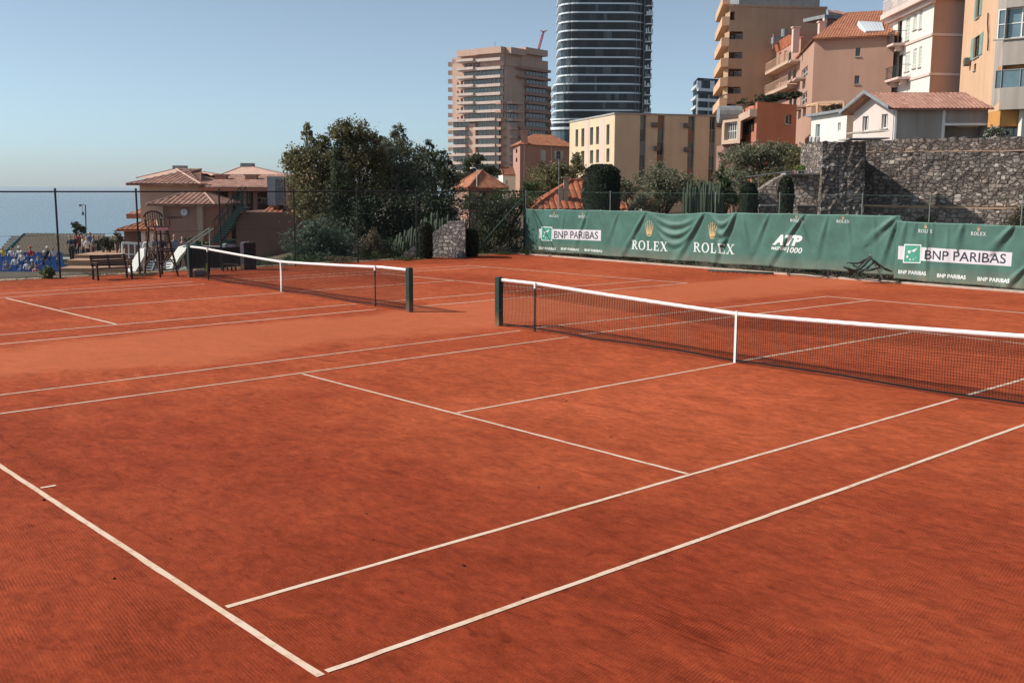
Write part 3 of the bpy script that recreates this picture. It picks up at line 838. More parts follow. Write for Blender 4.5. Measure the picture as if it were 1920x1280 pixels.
b1.art('lettering', M['print_white'], r1, text_bm('ATP', ax0, az0, az1-az0, ax1-ax0, shear=0.35, bold=0.055), 0.010)
(ax0, az0), (_, az1), (ax1, _) = px_on(b1, 1476, 473.5), px_on(b1, 1476, 463), px_on(b1, 1505, 473)
b1.art('lettering', M['print_white'], r1, text_bm('1000', ax0, az0, az1-az0, ax1-ax0, shear=0.2, bold=0.02), 0.010)
(ax0, az0), (_, az1), (ax1, _) = px_on(b1, 1446, 468), px_on(b1, 1446, 462), px_on(b1, 1475, 468)
b1.art('lettering', M['print_white'], r1, text_bm('MASTERS', ax0, az0, az1-az0, ax1-ax0, shear=0.2, bold=0.03), 0.010)

b2 = Banner(1680, 2060, 17.16, 2.02, 1.98, 0.10, 0.06, [
    ((1700, 415), (1690, 470), .04, .12), ((1742, 417), (1738, 530), .05, .09), ((1753, 417), (1740, 500), .03, .1), ((1808, 420), (1800, 460), .05, .12),
    ((1780, 418), (1778, 520), .025, .1), ((1902, 424), (1865, 470), .09, .12), ((1925, 500), (1885, 545), .08, .10), ((1960, 424), (1930, 520), .06, .12), ((1720, 416), (1712, 450), .03, .08)], [], 2.4)
r2 = thing('sponsor_banner', 'lower green banner at the right edge with one wide pale logo strip', 'banner', (-4, 17.16, 0.1), 0, 'green sponsor banners on the back fence')
b2.cloth('cloth', M['banner'], r2)
bank_logo(b2, r2, dict(l=1684.5, lt=461, lb=486, r=1897.5, rt=473.5, rb=499.5, ql=1695, qr=1728, qt=457.5, qb=493, tl=1734, tr=1885, tb=486, tt=468.5, tb2=494.5))
small_row(b2, r2, [(1684, 513, 1737, .13), (1757, 520, 1812, .13), (1833, 526.5, 1894, .13)], 'bank')
small_row(b2, r2, [(1722, 436, 1749, .11), (1820, 441, 1848, .11)], 'rolex')
for bn, root in ((b1, r1), (b2, r2)):   # hem tape and eyelet ties
    mb = MB(); x = bn.xL+0.1
    while x < bn.xR-0.05:
        z = bn.ztop(x)-0.02; p = bn.P(x, z, 0.01)
        mb.tube([p, p+Vector((0, 0.10+bn.disp(x, z), 0.05))], 0.006, 5); x += 1.17
    mb.build('tie', M['print_white'], root)
# ================================================================ LAND AND SEA
def sstep(a, b, x):
    t = min(1, max(0, (x-a)/(b-a))); return t*t*(3-2*t)
def land_h(s, D):
    # garden level near the fences, club terrace lower on the left, hill rising to the right, coast falling to the sea
    left = 1-sstep(-0.285, -0.23, s/max(D, 1))
    z = -0.25
    z += (-4.3)*left*sstep(40, 56, D)
    coast = 1-sstep(-0.19, -0.12, s/max(D, 1))
    z += (-40)*coast*sstep(104, 150, D)
    right = sstep(0.27, 0.36, s/max(D, 1))
    z += 5.3*right*sstep(50.5, 52.5, D)
    z += 10.0*sstep(0.05, 0.4, s/max(D, 1))*sstep(75, 190, D)
    z += -4*sstep(120, 300, D)*(1-coast)
    return z
mb = MB()
Ds = [0.5, 8, 20, 30, 36, 40, 44, 47, 49, 50.4, 51.2, 52.6, 55, 60, 68, 78, 90, 104, 115, 130, 150, 200, 300, 450, 700]
As = [-3.2, -2, -1.2, -0.8, -0.62]+[-0.54+0.03*i for i in range(38)]+[0.75, 1.0, 1.6, 2.6]
for D in Ds:
    for a in As:
        s = a*D; p = vf(s, D); z = land_h(s, D)
        if X0-0.4 < p.x < X1 and Y0 < p.y < Y1+0.4: z = min(z, -0.5)
        mb.v.append(Vector((p.x, p.y, z)))
na = len(As)
for i in range(len(Ds)-1):
    for j in range(na-1):
        a = i*na+j; mb.f.append([a, a+1, a+na+1, a+na]); mb.m.append(0)
# ground behind and around the camera
mb.add([vf(-400, 0.5, -1.0), vf(400, 0.5, -1.0), vf(400, -300, -1.0), vf(-400, -300, -1.0)], [(0, 3, 2, 1)])
M['earth'] = mat('earth', (0.10, 0.075, 0.05), var=0.4, scale=0.8, bump=0.5, bscale=6, col2=(0.15, 0.12, 0.08))
tag(mb.build('ground', M['earth'], origin=(0, 0, 0), smooth=True), kind='structure')

def seamat():
    m = bpy.data.materials.new('sea'); m.use_nodes = True
    nt = m.node_tree; N = nt.nodes; L = nt.links; b = N['Principled BSDF']
    b.inputs['Base Color'].default_value = (0.20, 0.30, 0.37, 1); b.inputs['Roughness'].default_value = 0.35
    geo = N.new('ShaderNodeNewGeometry'); no = N.new('ShaderNodeTexNoise'); no.inputs['Scale'].default_value = 0.12; no.inputs['Detail'].default_value = 8
    L.new(geo.outputs['Position'], no.inputs['Vector'])
    bp = N.new('ShaderNodeBump'); bp.inputs['Strength'].default_value = 0.5; bp.inputs['Distance'].default_value = 1.0
    L.new(no.outputs['Fac'], bp.inputs['Height']); L.new(bp.outputs['Normal'], b.inputs['Normal'])
    return m
M['sea'] = seamat()
mb = MB(); S_ = 14000
mb.quad((-S_, -S_, -36), (S_, -S_, -36), (S_, S_, -36), (-S_, S_, -36))
tag(mb.build('sea', M['sea'], origin=(0, 0, -36)), kind='structure')

# ================================================================ VEGETATION
rv = np.random.default_rng(7)
def leaf_mesh(name, pts, size, mt, parent, aspect=0.5, up=0.0, normals=None):
    n = len(pts)
    a = rv.normal(size=(n, 3)); a[:, 2] += up*2; a /= np.linalg.norm(a, axis=1)[:, None]
    b = rv.normal(size=(n, 3)); b -= (b*a).sum(1)[:, None]*a; b /= np.linalg.norm(b, axis=1)[:, None]
    s = size*rv.uniform(0.6, 1.35, size=(n, 1))
    a = a*s*0.5; b = b*s*0.5*aspect
    off = np.array(wloc(parent))[None, :] if parent is not None else np.zeros((1, 3))
    P = pts-off
    V = np.empty((n, 4, 3)); V[:, 0] = P-a; V[:, 1] = P+b-a*0.1; V[:, 2] = P+a; V[:, 3] = P-b-a*0.1
    me = bpy.data.meshes.new(name); me.vertices.add(4*n); me.vertices.foreach_set('co', V.reshape(-1))
    me.loops.add(4*n); me.loops.foreach_set('vertex_index', np.arange(4*n, dtype=np.int32))
    me.polygons.add(n); me.polygons.foreach_set('loop_start', np.arange(0, 4*n, 4, dtype=np.int32))
    me.polygons.foreach_set('loop_total', np.full(n, 4, dtype=np.int32))
    me.update(calc_edges=True); me.materials.append(mt)
    o = bpy.data.objects.new(name, me); COL.objects.link(o); o.parent = parent
    return o
def blob_points(c, r, n, clump=0.21, k=None, hollow=0.45):
    """leaf positions: clumps scattered over and inside an ellipsoid"""
    k = k or max(14, n//50)
    d = rv.normal(size=(k, 3)); d /= np.linalg.norm(d, axis=1)[:, None]
    rad = rv.uniform(hollow, 1.0, size=(k, 1))**0.6
    cc = d*rad
    idx = rv.integers(0, k, size=n)
    p = cc[idx]+rv.normal(size=(n, 3))*clump*rv.uniform(0.5, 1.3, size=(k, 1))[idx]
    return np.array(c)[None, :]+p*np.array(r)[None, :]
LEAF = {
 'brownish': leafmat('leaf_brownish', (0.050, 0.055, 0.024), (0.27, 0.24, 0.12)),
 'dark': leafmat('leaf_dark', (0.018, 0.028, 0.014), (0.11, 0.13, 0.07)),
 'grey': leafmat('leaf_grey', (0.050, 0.062, 0.040), (0.25, 0.265, 0.18)),
 'olive': leafmat('leaf_olive', (0.07, 0.078, 0.045), (0.32, 0.31, 0.20)),
 'mid': leafmat('leaf_mid', (0.020, 0.038, 0.014), (0.10, 0.14, 0.045)),
 'bluegreen': leafmat('leaf_bluegreen', (0.030, 0.052, 0.038), (0.15, 0.21, 0.15)),
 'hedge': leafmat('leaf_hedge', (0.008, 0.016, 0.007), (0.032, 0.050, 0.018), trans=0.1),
 'bright': leafmat('leaf_bright', (0.06, 0.10, 0.015), (0.22, 0.30, 0.06)),
 'dry': leafmat('leaf_dry', (0.06, 0.05, 0.03), (0.20, 0.17, 0.10)),
 'blossom': leafmat('blossom', (0.35, 0.32, 0.30), (0.75, 0.70, 0.68), trans=0.1),
}
def tree(name, label, cat, D, blobs, base, leaf, size=0.16, dens=1.0, group=None, limbs=True, trunk_r=0.16, depth=1.0, aspect=0.5, base_z=None, hollow=0.4):
    """blobs: (px, py, rx, ry) in photo pixels at distance D; base: (px, z)"""
    k = D/FPX
    bz = base_z if base_z is not None else 0
    b0 = at(base, 400, D); b0.z = bz-0.1
    root = thing(name, label, cat, b0, 0, group)
    pts = []; cs = []
    for bl in blobs:
        px, py, rx, ry = bl[:4]
        c = at(px, py, D+(bl[4] if len(bl) > 4 else rv.uniform(-0.4, 0.4)*rx*k))
        r = (rx*k, rx*k*depth, ry*k)
        cs.append((c, r))
        area = rx*ry*k*k
        n = int(1700*area*dens*(0.16/size)**1.4)+120
        pts.append(blob_points(c, r, n, hollow=hollow))
    leaf_mesh('crown', np.concatenate(pts), size, leaf, root, aspect)
    mb = MB()
    top = max(cs, key=lambda q: q[0].z)[0]
    zs = min(c.z-r[2]*0.3 for c, r in cs)
    fork = Vector((b0.x, b0.y, max(bz+0.4, bz+0.45*(zs-bz)+0.2)))
    mb.tube([b0, b0.lerp(fork, 0.5)+Vector((0.06, 0.03, 0)), fork], [trunk_r, trunk_r*0.85, trunk_r*0.75], 8)
    if limbs:
        for c, r in cs:
            m_ = fork.lerp(c, 0.5)+Vector((rv.uniform(-.2, .2), rv.uniform(-.2, .2), 0.15))
            mb.tube([fork, m_, c], [trunk_r*0.6, trunk_r*0.4, trunk_r*0.15], 6)
            for q in range(4):
                e = c+Vector(rv.normal(size=3))*0.5*min(r)
                mb.tube([m_.lerp(c, 0.6), e], [trunk_r*0.22, 0.015], 5)
    mb.build('trunk', M['bark'], root, smooth=True)
    return root
def shrub(name, label, cat, D, blobs, leaf, size=0.12, dens=1.0, group=None, base_z=0.0, aspect=0.5, extra=None):
    k = D/FPX; c0 = at(blobs[0][0], blobs[0][1], D)
    root = thing(name, label, cat, (c0.x, c0.y, base_z-0.1), 0, group)
    pts = []; cs = []
    for bl in blobs:
        px, py, rx, ry = bl[:4]
        c = at(px, py, D+(bl[4] if len(bl) > 4 else 0)); r = (rx*k, rx*k, ry*k); cs.append(c)
        pts.append(blob_points(c, r, int(1500*rx*ry*k*k*dens*(0.12/size)**1.4)+150, hollow=0.2))
    allp = np.concatenate(pts); allp = allp[allp[:, 2] > base_z-0.1]
    leaf_mesh('foliage', allp, size, leaf, root, aspect)
    if extra:
        sel = allp[rv.random(len(allp)) < extra[1]]
        leaf_mesh('flowers', sel+rv.normal(size=sel.shape)*0.04, extra[2], extra[0], root, 0.8)
    mb = MB(); b0 = Vector((c0.x, c0.y, base_z-0.1))
    for c in cs:
        for q in range(3): mb.tube([b0+Vector((rv.uniform(-.1, .1), rv.uniform(-.1, .1), 0)), c+Vector(rv.normal(size=3))*0.15], [0.05, 0.02], 5)
    mb.build('stem', M['bark'], root)
    return root
def topiary(label, D, px, w_px, ytop, ybot_z, round_top=0.35, name='clipped_cypress', cat='topiary', group='clipped dark cypresses', dxt=0.0):
    """clipped column: dense leafy skin round a solid twiggy core"""
    k = D/FPX; c = at(px, ytop, D); H = c.z-ybot_z; rad = w_px*k/2
    root = thing(name, label, cat, (c.x, c.y, ybot_z), 0, group)
    prof = [(rad*0.80, 0.0), (rad*0.92, H*0.2), (rad*0.92, H*(1-round_top*0.7)), (rad*0.80, H*(1-round_top*0.33)), (rad*0.5, H*(1-round_top*0.08)), (0.02, H*0.985)]
    mb = MB(); mb.lathe((c.x, c.y, ybot_z), prof, 18); mb.build('twig_core', M['hedge_core'], root, smooth=True)
    n = int(2*math.pi*rad*H*260)+200
    z = rv.uniform(0, 1, n)**0.9*H; rr = np.interp(z, [p[1] for p in prof], [p[0] for p in prof])*rv.uniform(0.94, 1.10, n)*(1+0.05*np.sin(z*5.1))
    a = rv.uniform(0, 2*math.pi, n)
    pts = np.stack([c.x+rr*np.cos(a), c.y+rr*np.sin(a), ybot_z+z], 1)
    # crown cap
    m2 = n//5; q = np.sqrt(rv.uniform(0, 1, m2))*rad*0.85; a = rv.uniform(0, 2*math.pi, m2)
    zz = np.interp(q, [p[0] for p in prof[::-1]][:-3], [p[1] for p in prof[::-1]][:-3])
    pts = np.concatenate([pts, np.stack([c.x+q*np.cos(a), c.y+q*np.sin(a), ybot_z+zz+rv.uniform(0, .06, m2)], 1)])
    leaf_mesh('foliage', pts, 0.09, LEAF['hedge'], root, 0.5, up=0.5)
    return root
M['hedge_core'] = mat('hedge_core', (0.010, 0.014, 0.007), var=0.4, scale=9, bump=0.8, bscale=20, rough=0.95)
def cactus(label, D, stems, base_z=0.0, group='clumps of candle cactus'):
    k = D/FPX; c0 = at(stems[len(stems)//2][0], 400, D)
    root = thing('candle_cactus', label, 'cactus', (c0.x, c0.y, base_z-0.1), 0, group)
    mb = MB()
    for (px, ytop, lean) in stems:
        d = rv.uniform(-0.9, 0.9); t = at(px, ytop, D+d); b = at(px-lean, ytop, D+d); b.z = base_z-0.1
        r0 = rv.uniform(0.06, 0.085); n = 10; rings = []
        for i, kk in enumerate((0, 0.5, 0.9, 0.97, 1.0)):
            p = b.lerp(t, kk); rr = r0*(1, 1, 0.95, 0.7, 0.15)[i]
            rings.append([p+Vector((math.cos(2*math.pi*j/n), math.sin(2*math.pi*j/n), 0))*rr*(1.0 if j % 2 else 0.72) for j in range(n)])
        vs = [q for g in rings for q in g]
        fs = [(i*n+j, i*n+(j+1) % n, (i+1)*n+(j+1) % n, (i+1)*n+j) for i in range(4) for j in range(n)]
        mb.add(vs, fs+[tuple(4*n+j for j in range(n))])
    mb.build('stems', M['cactus'], root)
    return root
M['cactus'] = mat('cactus_skin', (0.075, 0.095, 0.060), var=0.35, scale=3, rough=0.7)
# ---------------------------------------------------------------- trees behind the left fence, left to right
tree('broadleaf_tree', 'ragged olive green tree with a thin twig sticking out left, beside the grey metal box', 'tree', 51,
     [(560, 300, 30, 26), (588, 330, 44, 46), (600, 290, 34, 24), (575, 250, 9, 14), (600, 262, 20, 10), (545, 290, 14, 8), (590, 385, 40, 40), (625, 340, 34, 50), (612, 420, 42, 34)], 605, LEAF['brownish'], 0.15, 1.5, 'trees behind the left fence')
tree('conifer_tree', 'narrow blackish fir between the two brown crowned trees', 'tree', 49.5,
     [(634, 280, 8, 16), (634, 305, 14, 18), (635, 330, 20, 20), (637, 358, 26, 22), (637, 392, 28, 26), (640, 425, 28, 26)], 638, LEAF['dark'], 0.13, 1.6, 'trees behind the left fence', limbs=False)
tree('broadleaf_tree', 'tallest brown green tree with a rounded top, right of the black fir', 'tree', 53,
     [(640, 246, 22, 22), (665, 250, 30, 26), (675, 285, 42, 32), (650, 300, 30, 30), (700, 290, 22, 20), (690, 330, 46, 40), (660, 370, 50, 36), (705, 260, 12, 10)], 668, LEAF['brownish'], 0.15, 1.6, 'trees behind the left fence', trunk_r=0.22)
tree('broadleaf_tree', 'grey green pointed tree right of the tallest brown tree', 'tree', 55,
     [(748, 250, 14, 14), (740, 275, 34, 20), (755, 300, 42, 30), (718, 300, 20, 26), (735, 340, 48, 36), (775, 335, 40, 34), (750, 372, 50, 24)], 748, LEAF['grey'], 0.15, 1.35, 'trees behind the left fence')
tree('broadleaf_tree', 'dark see-through tree in front of the brown apartment tower', 'tree', 57,
     [(798, 278, 16, 14), (822, 298, 26, 18), (806, 318, 30, 22), (838, 318, 20, 16), (815, 342, 40, 22), (848, 345, 22, 16)], 818, LEAF['dark'], 0.16, 0.9, 'trees behind the left fence')
tree('broadleaf_tree', 'spreading dark pine at the foot of the brown apartment tower', 'tree', 78,
     [(890, 308, 22, 16), (908, 322, 26, 10), (880, 330, 26, 12), (925, 318, 14, 6), (895, 297, 12, 8)], 893, LEAF['dark'], 0.2, 1.2, 'trees behind the left fence')
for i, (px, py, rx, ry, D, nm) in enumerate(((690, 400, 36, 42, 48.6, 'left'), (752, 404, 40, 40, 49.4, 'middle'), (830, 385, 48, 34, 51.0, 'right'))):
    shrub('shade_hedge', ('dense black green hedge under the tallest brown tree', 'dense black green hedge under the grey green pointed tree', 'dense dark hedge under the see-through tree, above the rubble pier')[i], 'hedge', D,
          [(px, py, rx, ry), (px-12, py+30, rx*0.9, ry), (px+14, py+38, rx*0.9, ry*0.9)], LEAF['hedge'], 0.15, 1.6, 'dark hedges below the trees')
# shrubs right behind the fence
shrub('round_shrub', 'big blue green shrub behind the fence, left of the black fence post', 'shrub', 43.5,
      [(575, 455, 38, 34), (600, 440, 34, 30), (640, 452, 34, 30), (560, 475, 30, 18), (620, 472, 46, 20), (655, 470, 18, 20)], LEAF['bluegreen'], 0.12, 1.7, 'shrubs along the left fence')
shrub('feathery_shrub', 'brownish feathery shrub right of the big blue green shrub', 'shrub', 45,
      [(690, 460, 20, 22), (700, 442, 14, 14), (678, 472, 16, 14), (712, 470, 14, 18)], LEAF['dry'], 0.10, 1.3, 'shrubs along the left fence')
shrub('feathery_shrub', 'fresh green feathery shrub at the foot of the leaning cactus clump', 'shrub', 45.2,
      [(728, 462, 16, 22), (722, 480, 20, 10), (745, 478, 18, 12)], LEAF['mid'], 0.10, 1.3, 'shrubs along the left fence')
cactus('leaning clump of tall thin green cactus in the shade behind the left fence', 46.5,
       [(742+int(i*3.1), int(452-1.0*i*2.0+rv.uniform(-10, 14)), rv.uniform(2, 9)) for i in range(26)])
cactus('small upright clump of cactus above the rubble pier', 48.3,
       [(800+i*5, int(408+rv.uniform(-12, 14)), rv.uniform(-2, 3)) for i in range(11)])
M['rubble'] = stonemat('pale_rubble', (0.20, 0.18, 0.18), (0.38, 0.35, 0.34), (0.55, 0.51, 0.49), scale=4.6, mortar=(0.12, 0.11, 0.105))
topiary('clipped round topped cypress left of the pale rubble pier', 44.6, 797, 29, 418, 0.0)
topiary('dark clipped cypress between the rubble pier and the white flowering shrub', 46.0, 882, 32, 430, 0.0)
def stone_prism(name, label, cat, D, poly, thick, mt, zmin=-0.4, group=None, parent=None, skew=0.0):
    """front outline given in photo pixels, standing upright at distance D, extruded away from the camera"""
    ps = []
    for (px, py) in poly:
        p = at(px, py, D-skew*(px-poly[0][0])); ps.append(p)
    mb = MB(); n = len(ps); b = [p+FH*thick for p in ps]
    mb.add(ps+b, [tuple(range(n-1, -1, -1)), tuple(range(n, 2*n))]+[(i, (i+1) % n, n+(i+1) % n, n+i) for i in range(n)])
    o = mb.build(name, mt, parent)
    if parent is None: tag(o, label, cat, group)
    return o
stone_prism('rubble_pier', 'pale rubble stone pier with a sloping left shoulder, behind the left fence', 'stone pier', 45.5, [(811, 484), (811, 437), (838, 417), (872, 413), (872, 484)], 0.9, M['rubble'], skew=0.012)
stone_prism('rubble_kerb', 'low wedge of pale rubble below the leaning cactus clump', 'stone wall', 44.8, [(752, 485), (752, 478), (781, 457), (782, 485)], 0.4, M['rubble'])
shrub('flowering_shrub', 'dark glossy shrub dotted with small white flowers beside the left banner end', 'shrub', 48.6,
      [(905, 400, 36, 32), (940, 390, 32, 26), (930, 430, 46, 38), (900, 450, 30, 30), (960, 440, 22, 34), (880, 380, 24, 16)], LEAF['dark'], 0.12, 1.7, None, extra=(LEAF['blossom'], 0.022, 0.10))
shrub('bush', 'mixed dark bush above the flowering shrub, below the pink house', 'shrub', 56,
      [(935, 372, 40, 18), (985, 375, 34, 20), (1000, 355, 26, 16), (960, 385, 40, 18)], LEAF['mid'], 0.14, 1.3, 'bushes in front of the houses')
tree('broadleaf_tree', 'brown green tree in front of the pink shuttered house', 'tree', 66,
     [(1035, 318, 26, 16), (1022, 335, 34, 20), (1055, 335, 26, 22), (1010, 352, 30, 16), (1080, 330, 18, 26), (1082, 300, 9, 14)], 1040, LEAF['brownish'], 0.17, 1.2, 'trees between the houses')
shrub('ivy', 'weeds and ivy along the foot of the back fence', 'shrub', 47.5, [(985, 474, 20, 6), (940, 476, 20, 6), (905, 476, 18, 5)], LEAF['mid'], 0.09, 1.6, None)
mb = []
for i, (px, D, w) in enumerate(((640, 42.0, 40), (770, 43.8, 34), (850, 45.2, 36))):
    shrub('ground_weeds', ('low weeds at the fence foot by the blue green shrub', 'low weeds at the fence foot by the rubble wedge', 'low weeds at the fence foot by the rubble pier', 'low weeds under the banner below the crowns', 'low weeds under the banner below the right crown')[i], 'weeds', D,
          [(px, 486 if px < 1000 else 492+(px-1160)*0.07, w, 5)], LEAF['mid'] if i % 2 else LEAF['dry'], 0.08, 2.2, 'weeds at the foot of the fences', base_z=0.0)

def ground_cover(name, x0, x1, y0, y1, z, h, n, leaf, size):
    k = 160; cx, cy = rv.uniform(x0, x1, k), rv.uniform(y0, y1, k); hh = rv.uniform(0.4, 1.0, k)*h; i = rv.integers(0, k, n)
    pts = np.stack([np.clip(cx[i]+rv.normal(size=n)*0.25, x0, x1), np.clip(cy[i]+rv.normal(size=n)*0.22, y0, y1), z+rv.uniform(0, 1, n)**1.3*hh[i]], 1)
    tag(leaf_mesh(name, pts, size, leaf, None, 0.35), kind='stuff')
ground_cover('ground_cover', -24.0, 6.0, 17.62, 19.6, -0.25, 0.75, 26000, LEAF['dark'], 0.09)
ground_cover('dry_grass', -24.0, 6.0, 17.15, 17.4, -0.02, 0.20, 5000, LEAF['dry'], 0.06)
ground_cover('ground_cover', -27.6, -25.65, 4.0, 17.0, -0.25, 0.6, 16000, LEAF['mid'], 0.09)
ground_cover('dry_grass', -25.45, -24.75, -14.0, 17.0, 0.0, 0.10, 9000, LEAF['dry'], 0.05)
# ---------------------------------------------------------------- behind the banners
topiary('huge clipped dark hedge block with a rounded top above the banner', 50, 1129, 74, 308, 0.0, 0.22)
tree('olive_tree', 'small grey olive tree right of the huge dark hedge block', 'tree', 54,
     [(1182, 345, 22, 18), (1190, 365, 24, 18), (1172, 370, 16, 16)], 1186, LEAF['olive'], 0.13, 1.0, 'olive trees behind the banners')
tree('olive_tree', 'broad silvery olive tree in front of the long yellow block', 'tree', 52,
     [(1240, 320, 30, 14), (1228, 345, 30, 20), (1262, 342, 32, 20), (1245, 365, 40, 18), (1285, 358, 20, 18)], 1240, LEAF['olive'], 0.13, 1.5, 'olive trees behind the banners', hollow=0.25)
cactus('dense clump of upright grey green cactus behind the middle of the banner', 49,
       [(1282+int(i*2.1), int(352-10*math.sin(i/34*3.1)+rv.uniform(-10, 14)), rv.uniform(-5, 5)) for i in range(36)])
tree('slender_tree', 'yellow green slender tree right of the cactus clump', 'tree', 50,
     [(1356, 345, 14, 14), (1352, 365, 20, 18), (1368, 372, 16, 16), (1350, 325, 8, 8)], 1357, LEAF['mid'], 0.12, 1.5, None)
topiary('clipped dark cypress left of the sloping stone wall', 48, 1405, 38, 342, 0.0, 0.4)
topiary('clipped dark cypress standing against the stone wall', 46.0, 1475, 31, 331, 0.0, 0.3)
tree('olive_tree', 'wide olive tree spreading above the low stone wall under the orange house', 'tree', 55,
     [(1390, 290, 28, 20), (1425, 285, 36, 20), (1460, 292, 34, 22), (1400, 315, 36, 20), (1440, 315, 38, 18), (1485, 290, 24, 16), (1378, 335, 24, 20)], 1428, LEAF['olive'], 0.14, 1.5, 'olive trees behind the banners', hollow=0.25, base_z=2)
shrub('bush', 'dark twiggy bush left of the stone buttress', 'shrub', 53, [(1500, 290, 26, 18), (1520, 280, 22, 12), (1490, 308, 26, 14)], LEAF['brownish'], 0.13, 1.5, 'bushes in front of the houses', base_z=2.5)
shrub('bush', 'bright green shrub on the low wall against the buttress', 'shrub', 50, [(1522, 311, 20, 7), (1530, 300, 14, 12), (1500, 316, 14, 5)], LEAF['bright'], 0.11, 1.6, 'bushes in front of the houses', base_z=3)

for i, (bl, D, lf, bz) in enumerate((([(1205, 372, 22, 18), (1188, 382, 18, 14), (1222, 384, 20, 14)], 51, 'olive', 0), ([(1300, 350, 26, 16), (1322, 362, 24, 20), (1290, 370, 22, 16)], 56, 'mid', 0),
        ([(1382, 352, 22, 22), (1372, 372, 20, 18), (1395, 335, 18, 14)], 51.5, 'grey', 0), ([(1432, 345, 24, 16), (1448, 330, 22, 12), (1420, 362, 18, 20)], 50.5, 'brownish', 0), ([(1360, 300, 16, 18), (1350, 330, 14, 20)], 58, 'olive', 0))):
    shrub('bush', ('silvery bush hugging the right side of the huge dark hedge block', 'green bush behind the upright cactus clump', 'grey bush left of the clipped cypress by the sloping wall', 'brown green bush just behind the sloping wall top', 'silvery bush below the pink framed glazed bay')[i], 'shrub', D, bl, LEAF[lf], 0.12, 1.3, 'bushes in front of the houses', base_z=bz)
# ---------------------------------------------------------------- old stone walls
M['stone'] = stonemat('old_wall', (0.17, 0.142, 0.125), (0.36, 0.305, 0.27), (0.60, 0.54, 0.48), scale=3.6, mortar=(0.10, 0.082, 0.072), sz=1.6)
M['stone_light'] = stonemat('lower_wall', (0.22, 0.17, 0.15), (0.42, 0.34, 0.30), (0.60, 0.52, 0.47), scale=3.6, mortar=(0.13, 0.11, 0.095), sz=1.4)
wl = thing('stone_wall', 'tall dark rubble retaining wall with a stepped parapet, behind the right banner', 'stone wall', at(1780, 418, 50)*1.0, 0)
wl.location.z = 0
def slab(mb, D, x0, x1, y0, y1, thick, mi=0, skew=0.0):
    D2_ = D-0.0105*(x1-x0) if x0 > 1600 else D
    if x0 > 1700: D = D-0.0105*(x0-1622); D2_ = D-0.0105*(x1-x0)
    a = at(x0, y1, D); b = at(x1, y1, D2_); b.z = a.z
    za = zb = at(x0, y0, D).z
    e = FH*thick
    c = [a, b, Vector((b.x, b.y, zb)), Vector((a.x, a.y, za))]
    mb.add(c+[p+e for p in c], [(0, 1, 2, 3), (7, 6, 5, 4), (3, 2, 6, 7), (0, 4, 5, 1), (0, 3, 7, 4), (1, 5, 6, 2)], mi)
def rough_wall(name, D, x0, x1, y0, y1, thick, mt, parent, amp=0.05, cell=0.22, cap=0.07):
    """wall whose face and top line are uneven like laid rubble"""
    turn = 0.0105
    a = at(x0, y1, D); b = at(x1, y1, D-turn*(x1-x0)); zt = at(x0, y0, D).z; zb = -0.3 if y1 > 405 else a.z
    nrm = Vector((b.x-a.x, b.y-a.y, 0)).normalized(); FH2 = Vector((-nrm.y, nrm.x, 0)); b.z = a.z
    Lw = (Vector((b.x, b.y, 0))-Vector((a.x, a.y, 0))).length; n = max(2, int(Lw/cell)); m_ = max(2, int((zt-zb)/cell))
    mb = MB(); rr = random.Random(int(x0))
    for j in range(m_+1):
        for i in range(n+1):
            p = a.lerp(b, i/n); z = zb+(zt-zb)*j/m_
            if j == m_: z += rr.uniform(-cap, cap)
            mb.v.append(Vector((p.x, p.y, z))-FH2*rr.uniform(-amp, amp))
    for j in range(m_):
        for i in range(n):
            q = j*(n+1)+i; mb.f.append([q, q+1, q+n+2, q+n+1]); mb.m.append(0)
    top = [m_*(n+1)+i for i in range(n+1)]
    base = len(mb.v)
    for i in top: mb.v.append(mb.v[i]+FH*thick)
    for i in range(n): mb.f.append([top[i], top[i+1], base+i+1, base+i]); mb.m.append(0)
    # ends
    for side in (0, n):
        p0 = mb.v[side]; p1 = mb.v[m_*(n+1)+side]
        mb.add([p0, p1, p1+FH*thick, p0+FH*thick], [(0, 1, 2, 3)])
    return mb.build(name, mt, parent)
rough_wall('wall', 50.0, 1600, 2080, 286, 384, 1.2, M['stone'], wl, amp=0.03)
rough_wall('parapet', 50.25, 1612, 2080, 262, 287, 0.6, M['stone'], wl, amp=0.03)
mb = MB(); slab(mb, 49.85, 1622, 2080, 284.6, 286.6, 0.4); mb.build('coping', M['tan_render'], wl)
rough_wall('lower_wall', 49.4, 1600, 2080, 388.5, 424, 1.5, M['stone_light'], wl, amp=0.025)
mb = MB(); slab(mb, 49.2, 1625, 2080, 386.3, 389.2, 0.9); mb.build('ledge', M['tan_render'], wl)
mb = MB(); slab(mb, 49.25, 1880, 1896, 400, 426, 0.5); mb.build('niche', M['niche_shade'], wl)  # near-black block, the shade of the niche put into its colour
bt = thing('stone_buttress', 'square dark rubble tower of the old wall with a slanting cap board', 'buttress', (at(1582, 390, 46.5).x, at(1582, 390, 46.5).y, 0), 0)
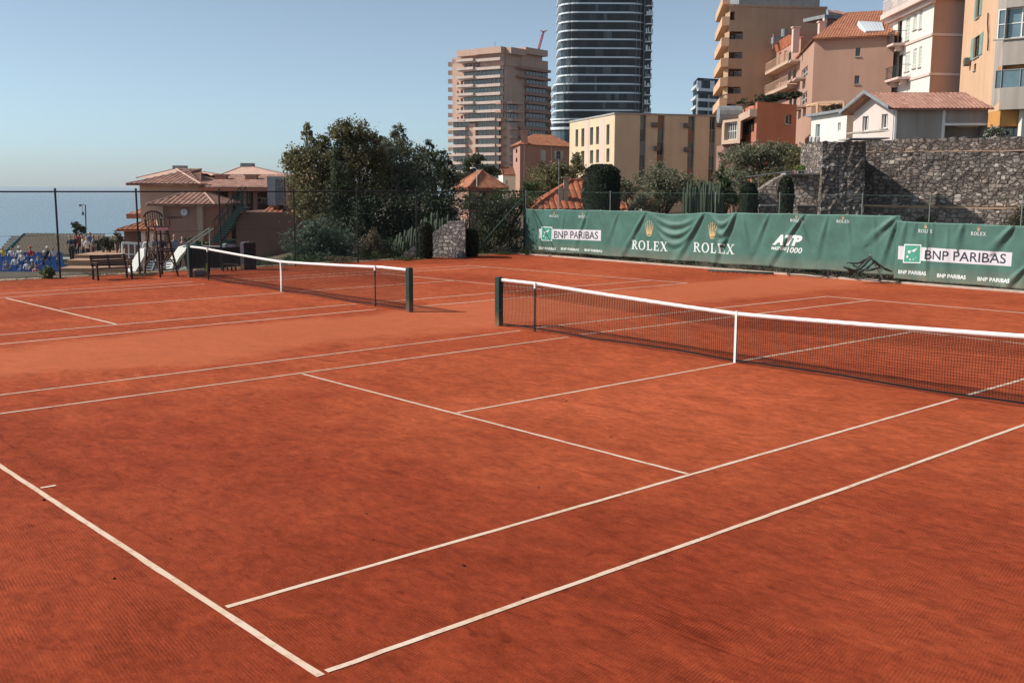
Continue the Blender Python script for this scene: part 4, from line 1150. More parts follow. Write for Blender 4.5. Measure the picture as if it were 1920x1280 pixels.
def tower(mb, D, x0t, x1t, x0b, x1b, y0, zb, depth):
    T0, T1 = at(x0t, y0, D+0.25), at(x1t, y0, D+0.25)
    B0, B1 = at(x0b, 380, D), at(x1b, 380, D); B0.z = B1.z = zb
    n, m_ = 14, 26; rr = random.Random(5)
    def grid(A0, A1, C0, C1):
        base = len(mb.v)
        for j in range(m_+1):
            for i in range(n+1):
                p = A0.lerp(A1, i/n).lerp(C0.lerp(C1, i/n), j/m_)
                jit = 0.045 if 0 < i < n else 0.02
                mb.v.append(p+Vector((rr.uniform(-jit, jit), rr.uniform(-jit, jit), rr.uniform(-.03, .05) if j == m_ else 0)))
        for j in range(m_):
            for i in range(n):
                q = base+j*(n+1)+i; mb.f.append([q, q+1, q+n+2, q+n+1]); mb.m.append(0)
    e = FH*depth
    grid(B0, B1, T0, T1); grid(B1, B1+e, T1, T1+e); grid(B0+e, B0, T0+e, T0)
    mb.quad(T0, T1, T1+e, T0+e)
mb = MB(); tower(mb, 46.8, 1543, 1624, 1541, 1621, 266, 0.0, 3.6); mb.build('masonry', M['stone'], bt)
mb = MB(); p = at(1592, 261.5, 46.6); q = at(1668, 260.5, 46.6); mb.obox(p, q-p, FH*1.6, Vector((0, 0, 0.06)))
mb.build('cap_board', M['concrete'], bt)
lw = thing('stone_wall', 'low wall of pale fitted stones stepping down left from the buttress', 'stone wall', (at(1480, 390, 47.4).x, at(1480, 390, 47.4).y, 0), 0)
stone_prism('masonry', None, None, 48.2, [(1425, 420), (1425, 356), (1450, 338), (1474, 327), (1545, 327), (1545, 420)], 0.8, M['stone_light'], parent=lw, skew=0.008)
mb = MB(); slab(mb, 47.3, 1474, 1546, 324.5, 327.5, 0.95); slab(mb, 47.33, 1425, 1461, 384, 386.5, 0.3); slab(mb, 47.33, 1490, 1543, 384, 386.5, 0.3)
mb.build('coping', M['concrete'], lw)
mb = MB(); mb.tube([at(1400, 332, 47), at(1474, 322, 47), at(1543, 318, 47)], 0.02, 6)
for px, y in ((1422, 329), (1474, 322), (1543, 318)):
    mb.tube([at(px, y, 47), at(px, y+24, 47)], 0.02, 6)
tag(mb.build('handrail', M['grey_metal']), 'thin grey handrail over the low fitted stone wall', 'handrail')
shrub('bush', 'dark round bush poking over the lower banner', 'shrub', 47, [(1738, 418, 20, 12)], LEAF['hedge'], 0.1, 2.0, 'bushes in front of the houses')
shrub('bush', 'reddish green creeper at the right end of the lower wall', 'shrub', 46, [(1905, 410, 14, 10), (1895, 420, 16, 8), (1915, 395, 10, 8)], LEAF['brownish'], 0.1, 1.6, 'bushes in front of the houses')
# ================================================================ BUILDINGS
class Face:
    """an upright wall plane between two plan points, a (left) to b (right) as seen from the camera"""
    def __init__(self, a, b, z0, z1):
        self.a = Vector((a.x, a.y, 0)); self.b = Vector((b.x, b.y, 0)); self.z0, self.z1 = z0, z1
        self.L = (self.b-self.a).length; self.t = (self.b-self.a)/self.L
        n = Vector((self.t.y, -self.t.x, 0))
        mid = (self.a+self.b)/2
        if n.dot(Vector((CAM.x, CAM.y, 0))-mid) < 0: n = -n
        self.n = n
    def uz(self, px, py):
        d = ray(px, py); o = CAM-Vector((self.a.x, self.a.y, 0)); t = -(o.dot(self.n))/(d.dot(self.n)); p = CAM+d*t
        return ((p-self.a).dot(self.t), p.z)
    def pt(self, u, z, out=0.0): return self.a+self.t*u+self.n*out+Vector((0, 0, z))
    def rect(self, x0, y0, x1, y1):
        ym = (y0+y1)/2
        u0 = self.uz(x0, ym)[0]; u1 = self.uz(x1, ym)[0]; um = self.uz((x0+x1)/2, y0)[1]; ub = self.uz((x0+x1)/2, y1)[1]
        return (u0, ub, u1, um)
def wall_holes(mb, F, rects, depth=0.2, mi=0, z0=None, z1=None, mr=None):
    z0 = F.z0 if z0 is None else z0; z1 = F.z1 if z1 is None else z1
    rs = []
    for r in rects:
        r = (max(0.02, r[0]), max(z0+0.02, r[1]), min(F.L-0.02, r[2]), min(z1-0.02, r[3]))
        if r[2]-r[0] > 0.03 and r[3]-r[1] > 0.03: rs.append(r)
    us = sorted(set([0, F.L]+[r[0] for r in rs]+[r[2] for r in rs])); zs = sorted(set([z0, z1]+[r[1] for r in rs]+[r[3] for r in rs]))
    for i in range(len(us)-1):
        for j in range(len(zs)-1):
            uc, zc = (us[i]+us[i+1])/2, (zs[j]+zs[j+1])/2
            if any(r[0] < uc < r[2] and r[1] < zc < r[3] for r in rs): continue
            mb.quad(F.pt(us[i], zs[j]), F.pt(us[i+1], zs[j]), F.pt(us[i+1], zs[j+1]), F.pt(us[i], zs[j+1]), mi)
    for (a, b, c, d) in rs:
        m_ = mi if mr is None else mr
        mb.quad(F.pt(a, b), F.pt(a, d), F.pt(a, d, -depth), F.pt(a, b, -depth), m_); mb.quad(F.pt(c, b), F.pt(c, d), F.pt(c, d, -depth), F.pt(c, b, -depth), m_)
        mb.quad(F.pt(a, b), F.pt(c, b), F.pt(c, b, -depth), F.pt(a, b, -depth), m_); mb.quad(F.pt(a, d), F.pt(c, d), F.pt(c, d, -depth), F.pt(a, d, -depth), m_)
    return rs
def fbox(mb, F, u0, z0, u1, z1, d0, d1, mi=0):
    mb.obox(F.pt(u0, z0, d0), F.t*(u1-u0), F.n*(d1-d0), Vector((0, 0, z1-z0)), mi)
def window(F, r, parent, pane='glass_dark', frame='white_paint', depth=0.16, bars=1, cross=1, sill=True, w=0.06, shutters=None, name='window'):
    u0, z0, u1, z1 = r
    mb = MB(); fbox(mb, F, u0, z0, u1, z1, -depth-0.03, -depth); win = mb.build(name, M[pane], parent)
    if frame:
        mb = MB(); d0, d1 = -depth+0.002, -depth+0.05
        fbox(mb, F, u0, z0, u0+w, z1, d0, d1); fbox(mb, F, u1-w, z0, u1, z1, d0, d1)
        fbox(mb, F, u0+w, z0, u1-w, z0+w, d0, d1); fbox(mb, F, u0+w, z1-w, u1-w, z1, d0, d1)
        for k in range(bars):
            uc = u0+(u1-u0)*(k+1)/(bars+1); fbox(mb, F, uc-w/2, z0+w, uc+w/2, z1-w, d0, d1-0.004)
        for k in range(cross):
            zc = z0+(z1-z0)*(k+1)/(cross+1); fbox(mb, F, u0+w, zc-w/3, u1-w, zc+w/3, d0, d1-0.008)
        mb.build('frame', M[frame], win)
    if sill:
        mb = MB(); fbox(mb, F, u0-0.08, z0-0.07, u1+0.08, z0-0.002, -0.02, 0.10); mb.build('sill', M['concrete'], win)
    if shutters:
        for s in (0, 1):
            mb = MB(); sw = (u1-u0)*0.5; a = u0-sw-0.02 if s == 0 else u1+0.02
            fbox(mb, F, a, z0, a+sw, z1, 0.01, 0.05)
            n = max(4, int((z1-z0)/0.09))
            for k in range(n):
                zz = z0+(z1-z0)*(k+0.5)/n; mb.obox(F.pt(a+0.05, zz, 0.05), F.t*(sw-0.1), F.n*0.02+Vector((0, 0, -0.02)), Vector((0, 0, 0.03)))
            mb.build('shutter', M[shutters], parent)
    return win
def corner(px, py, D):
    return at(px, py, D)
def block(L, C, Rr, zb, ytop=None):
    """L, C, Rr: (px, D) plan corners; C carries the roof pixel row; returns faces and the four plan corners"""
    z1 = at(C[0], C[1], C[2]).z
    l = at(L[0], 300, L[1]); c = at(C[0], 300, C[2]); r = at(Rr[0], 300, Rr[1])
    b = l+r-c
    return Face(l, c, zb, z1), Face(c, r, zb, z1), (l, c, r, b), z1
def back_and_roof(mb, pts, zb, z1, mi=0, flat=True, mroof=None):
    l, c, r, b = [Vector((p.x, p.y, 0)) for p in pts]; Z0, Z1 = Vector((0, 0, zb)), Vector((0, 0, z1))
    mb.quad(r+Z0, b+Z0, b+Z1, r+Z1, mi); mb.quad(b+Z0, l+Z0, l+Z1, b+Z1, mi)
    if flat: mb.quad(l+Z1, c+Z1, r+Z1, b+Z1, mi if mroof is None else mroof)
def tiled(mb, p0, p1, p2, p3, pitch=0.24, amp=0.05, mi=0):
    """corrugated tile slope; p0-p1 eave, p3-p2 ridge (p3 above p0)"""
    p0, p1, p2, p3 = map(Vector, (p0, p1, p2, p3))
    Lw = (p1-p0).length; e_ = (p1-p0)/Lw; q3 = p3-p0; q2 = p2-p0
    u3, u2 = q3.dot(e_), q2.dot(e_); hv = q3-e_*u3
    n = max(2, int(Lw/pitch)); nor = (p1-p0).cross(p3-p0).normalized()
    if nor.z < 0: nor = -nor
    if u2 < u3: u2 = u3 = (u2+u3)/2
    prof = [0.0, 0.8, 1.0, 0.8, 0.0]; rows = []
    for i in range(n*4+1):
        u = Lw*i/(n*4); h = prof[i % 4]*amp; v = 1.0
        if u3 > 0 and u < u3: v = u/u3
        if u2 < Lw and u > u2: v = (Lw-u)/(Lw-u2)
        sk = (u3 if u3 < 0 else 0)      # a verge that leans outwards
        a = p0+e_*u; b = a+hv*v+e_*(sk*(1-u/Lw)+((u2-Lw) if u2 > Lw else 0)*(u/Lw))
        rows.append((a+nor*h, b+nor*h))
    base = len(mb.v)
    for a, b in rows: mb.v += [a, b]
    for i in range(len(rows)-1):
        mb.f.append([base+2*i, base+2*i+2, base+2*i+3, base+2*i+1]); mb.m.append(mi)
    # board under the tiles
    d = nor*0.08
    mb.add([p0-nor*.005, p1-nor*.005, p2-nor*.005, p3-nor*.005, p0-d, p1-d, p2-d, p3-d], [(0, 1, 5, 4), (4, 5, 6, 7), (1, 2, 6, 5), (3, 0, 4, 7)], mi)
def air_unit(F, u, z, parent, s=0.8):
    mb = MB(); fbox(mb, F, u, z, u+s, z+s*0.7, 0.06, 0.4); c = F.pt(u+s*0.4, z+s*0.35, 0.4)
    mb.tube([c, c+F.n*0.03], s*0.26, 14); fbox(mb, F, u+0.1, z-0.08, u+0.16, z, 0, 0.4); fbox(mb, F, u+s-0.16, z-0.08, u+s-0.1, z, 0, 0.4)
    return mb.build('air_conditioner', M['aircon'], parent)
def railing(mb, p, q, h, n, r=0.02):
    p, q = Vector(p), Vector(q); up = Vector((0, 0, h))
    mb.bar(p+up, q+up, r*2, r*2); mb.bar(p+up*0.08, q+up*0.08, r*1.4, r*1.4)
    for i in range(n+1):
        a = p.lerp(q, i/n); mb.bar(a, a+up, r, r)

M['aircon'] = mat('aircon', (0.16, 0.13, 0.11), var=0.15, rough=0.5)
M['roof_orange'] = tilemat('roof_orange', (0.22, 0.075, 0.040), (0.50, 0.21, 0.12))
M['roof_pink'] = tilemat('roof_pink', (0.24, 0.11, 0.085), (0.44, 0.24, 0.18))
M['roof_red'] = tilemat('roof_red', (0.26, 0.065, 0.035), (0.48, 0.17, 0.09))
M['salmon'] = stucco('salmon', (0.44, 0.25, 0.195))
M['salmon_pale'] = stucco('salmon_pale', (0.52, 0.37, 0.28))
M['cream'] = stucco('cream_yellow', (0.66, 0.52, 0.36))
M['cream_pink'] = stucco('cream_pink', (0.66, 0.50, 0.44))
M['brown_yellow'] = stucco('ochre_render', (0.45, 0.31, 0.21))
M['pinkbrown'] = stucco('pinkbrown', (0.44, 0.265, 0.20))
M['terracotta'] = stucco('terracotta_render', (0.44, 0.175, 0.115))
M['peach'] = stucco('peach', (0.62, 0.40, 0.26))
M['whitepink'] = stucco('whitepink', (0.66, 0.56, 0.52))
M['greybeige'] = stucco('greybeige', (0.44, 0.385, 0.345), streak=0.25)
M['orange_soffit'] = stucco('orange_soffit', (0.55, 0.27, 0.09))
M['brick_brown'] = stucco('brick_brown', (0.33, 0.18, 0.145))
M['shutter_pale'] = mat('shutter_pale', (0.50, 0.55, 0.50), rough=0.7, var=0.1)
M['shutter_green'] = mat('shutter_green', (0.28, 0.42, 0.36), rough=0.7, var=0.1)
M['roof_grey'] = mat('roof_grey', (0.24, 0.25, 0.26), var=0.2, rough=0.6)
M['tower_slab'] = mat('tower_slab', (0.70, 0.74, 0.78), var=0.05, rough=0.35, spec=0.5)
M['tower_glass'] = glassmat('tower_glass', (0.010, 0.018, 0.024), rough=0.15, var=0.9, scale=0.16, spec=0.16)
def panemat(name, cols, cell, zc, spec=0.2, rough=0.15):
    m = bpy.data.materials.new(name); m.use_nodes = True; nt = m.node_tree; N = nt.nodes; L = nt.links; b = N['Principled BSDF']
    b.inputs['Roughness'].default_value = rough; b.inputs['Specular IOR Level'].default_value = spec
    geo = N.new('ShaderNodeNewGeometry'); mp = N.new('ShaderNodeMapping'); mp.inputs['Scale'].default_value = (1/cell, 1/cell, 1/zc); L.new(geo.outputs['Position'], mp.inputs['Vector'])
    fl = N.new('ShaderNodeVectorMath'); fl.operation = 'FLOOR'; L.new(mp.outputs['Vector'], fl.inputs[0])
    wn_ = N.new('ShaderNodeTexWhiteNoise'); L.new(fl.outputs['Vector'], wn_.inputs['Vector'])
    rp = N.new('ShaderNodeValToRGB'); cr = rp.color_ramp; cr.elements[0].color = (*cols[0], 1); cr.elements[1].color = (*cols[2], 1); cr.elements[0].position = 0.2; el = cr.elements.new(0.8); el.color = (*cols[1], 1)
    L.new(wn_.outputs['Value'], rp.inputs['Fac']); L.new(rp.outputs['Color'], b.inputs['Base Color']); return m
M['tower_glass'] = panemat('tower_glass', ((0.006, 0.011, 0.015), (0.020, 0.030, 0.038), (0.085, 0.105, 0.12)), 2.3, 3.19)  # random pane tones stand for varied reflections, painted into the glass colour
M['blue_glass'] = glassmat('blue_glass', (0.045, 0.075, 0.095), var=0.5, scale=0.5)
M['teal_glass'] = glassmat('teal_glass', (0.06, 0.13, 0.12), var=0.4, scale=0.5)
M['crane_red'] = mat('crane_red', (0.50, 0.10, 0.12), rough=0.6)

# ---------------------------------------------------------------- glass skyscraper
def rounded_plan(cx, cD, hw, hd, rad, n=6):
    pts = []
    for (sx, sy, a0) in ((1, -1, -90), (1, 1, 0), (-1, 1, 90), (-1, -1, 180)):
        for k in range(n+1):
            a = R(a0+90*k/n); pts.append((cx+sx*(hw-rad)+rad*math.cos(a), cD+sy*(hd-rad)+rad*math.sin(a)))
    return pts
sky_t = thing('glass_skyscraper', 'tall dark glass tower ringed by thin white floor slabs', 'skyscraper', vf(0, 1, 0), 0)
DT = 400.0; kT = DT/FPX
def sx_(px): return (px-960)*kT
sky_t.location = vf(sx_(1128), DT+18, 0)
def plan_pts(x0, x1, dback, rad, z):
    c = (x0+x1)/2; hw = (x1-x0)/2
    return [vf(s, d, z) for s, d in rounded_plan(c, DT+dback/2, hw, dback/2, rad)]
def ring_slab(parent, x0, x1, dback, rad, z, h, name, mt):
    mb = MB(); p = plan_pts(x0, x1, dback, rad, z); n = len(p); q = [v+Vector((0, 0, h)) for v in p]
    mb.add(p+q, [tuple(range(n-1, -1, -1)), tuple(range(n, 2*n))]+[(i, (i+1) % n, n+(i+1) % n, n+i) for i in range(n)])
    return mb.build(name, mt, parent)
def glass_cols(parent, x0, x1, dback, rad, z, h):
    """one storey of glazing with mullions"""
    return ring_slab(parent, x0, x1, dback, rad, z, h, 'glazing', M['tower_glass'])
ys = [8+15.75*i for i in range(16)]
zt0 = at(1128, 8, DT).z; pitchT = 15.75*kT
lev = [zt0-i*pitchT for i in range(16)]
wide = lambda i: 0 if i < 9 else (1.6 if i < 13 else 2.6)
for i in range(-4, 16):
    z = zt0-i*pitchT; e = wide(i)
    xl, xr = sx_(1043)-e, sx_(1203)
    sl = ring_slab(sky_t, xl, xr, 34, 7.0, z, 0.55, 'floor_slab', M['tower_slab'])
    ring_slab(sky_t, xl+1.0, xr-0.6, 32.6, 6.4, z-pitchT+0.55, pitchT-0.55, 'glazing', M['tower_glass'])
mb = MB()       # mullions
for k in range(22):
    x = sx_(1052)+k*(sx_(1198)-sx_(1052))/21
    p = vf(x, DT+0.55, zt0-15*pitchT); mb.obox(p, RH*0.12, FH*0.14, Vector((0, 0, pitchT*19.4)))
sky_t_m = mb.build('mullions', M['grey_metal'], sky_t)
# set-back right wing with small balconies
for i in range(-4, 16):
    z = zt0-i*pitchT-0.9
    ring_slab(sky_t, sx_(1199), sx_(1215), 24, 2.5, z+0.2, 0.4, 'balcony_slab', M['tower_slab'])
    mb = MB(); rz_ = random.Random(i)
    for k in range(3):
        if rz_.random() < 0.75: p = vf(sx_(1201)+k*1.0+rz_.uniform(-.2, .2), DT+0.3, z+0.6); mb.obox(p, RH*rz_.uniform(0.3, 0.8), FH*0.5, Vector((0, 0, rz_.uniform(0.8, 1.9))))
    if mb.v: mb.build('balcony_screen', M['tower_slab'] if i % 2 else M['grey_metal'], sky_t)
mb = MB(); p = vf(sx_(1197), DT+1.5, -4); mb.obox(p, RH*(sx_(1212)-sx_(1197)), FH*20, Vector((0, 0, zt0+4*pitchT+4))); mb.build('side_core', M['tower_glass'], sky_t)
ring_slab(sky_t, sx_(1030), sx_(1205), 36, 7, -4, at(1100, 246, DT).z+4, 'podium', M['blue_glass'])
for y in (243, 231): ring_slab(sky_t, sx_(1029), sx_(1205), 37, 7, at(1100, y, DT).z, 0.7, 'floor_slab', M['tower_slab'])

# ---------------------------------------------------------------- brown terraced tower
DB = 330.0
bt2 = thing('apartment_tower', 'brown pink apartment tower with stacked white edged terraces and stepped roof', 'apartment tower', vf((947-960)*DB/FPX, DB, -4), 0)
M['tower_pink'] = stucco('tower_pink', (0.56, 0.36, 0.28), streak=0.08)
M['tower_shade'] = stucco('tower_shade', (0.40, 0.22, 0.175), streak=0.08)  # right side of the tower, its shade put into a darker brown
M['balcony_pale'] = stucco('balcony_pale', (0.62, 0.48, 0.42), streak=0.1)
FL, FR, pts, z1 = block((849, 342), (948, 103, 330), (1026, 347), -6)
mb = MB(); wall_holes(mb, FL, [FL.rect(857, 155+i*16.2, 860, 160+i*16.2) for i in range(8)]+[FL.rect(864, 152+i*16.2, 868, 159+i*16.2) for i in range(9)], 0.6)
wall_holes(mb, FR, []); back_and_roof(mb, pts, -6, z1); mb.build('wall', M['tower_pink'], bt2)
mb = MB()
for (xa, xb, ya, F, t) in ((849, 872, 108, FL, 0.6), (866, 903, 95, FL, 3.0), (903, 948, 91, FL, 3.5), (948, 975, 92, FR, 3.0), (975, 1014, 93, FR, 3.2)):
    u0 = F.uz(xa, 110)[0]; u1 = F.uz(xb, 110)[0]; zt = F.uz((xa+xb)/2, ya)[1]
    fbox(mb, F, u0, z1-3.2, u1, zt-1.9, -6, t-2.6); fbox(mb, F, u0-0.3, zt-1.9, u1+0.3, zt, -6, t-0.6)
mb.build('roof_storey', M['tower_pink'], bt2)
def bal(F, x0, x1, y, h_px, out, mt='balcony_pale', slab=0.5):
    u0 = F.uz(x0, y)[0]; u1 = F.uz(x1, y)[0]; zc = F.uz((x0+x1)/2, y)[1]; h = h_px*DB/FPX
    mb = MB(); fbox(mb, F, u0, zc-h, u1, zc-h+0.35, 0.01, out); fbox(mb, F, u0, zc-h+0.35, u1, zc, out-0.25, out)
    fbox(mb, F, u0, zc-h+0.35, u0+0.2, zc, 0.02, out-0.25); fbox(mb, F, u1-0.2, zc-h+0.35, u1, zc, 0.02, out-0.25)
    return mb.build('balcony', M[mt], bt2)
def glz(F, x0, x1, y0, y1, m_, out=0.05):
    r = F.rect(x0, y0, x1, y1); mb = MB(); fbox(mb, F, r[0], r[1], r[2], r[3], 0.0, out)
    w = mb.build('window', M[m_], bt2)
    mb = MB(); n = max(2, int((r[2]-r[0])/1.5))
    for k in range(n+1):
        u = r[0]+(r[2]-r[0])*k/n; fbox(mb, F, u-0.08, r[1], u+0.08, r[3], out, out+0.12)
    mb.build('frame', M['balcony_pale'], w)
rb = random.Random(4)
for i in range(15):
    y = 112+i*15.9
    gm = rb.choice(['glass_dark', 'glass_blue', 'blue_glass', 'teal_glass', 'glass_dark'])
    if i < 7:
        bal(FL, 867, 946, y, 5.0, 2.4); glz(FL, 872, 944, y+5.5, y+15.0, gm, 0.4)
        bal(FL, 867, 898, y+0.4, 4.6, 3.2)
    else:
        bal(FL, 897 if i > 7 else 870, 938, y, 5.0, 3.0); glz(FL, 899, 938, y+5.5, y+15, gm, 0.8)
        bal(FL, 850, 883, y+1, 5.0, 3.0); glz(FL, 852, 882, y+6.5, y+15, 'glass_dark', 0.6)
    if i > 4: bal(FL, 938, 948, y, 4.6, 2.6, 'tower_pink'); bal(FR, 948, 972 if i < 8 else 960, y, 4.6, 2.4, 'tower_pink'); glz(FR, 949, 968 if i < 8 else 959, y+5, y+15, 'glass_dark', 0.4)  # shaded run of balconies, the shade put into its darker colour
    if i > 0:
        bal(FR, 962+(20 if 2 < i < 8 else 5), 1024, y+1, 4.6, 2.0, 'tower_shade'); glz(FR, 985, 1022, y+6, y+14.5, 'glass_dark', 0.3)
    # little bright balconies on the far left flank
    mb = MB(); p = at(840, y+10, 344); mb.obox(p, RH*2.6, FH*3, Vector((0, 0, 0.9))); mb.obox(p+Vector((0, 0, -0.3)), RH*3.0, FH*3, Vector((0, 0, 0.3)))
    mb.build('side_balcony', M['balcony_pale'], bt2)
mb = MB()
for (a, b, yt) in ((1014, 1024, 120), (1014, 1032, 163)):
    p = at(a, yt, 348); mb.obox(Vector((p.x, p.y, -6)), RH*((b-a)*348/FPX), FH*10, Vector((0, 0, p.z+6)))
for i in range(9):
    p = at(1026, 172+i*15.9, 346); mb.obox(p, RH*1.4, FH*6, Vector((0, 0, 0.9)))
mb.build('side_wing', M['tower_shade'], bt2)
for (x0, x1) in ((884, 897), (948, 962)):
    mb = MB(); F = FL if x0 < 940 else FR; r = F.rect(x0, 232, x1, 322); fbox(mb, F, r[0], r[1], r[2], r[3], 0.05, 1.6)
    mb.build('stair_shaft', M['tower_pink'], bt2)
mb = MB(); p = at(928, 92, 338); mb.tube([p, p+Vector((0, 0, 2.2))], 0.1, 5); mb.build('aerial', M['grey_metal'], bt2)
# crane jib
mb = MB(); a = at(1007, 96, 420); b = at(1017, 60, 420)
for off in (Vector((0, 0, 0)), RH*0.7, FH*0.7): mb.bar(a+off, b+off, 0.28, 0.28)
for i in range(12):
    p = a.lerp(b, i/12); q = a.lerp(b, (i+1)/12); mb.bar(p, q+RH*0.7, 0.15, 0.15); mb.bar(p+RH*0.7, q+FH*0.7, 0.15, 0.15)
mb.bar(a, a-Vector((0, 0, 50)), 0.9, 0.9)
mb.bar(b, b+RH*1.8+Vector((0, 0, 0.4)), 0.4, 0.4); mb.bar(b, b-RH*0.8+Vector((0, 0, 0.6)), 0.3, 0.3)
tag(mb.build('tower_crane', M['crane_red']), 'thin red crane jib rising beside the brown apartment tower roof', 'crane')

# ---------------------------------------------------------------- long yellow block with slit windows
yb = thing('apartment_block', 'long flat roofed yellow block with tall slit windows on its sunny end', 'apartment block', vf((1152-960)*110/FPX, 110, 0), 0)
FL, FR, pts, z1 = block((1067, 125), (1197, 214.5, 110), (1352, 113.2), -1)
FL, FR, pts, z1 = block((1067.5, 124.6), (1151.5, 214.5, 110), (1352, 113.4), -1)
sl = [(1079, 243, 1084, 275), (1090, 241, 1095.5, 275), (1106, 239, 1112, 272), (1117.5, 237.5, 1123, 270.5), (1137, 233.5, 1142.5, 271.5),
      (1079, 285, 1084, 316), (1090, 283, 1095.5, 314), (1106, 282, 1112, 307), (1117.5, 280.5, 1123, 305), (1137, 278.5, 1142.5, 304)]
rl_ = [FL.rect(*r) for r in sl]
mb = MB(); wall_holes(mb, FL, rl_, 0.35)
cols = [(1199, 1211, 219, 345), (1232, 1245, 219, 345), (1289, 1302, 221, 345), (1329, 1341, 222, 345)]
rr_ = [FR.rect(*(c[0], c[2], c[1], c[3])) for c in cols]
rr_ = [(a, -0.5, c, z1-0.02) for a, b, c, d in rr_]
wall_holes(mb, FR, rr_, 0.45); back_and_roof(mb, pts, -1, z1)
mb.build('wall', M['cream'], yb)
mb = MB()
for (x0, x1) in ((1098, 1104), (1125, 1133)):
    r = FL.rect(x0, 225, x1, 330); fbox(mb, FL, r[0], -1, r[2], z1-0.1, 0.0, 0.02)
mb.build('wall_band', M['cream_pink'], yb)
mb = MB()
for (x0, x1) in ((1152, 1196), (1211, 1215), (1302, 1329)):
    pass
for F in (FL, FR): fbox(mb, F, -0.1, z1, F.L+0.1, z1+0.18, -0.3, 0.08)
mb.build('roof_edge', M['concrete'], yb)
for i, r in enumerate(rl_):
    window(FL, r, yb, pane=['glass_dark', 'blue_glass', 'teal_glass', 'blue_glass', 'glass_dark'][i % 5], frame='roof_grey', depth=0.3, bars=0, cross=3, sill=False, w=0.035)
for k, r in enumerate(rr_):
    n = 8; step = (r[3]-r[1])/n
    for j in range(n):
        z0 = r[1]+j*step
        if (j+k) % 3 == 2:
            mb = MB(); fbox(mb, FR, r[0], z0, r[2], z0+step, -0.42, -0.30); mb.build('panel', M['brick_brown'] if k in (1, 2) else M['roof_grey'], yb)
        else: window(FR, (r[0], z0, r[2], z0+step), yb, pane='glass_dark' if (j*k) % 2 else 'teal_glass', frame='roof_grey', depth=0.36, bars=1, cross=0, sill=False, w=0.06)
for (px, py) in ((1221, 238), (1281, 239), (1344, 238), (1225, 282), (1282, 284)):
    u, z = FR.uz(px, py); air_unit(FR, u, z, yb, 0.62)

# ---------------------------------------------------------------- pink shuttered house and small neighbours
ph = thing('pink_house', 'dusty pink house with pale shutters and a low tiled roof left of the yellow block', 'house', vf((985-960)*140/FPX, 140, 0), 0)
FL, FR, pts, z1 = block((962, 149), (975, 270.5, 140), (1075, 150), -3)
wp = [(1014, 281, 1024, 301), (1043, 283, 1051, 299), (1014, 313, 1024, 331), (1040, 314, 1048, 330)]
wr = [FR.rect(*w) for w in wp]
mb = MB(); wall_holes(mb, FL, [FL.rect(967, 279, 970, 287), FL.rect(967, 296, 970, 304)], 0.2); wall_holes(mb, FR, wr, 0.2); back_and_roof(mb, pts, -3, z1, flat=False); mb.build('wall', M['salmon'], ph)
for i, r in enumerate(wr): window(FR, r, ph, pane='glass_dark' if i in (1, 3) else 'shutter_pale', frame='shutter_pale', depth=0.08, bars=1, cross=1, shutters='shutter_pale' if i in (1, 3) else None)
l, c, r, b = [Vector((p.x, p.y, z1)) for p in pts]
ctr = (l+r)/2; e = lambda p: p+(Vector((p.x, p.y, 0))-Vector((ctr.x, ctr.y, 0))).normalized()*0.5
ridge0 = c.lerp(b, 0.5).lerp(l.lerp(c, 0.5), 0.35)+Vector((0, 0, 1.7)); ridge1 = c.lerp(b, 0.5).lerp(r.lerp(b, 0.5), 0.35)+Vector((0, 0, 1.7))
mb = MB(); tiled(mb, e(c), e(r), ridge1, ridge0); tiled(mb, e(l), e(c), ridge0, ridge0+Vector((0.01, 0, 0))); tiled(mb, e(r), e(b), ridge1+Vector((0.01, 0, 0)), ridge1); tiled(mb, e(b), e(l), ridge0, ridge1)
mb.build('roof', M['roof_orange'], ph)
mb = MB()
for px in (981, 1032):
    u, z = FR.uz(px, 300); fbox(mb, FR, u, -3, u+0.14, z1, 0.02, 0.14)
mb.build('downpipe', M['cream_pink'], ph)
mb = MB(); p = at(977, 268, 141); mb.obox(Vector((p.x, p.y, z1-0.2)), RH*0.9, FH*0.9, Vector((0, 0, 1.9))); mb.obox(Vector((p.x, p.y, z1+1.7))-RH*0.15-FH*0.15, RH*1.2, FH*1.2, Vector((0, 0, 0.2))); mb.build('chimney', M['salmon'], ph)
sh = thing('small_house', 'tiny white house with an orange roof squeezed left of the pink house', 'house', vf((950-960)*120/FPX, 120, 0), 0)
FL, FR, pts, z1 = block((935, 126), (943, 328, 120), (967, 123), -3)
mb = MB(); r0 = FR.rect(948, 338, 952, 347); wall_holes(mb, FL, []); wall_holes(mb, FR, [r0], 0.15); back_and_roof(mb, pts, -3, z1, flat=False); mb.build('wall', M['white_render'], sh)
window(FR, r0, sh, sill=False)
l, c, r, b = [Vector((p.x, p.y, z1)) for p in pts]; up = Vector((0, 0, 1.0)); mb = MB(); tiled(mb, c-FH*0.4, r-FH*0.4, r.lerp(b, .5)+up, c.lerp(l, .5)+up); tiled(mb, b+FH*.4, l+FH*.4, c.lerp(l, .5)+up, r.lerp(b, .5)+up)
mb.build('roof', M['roof_orange'], sh)

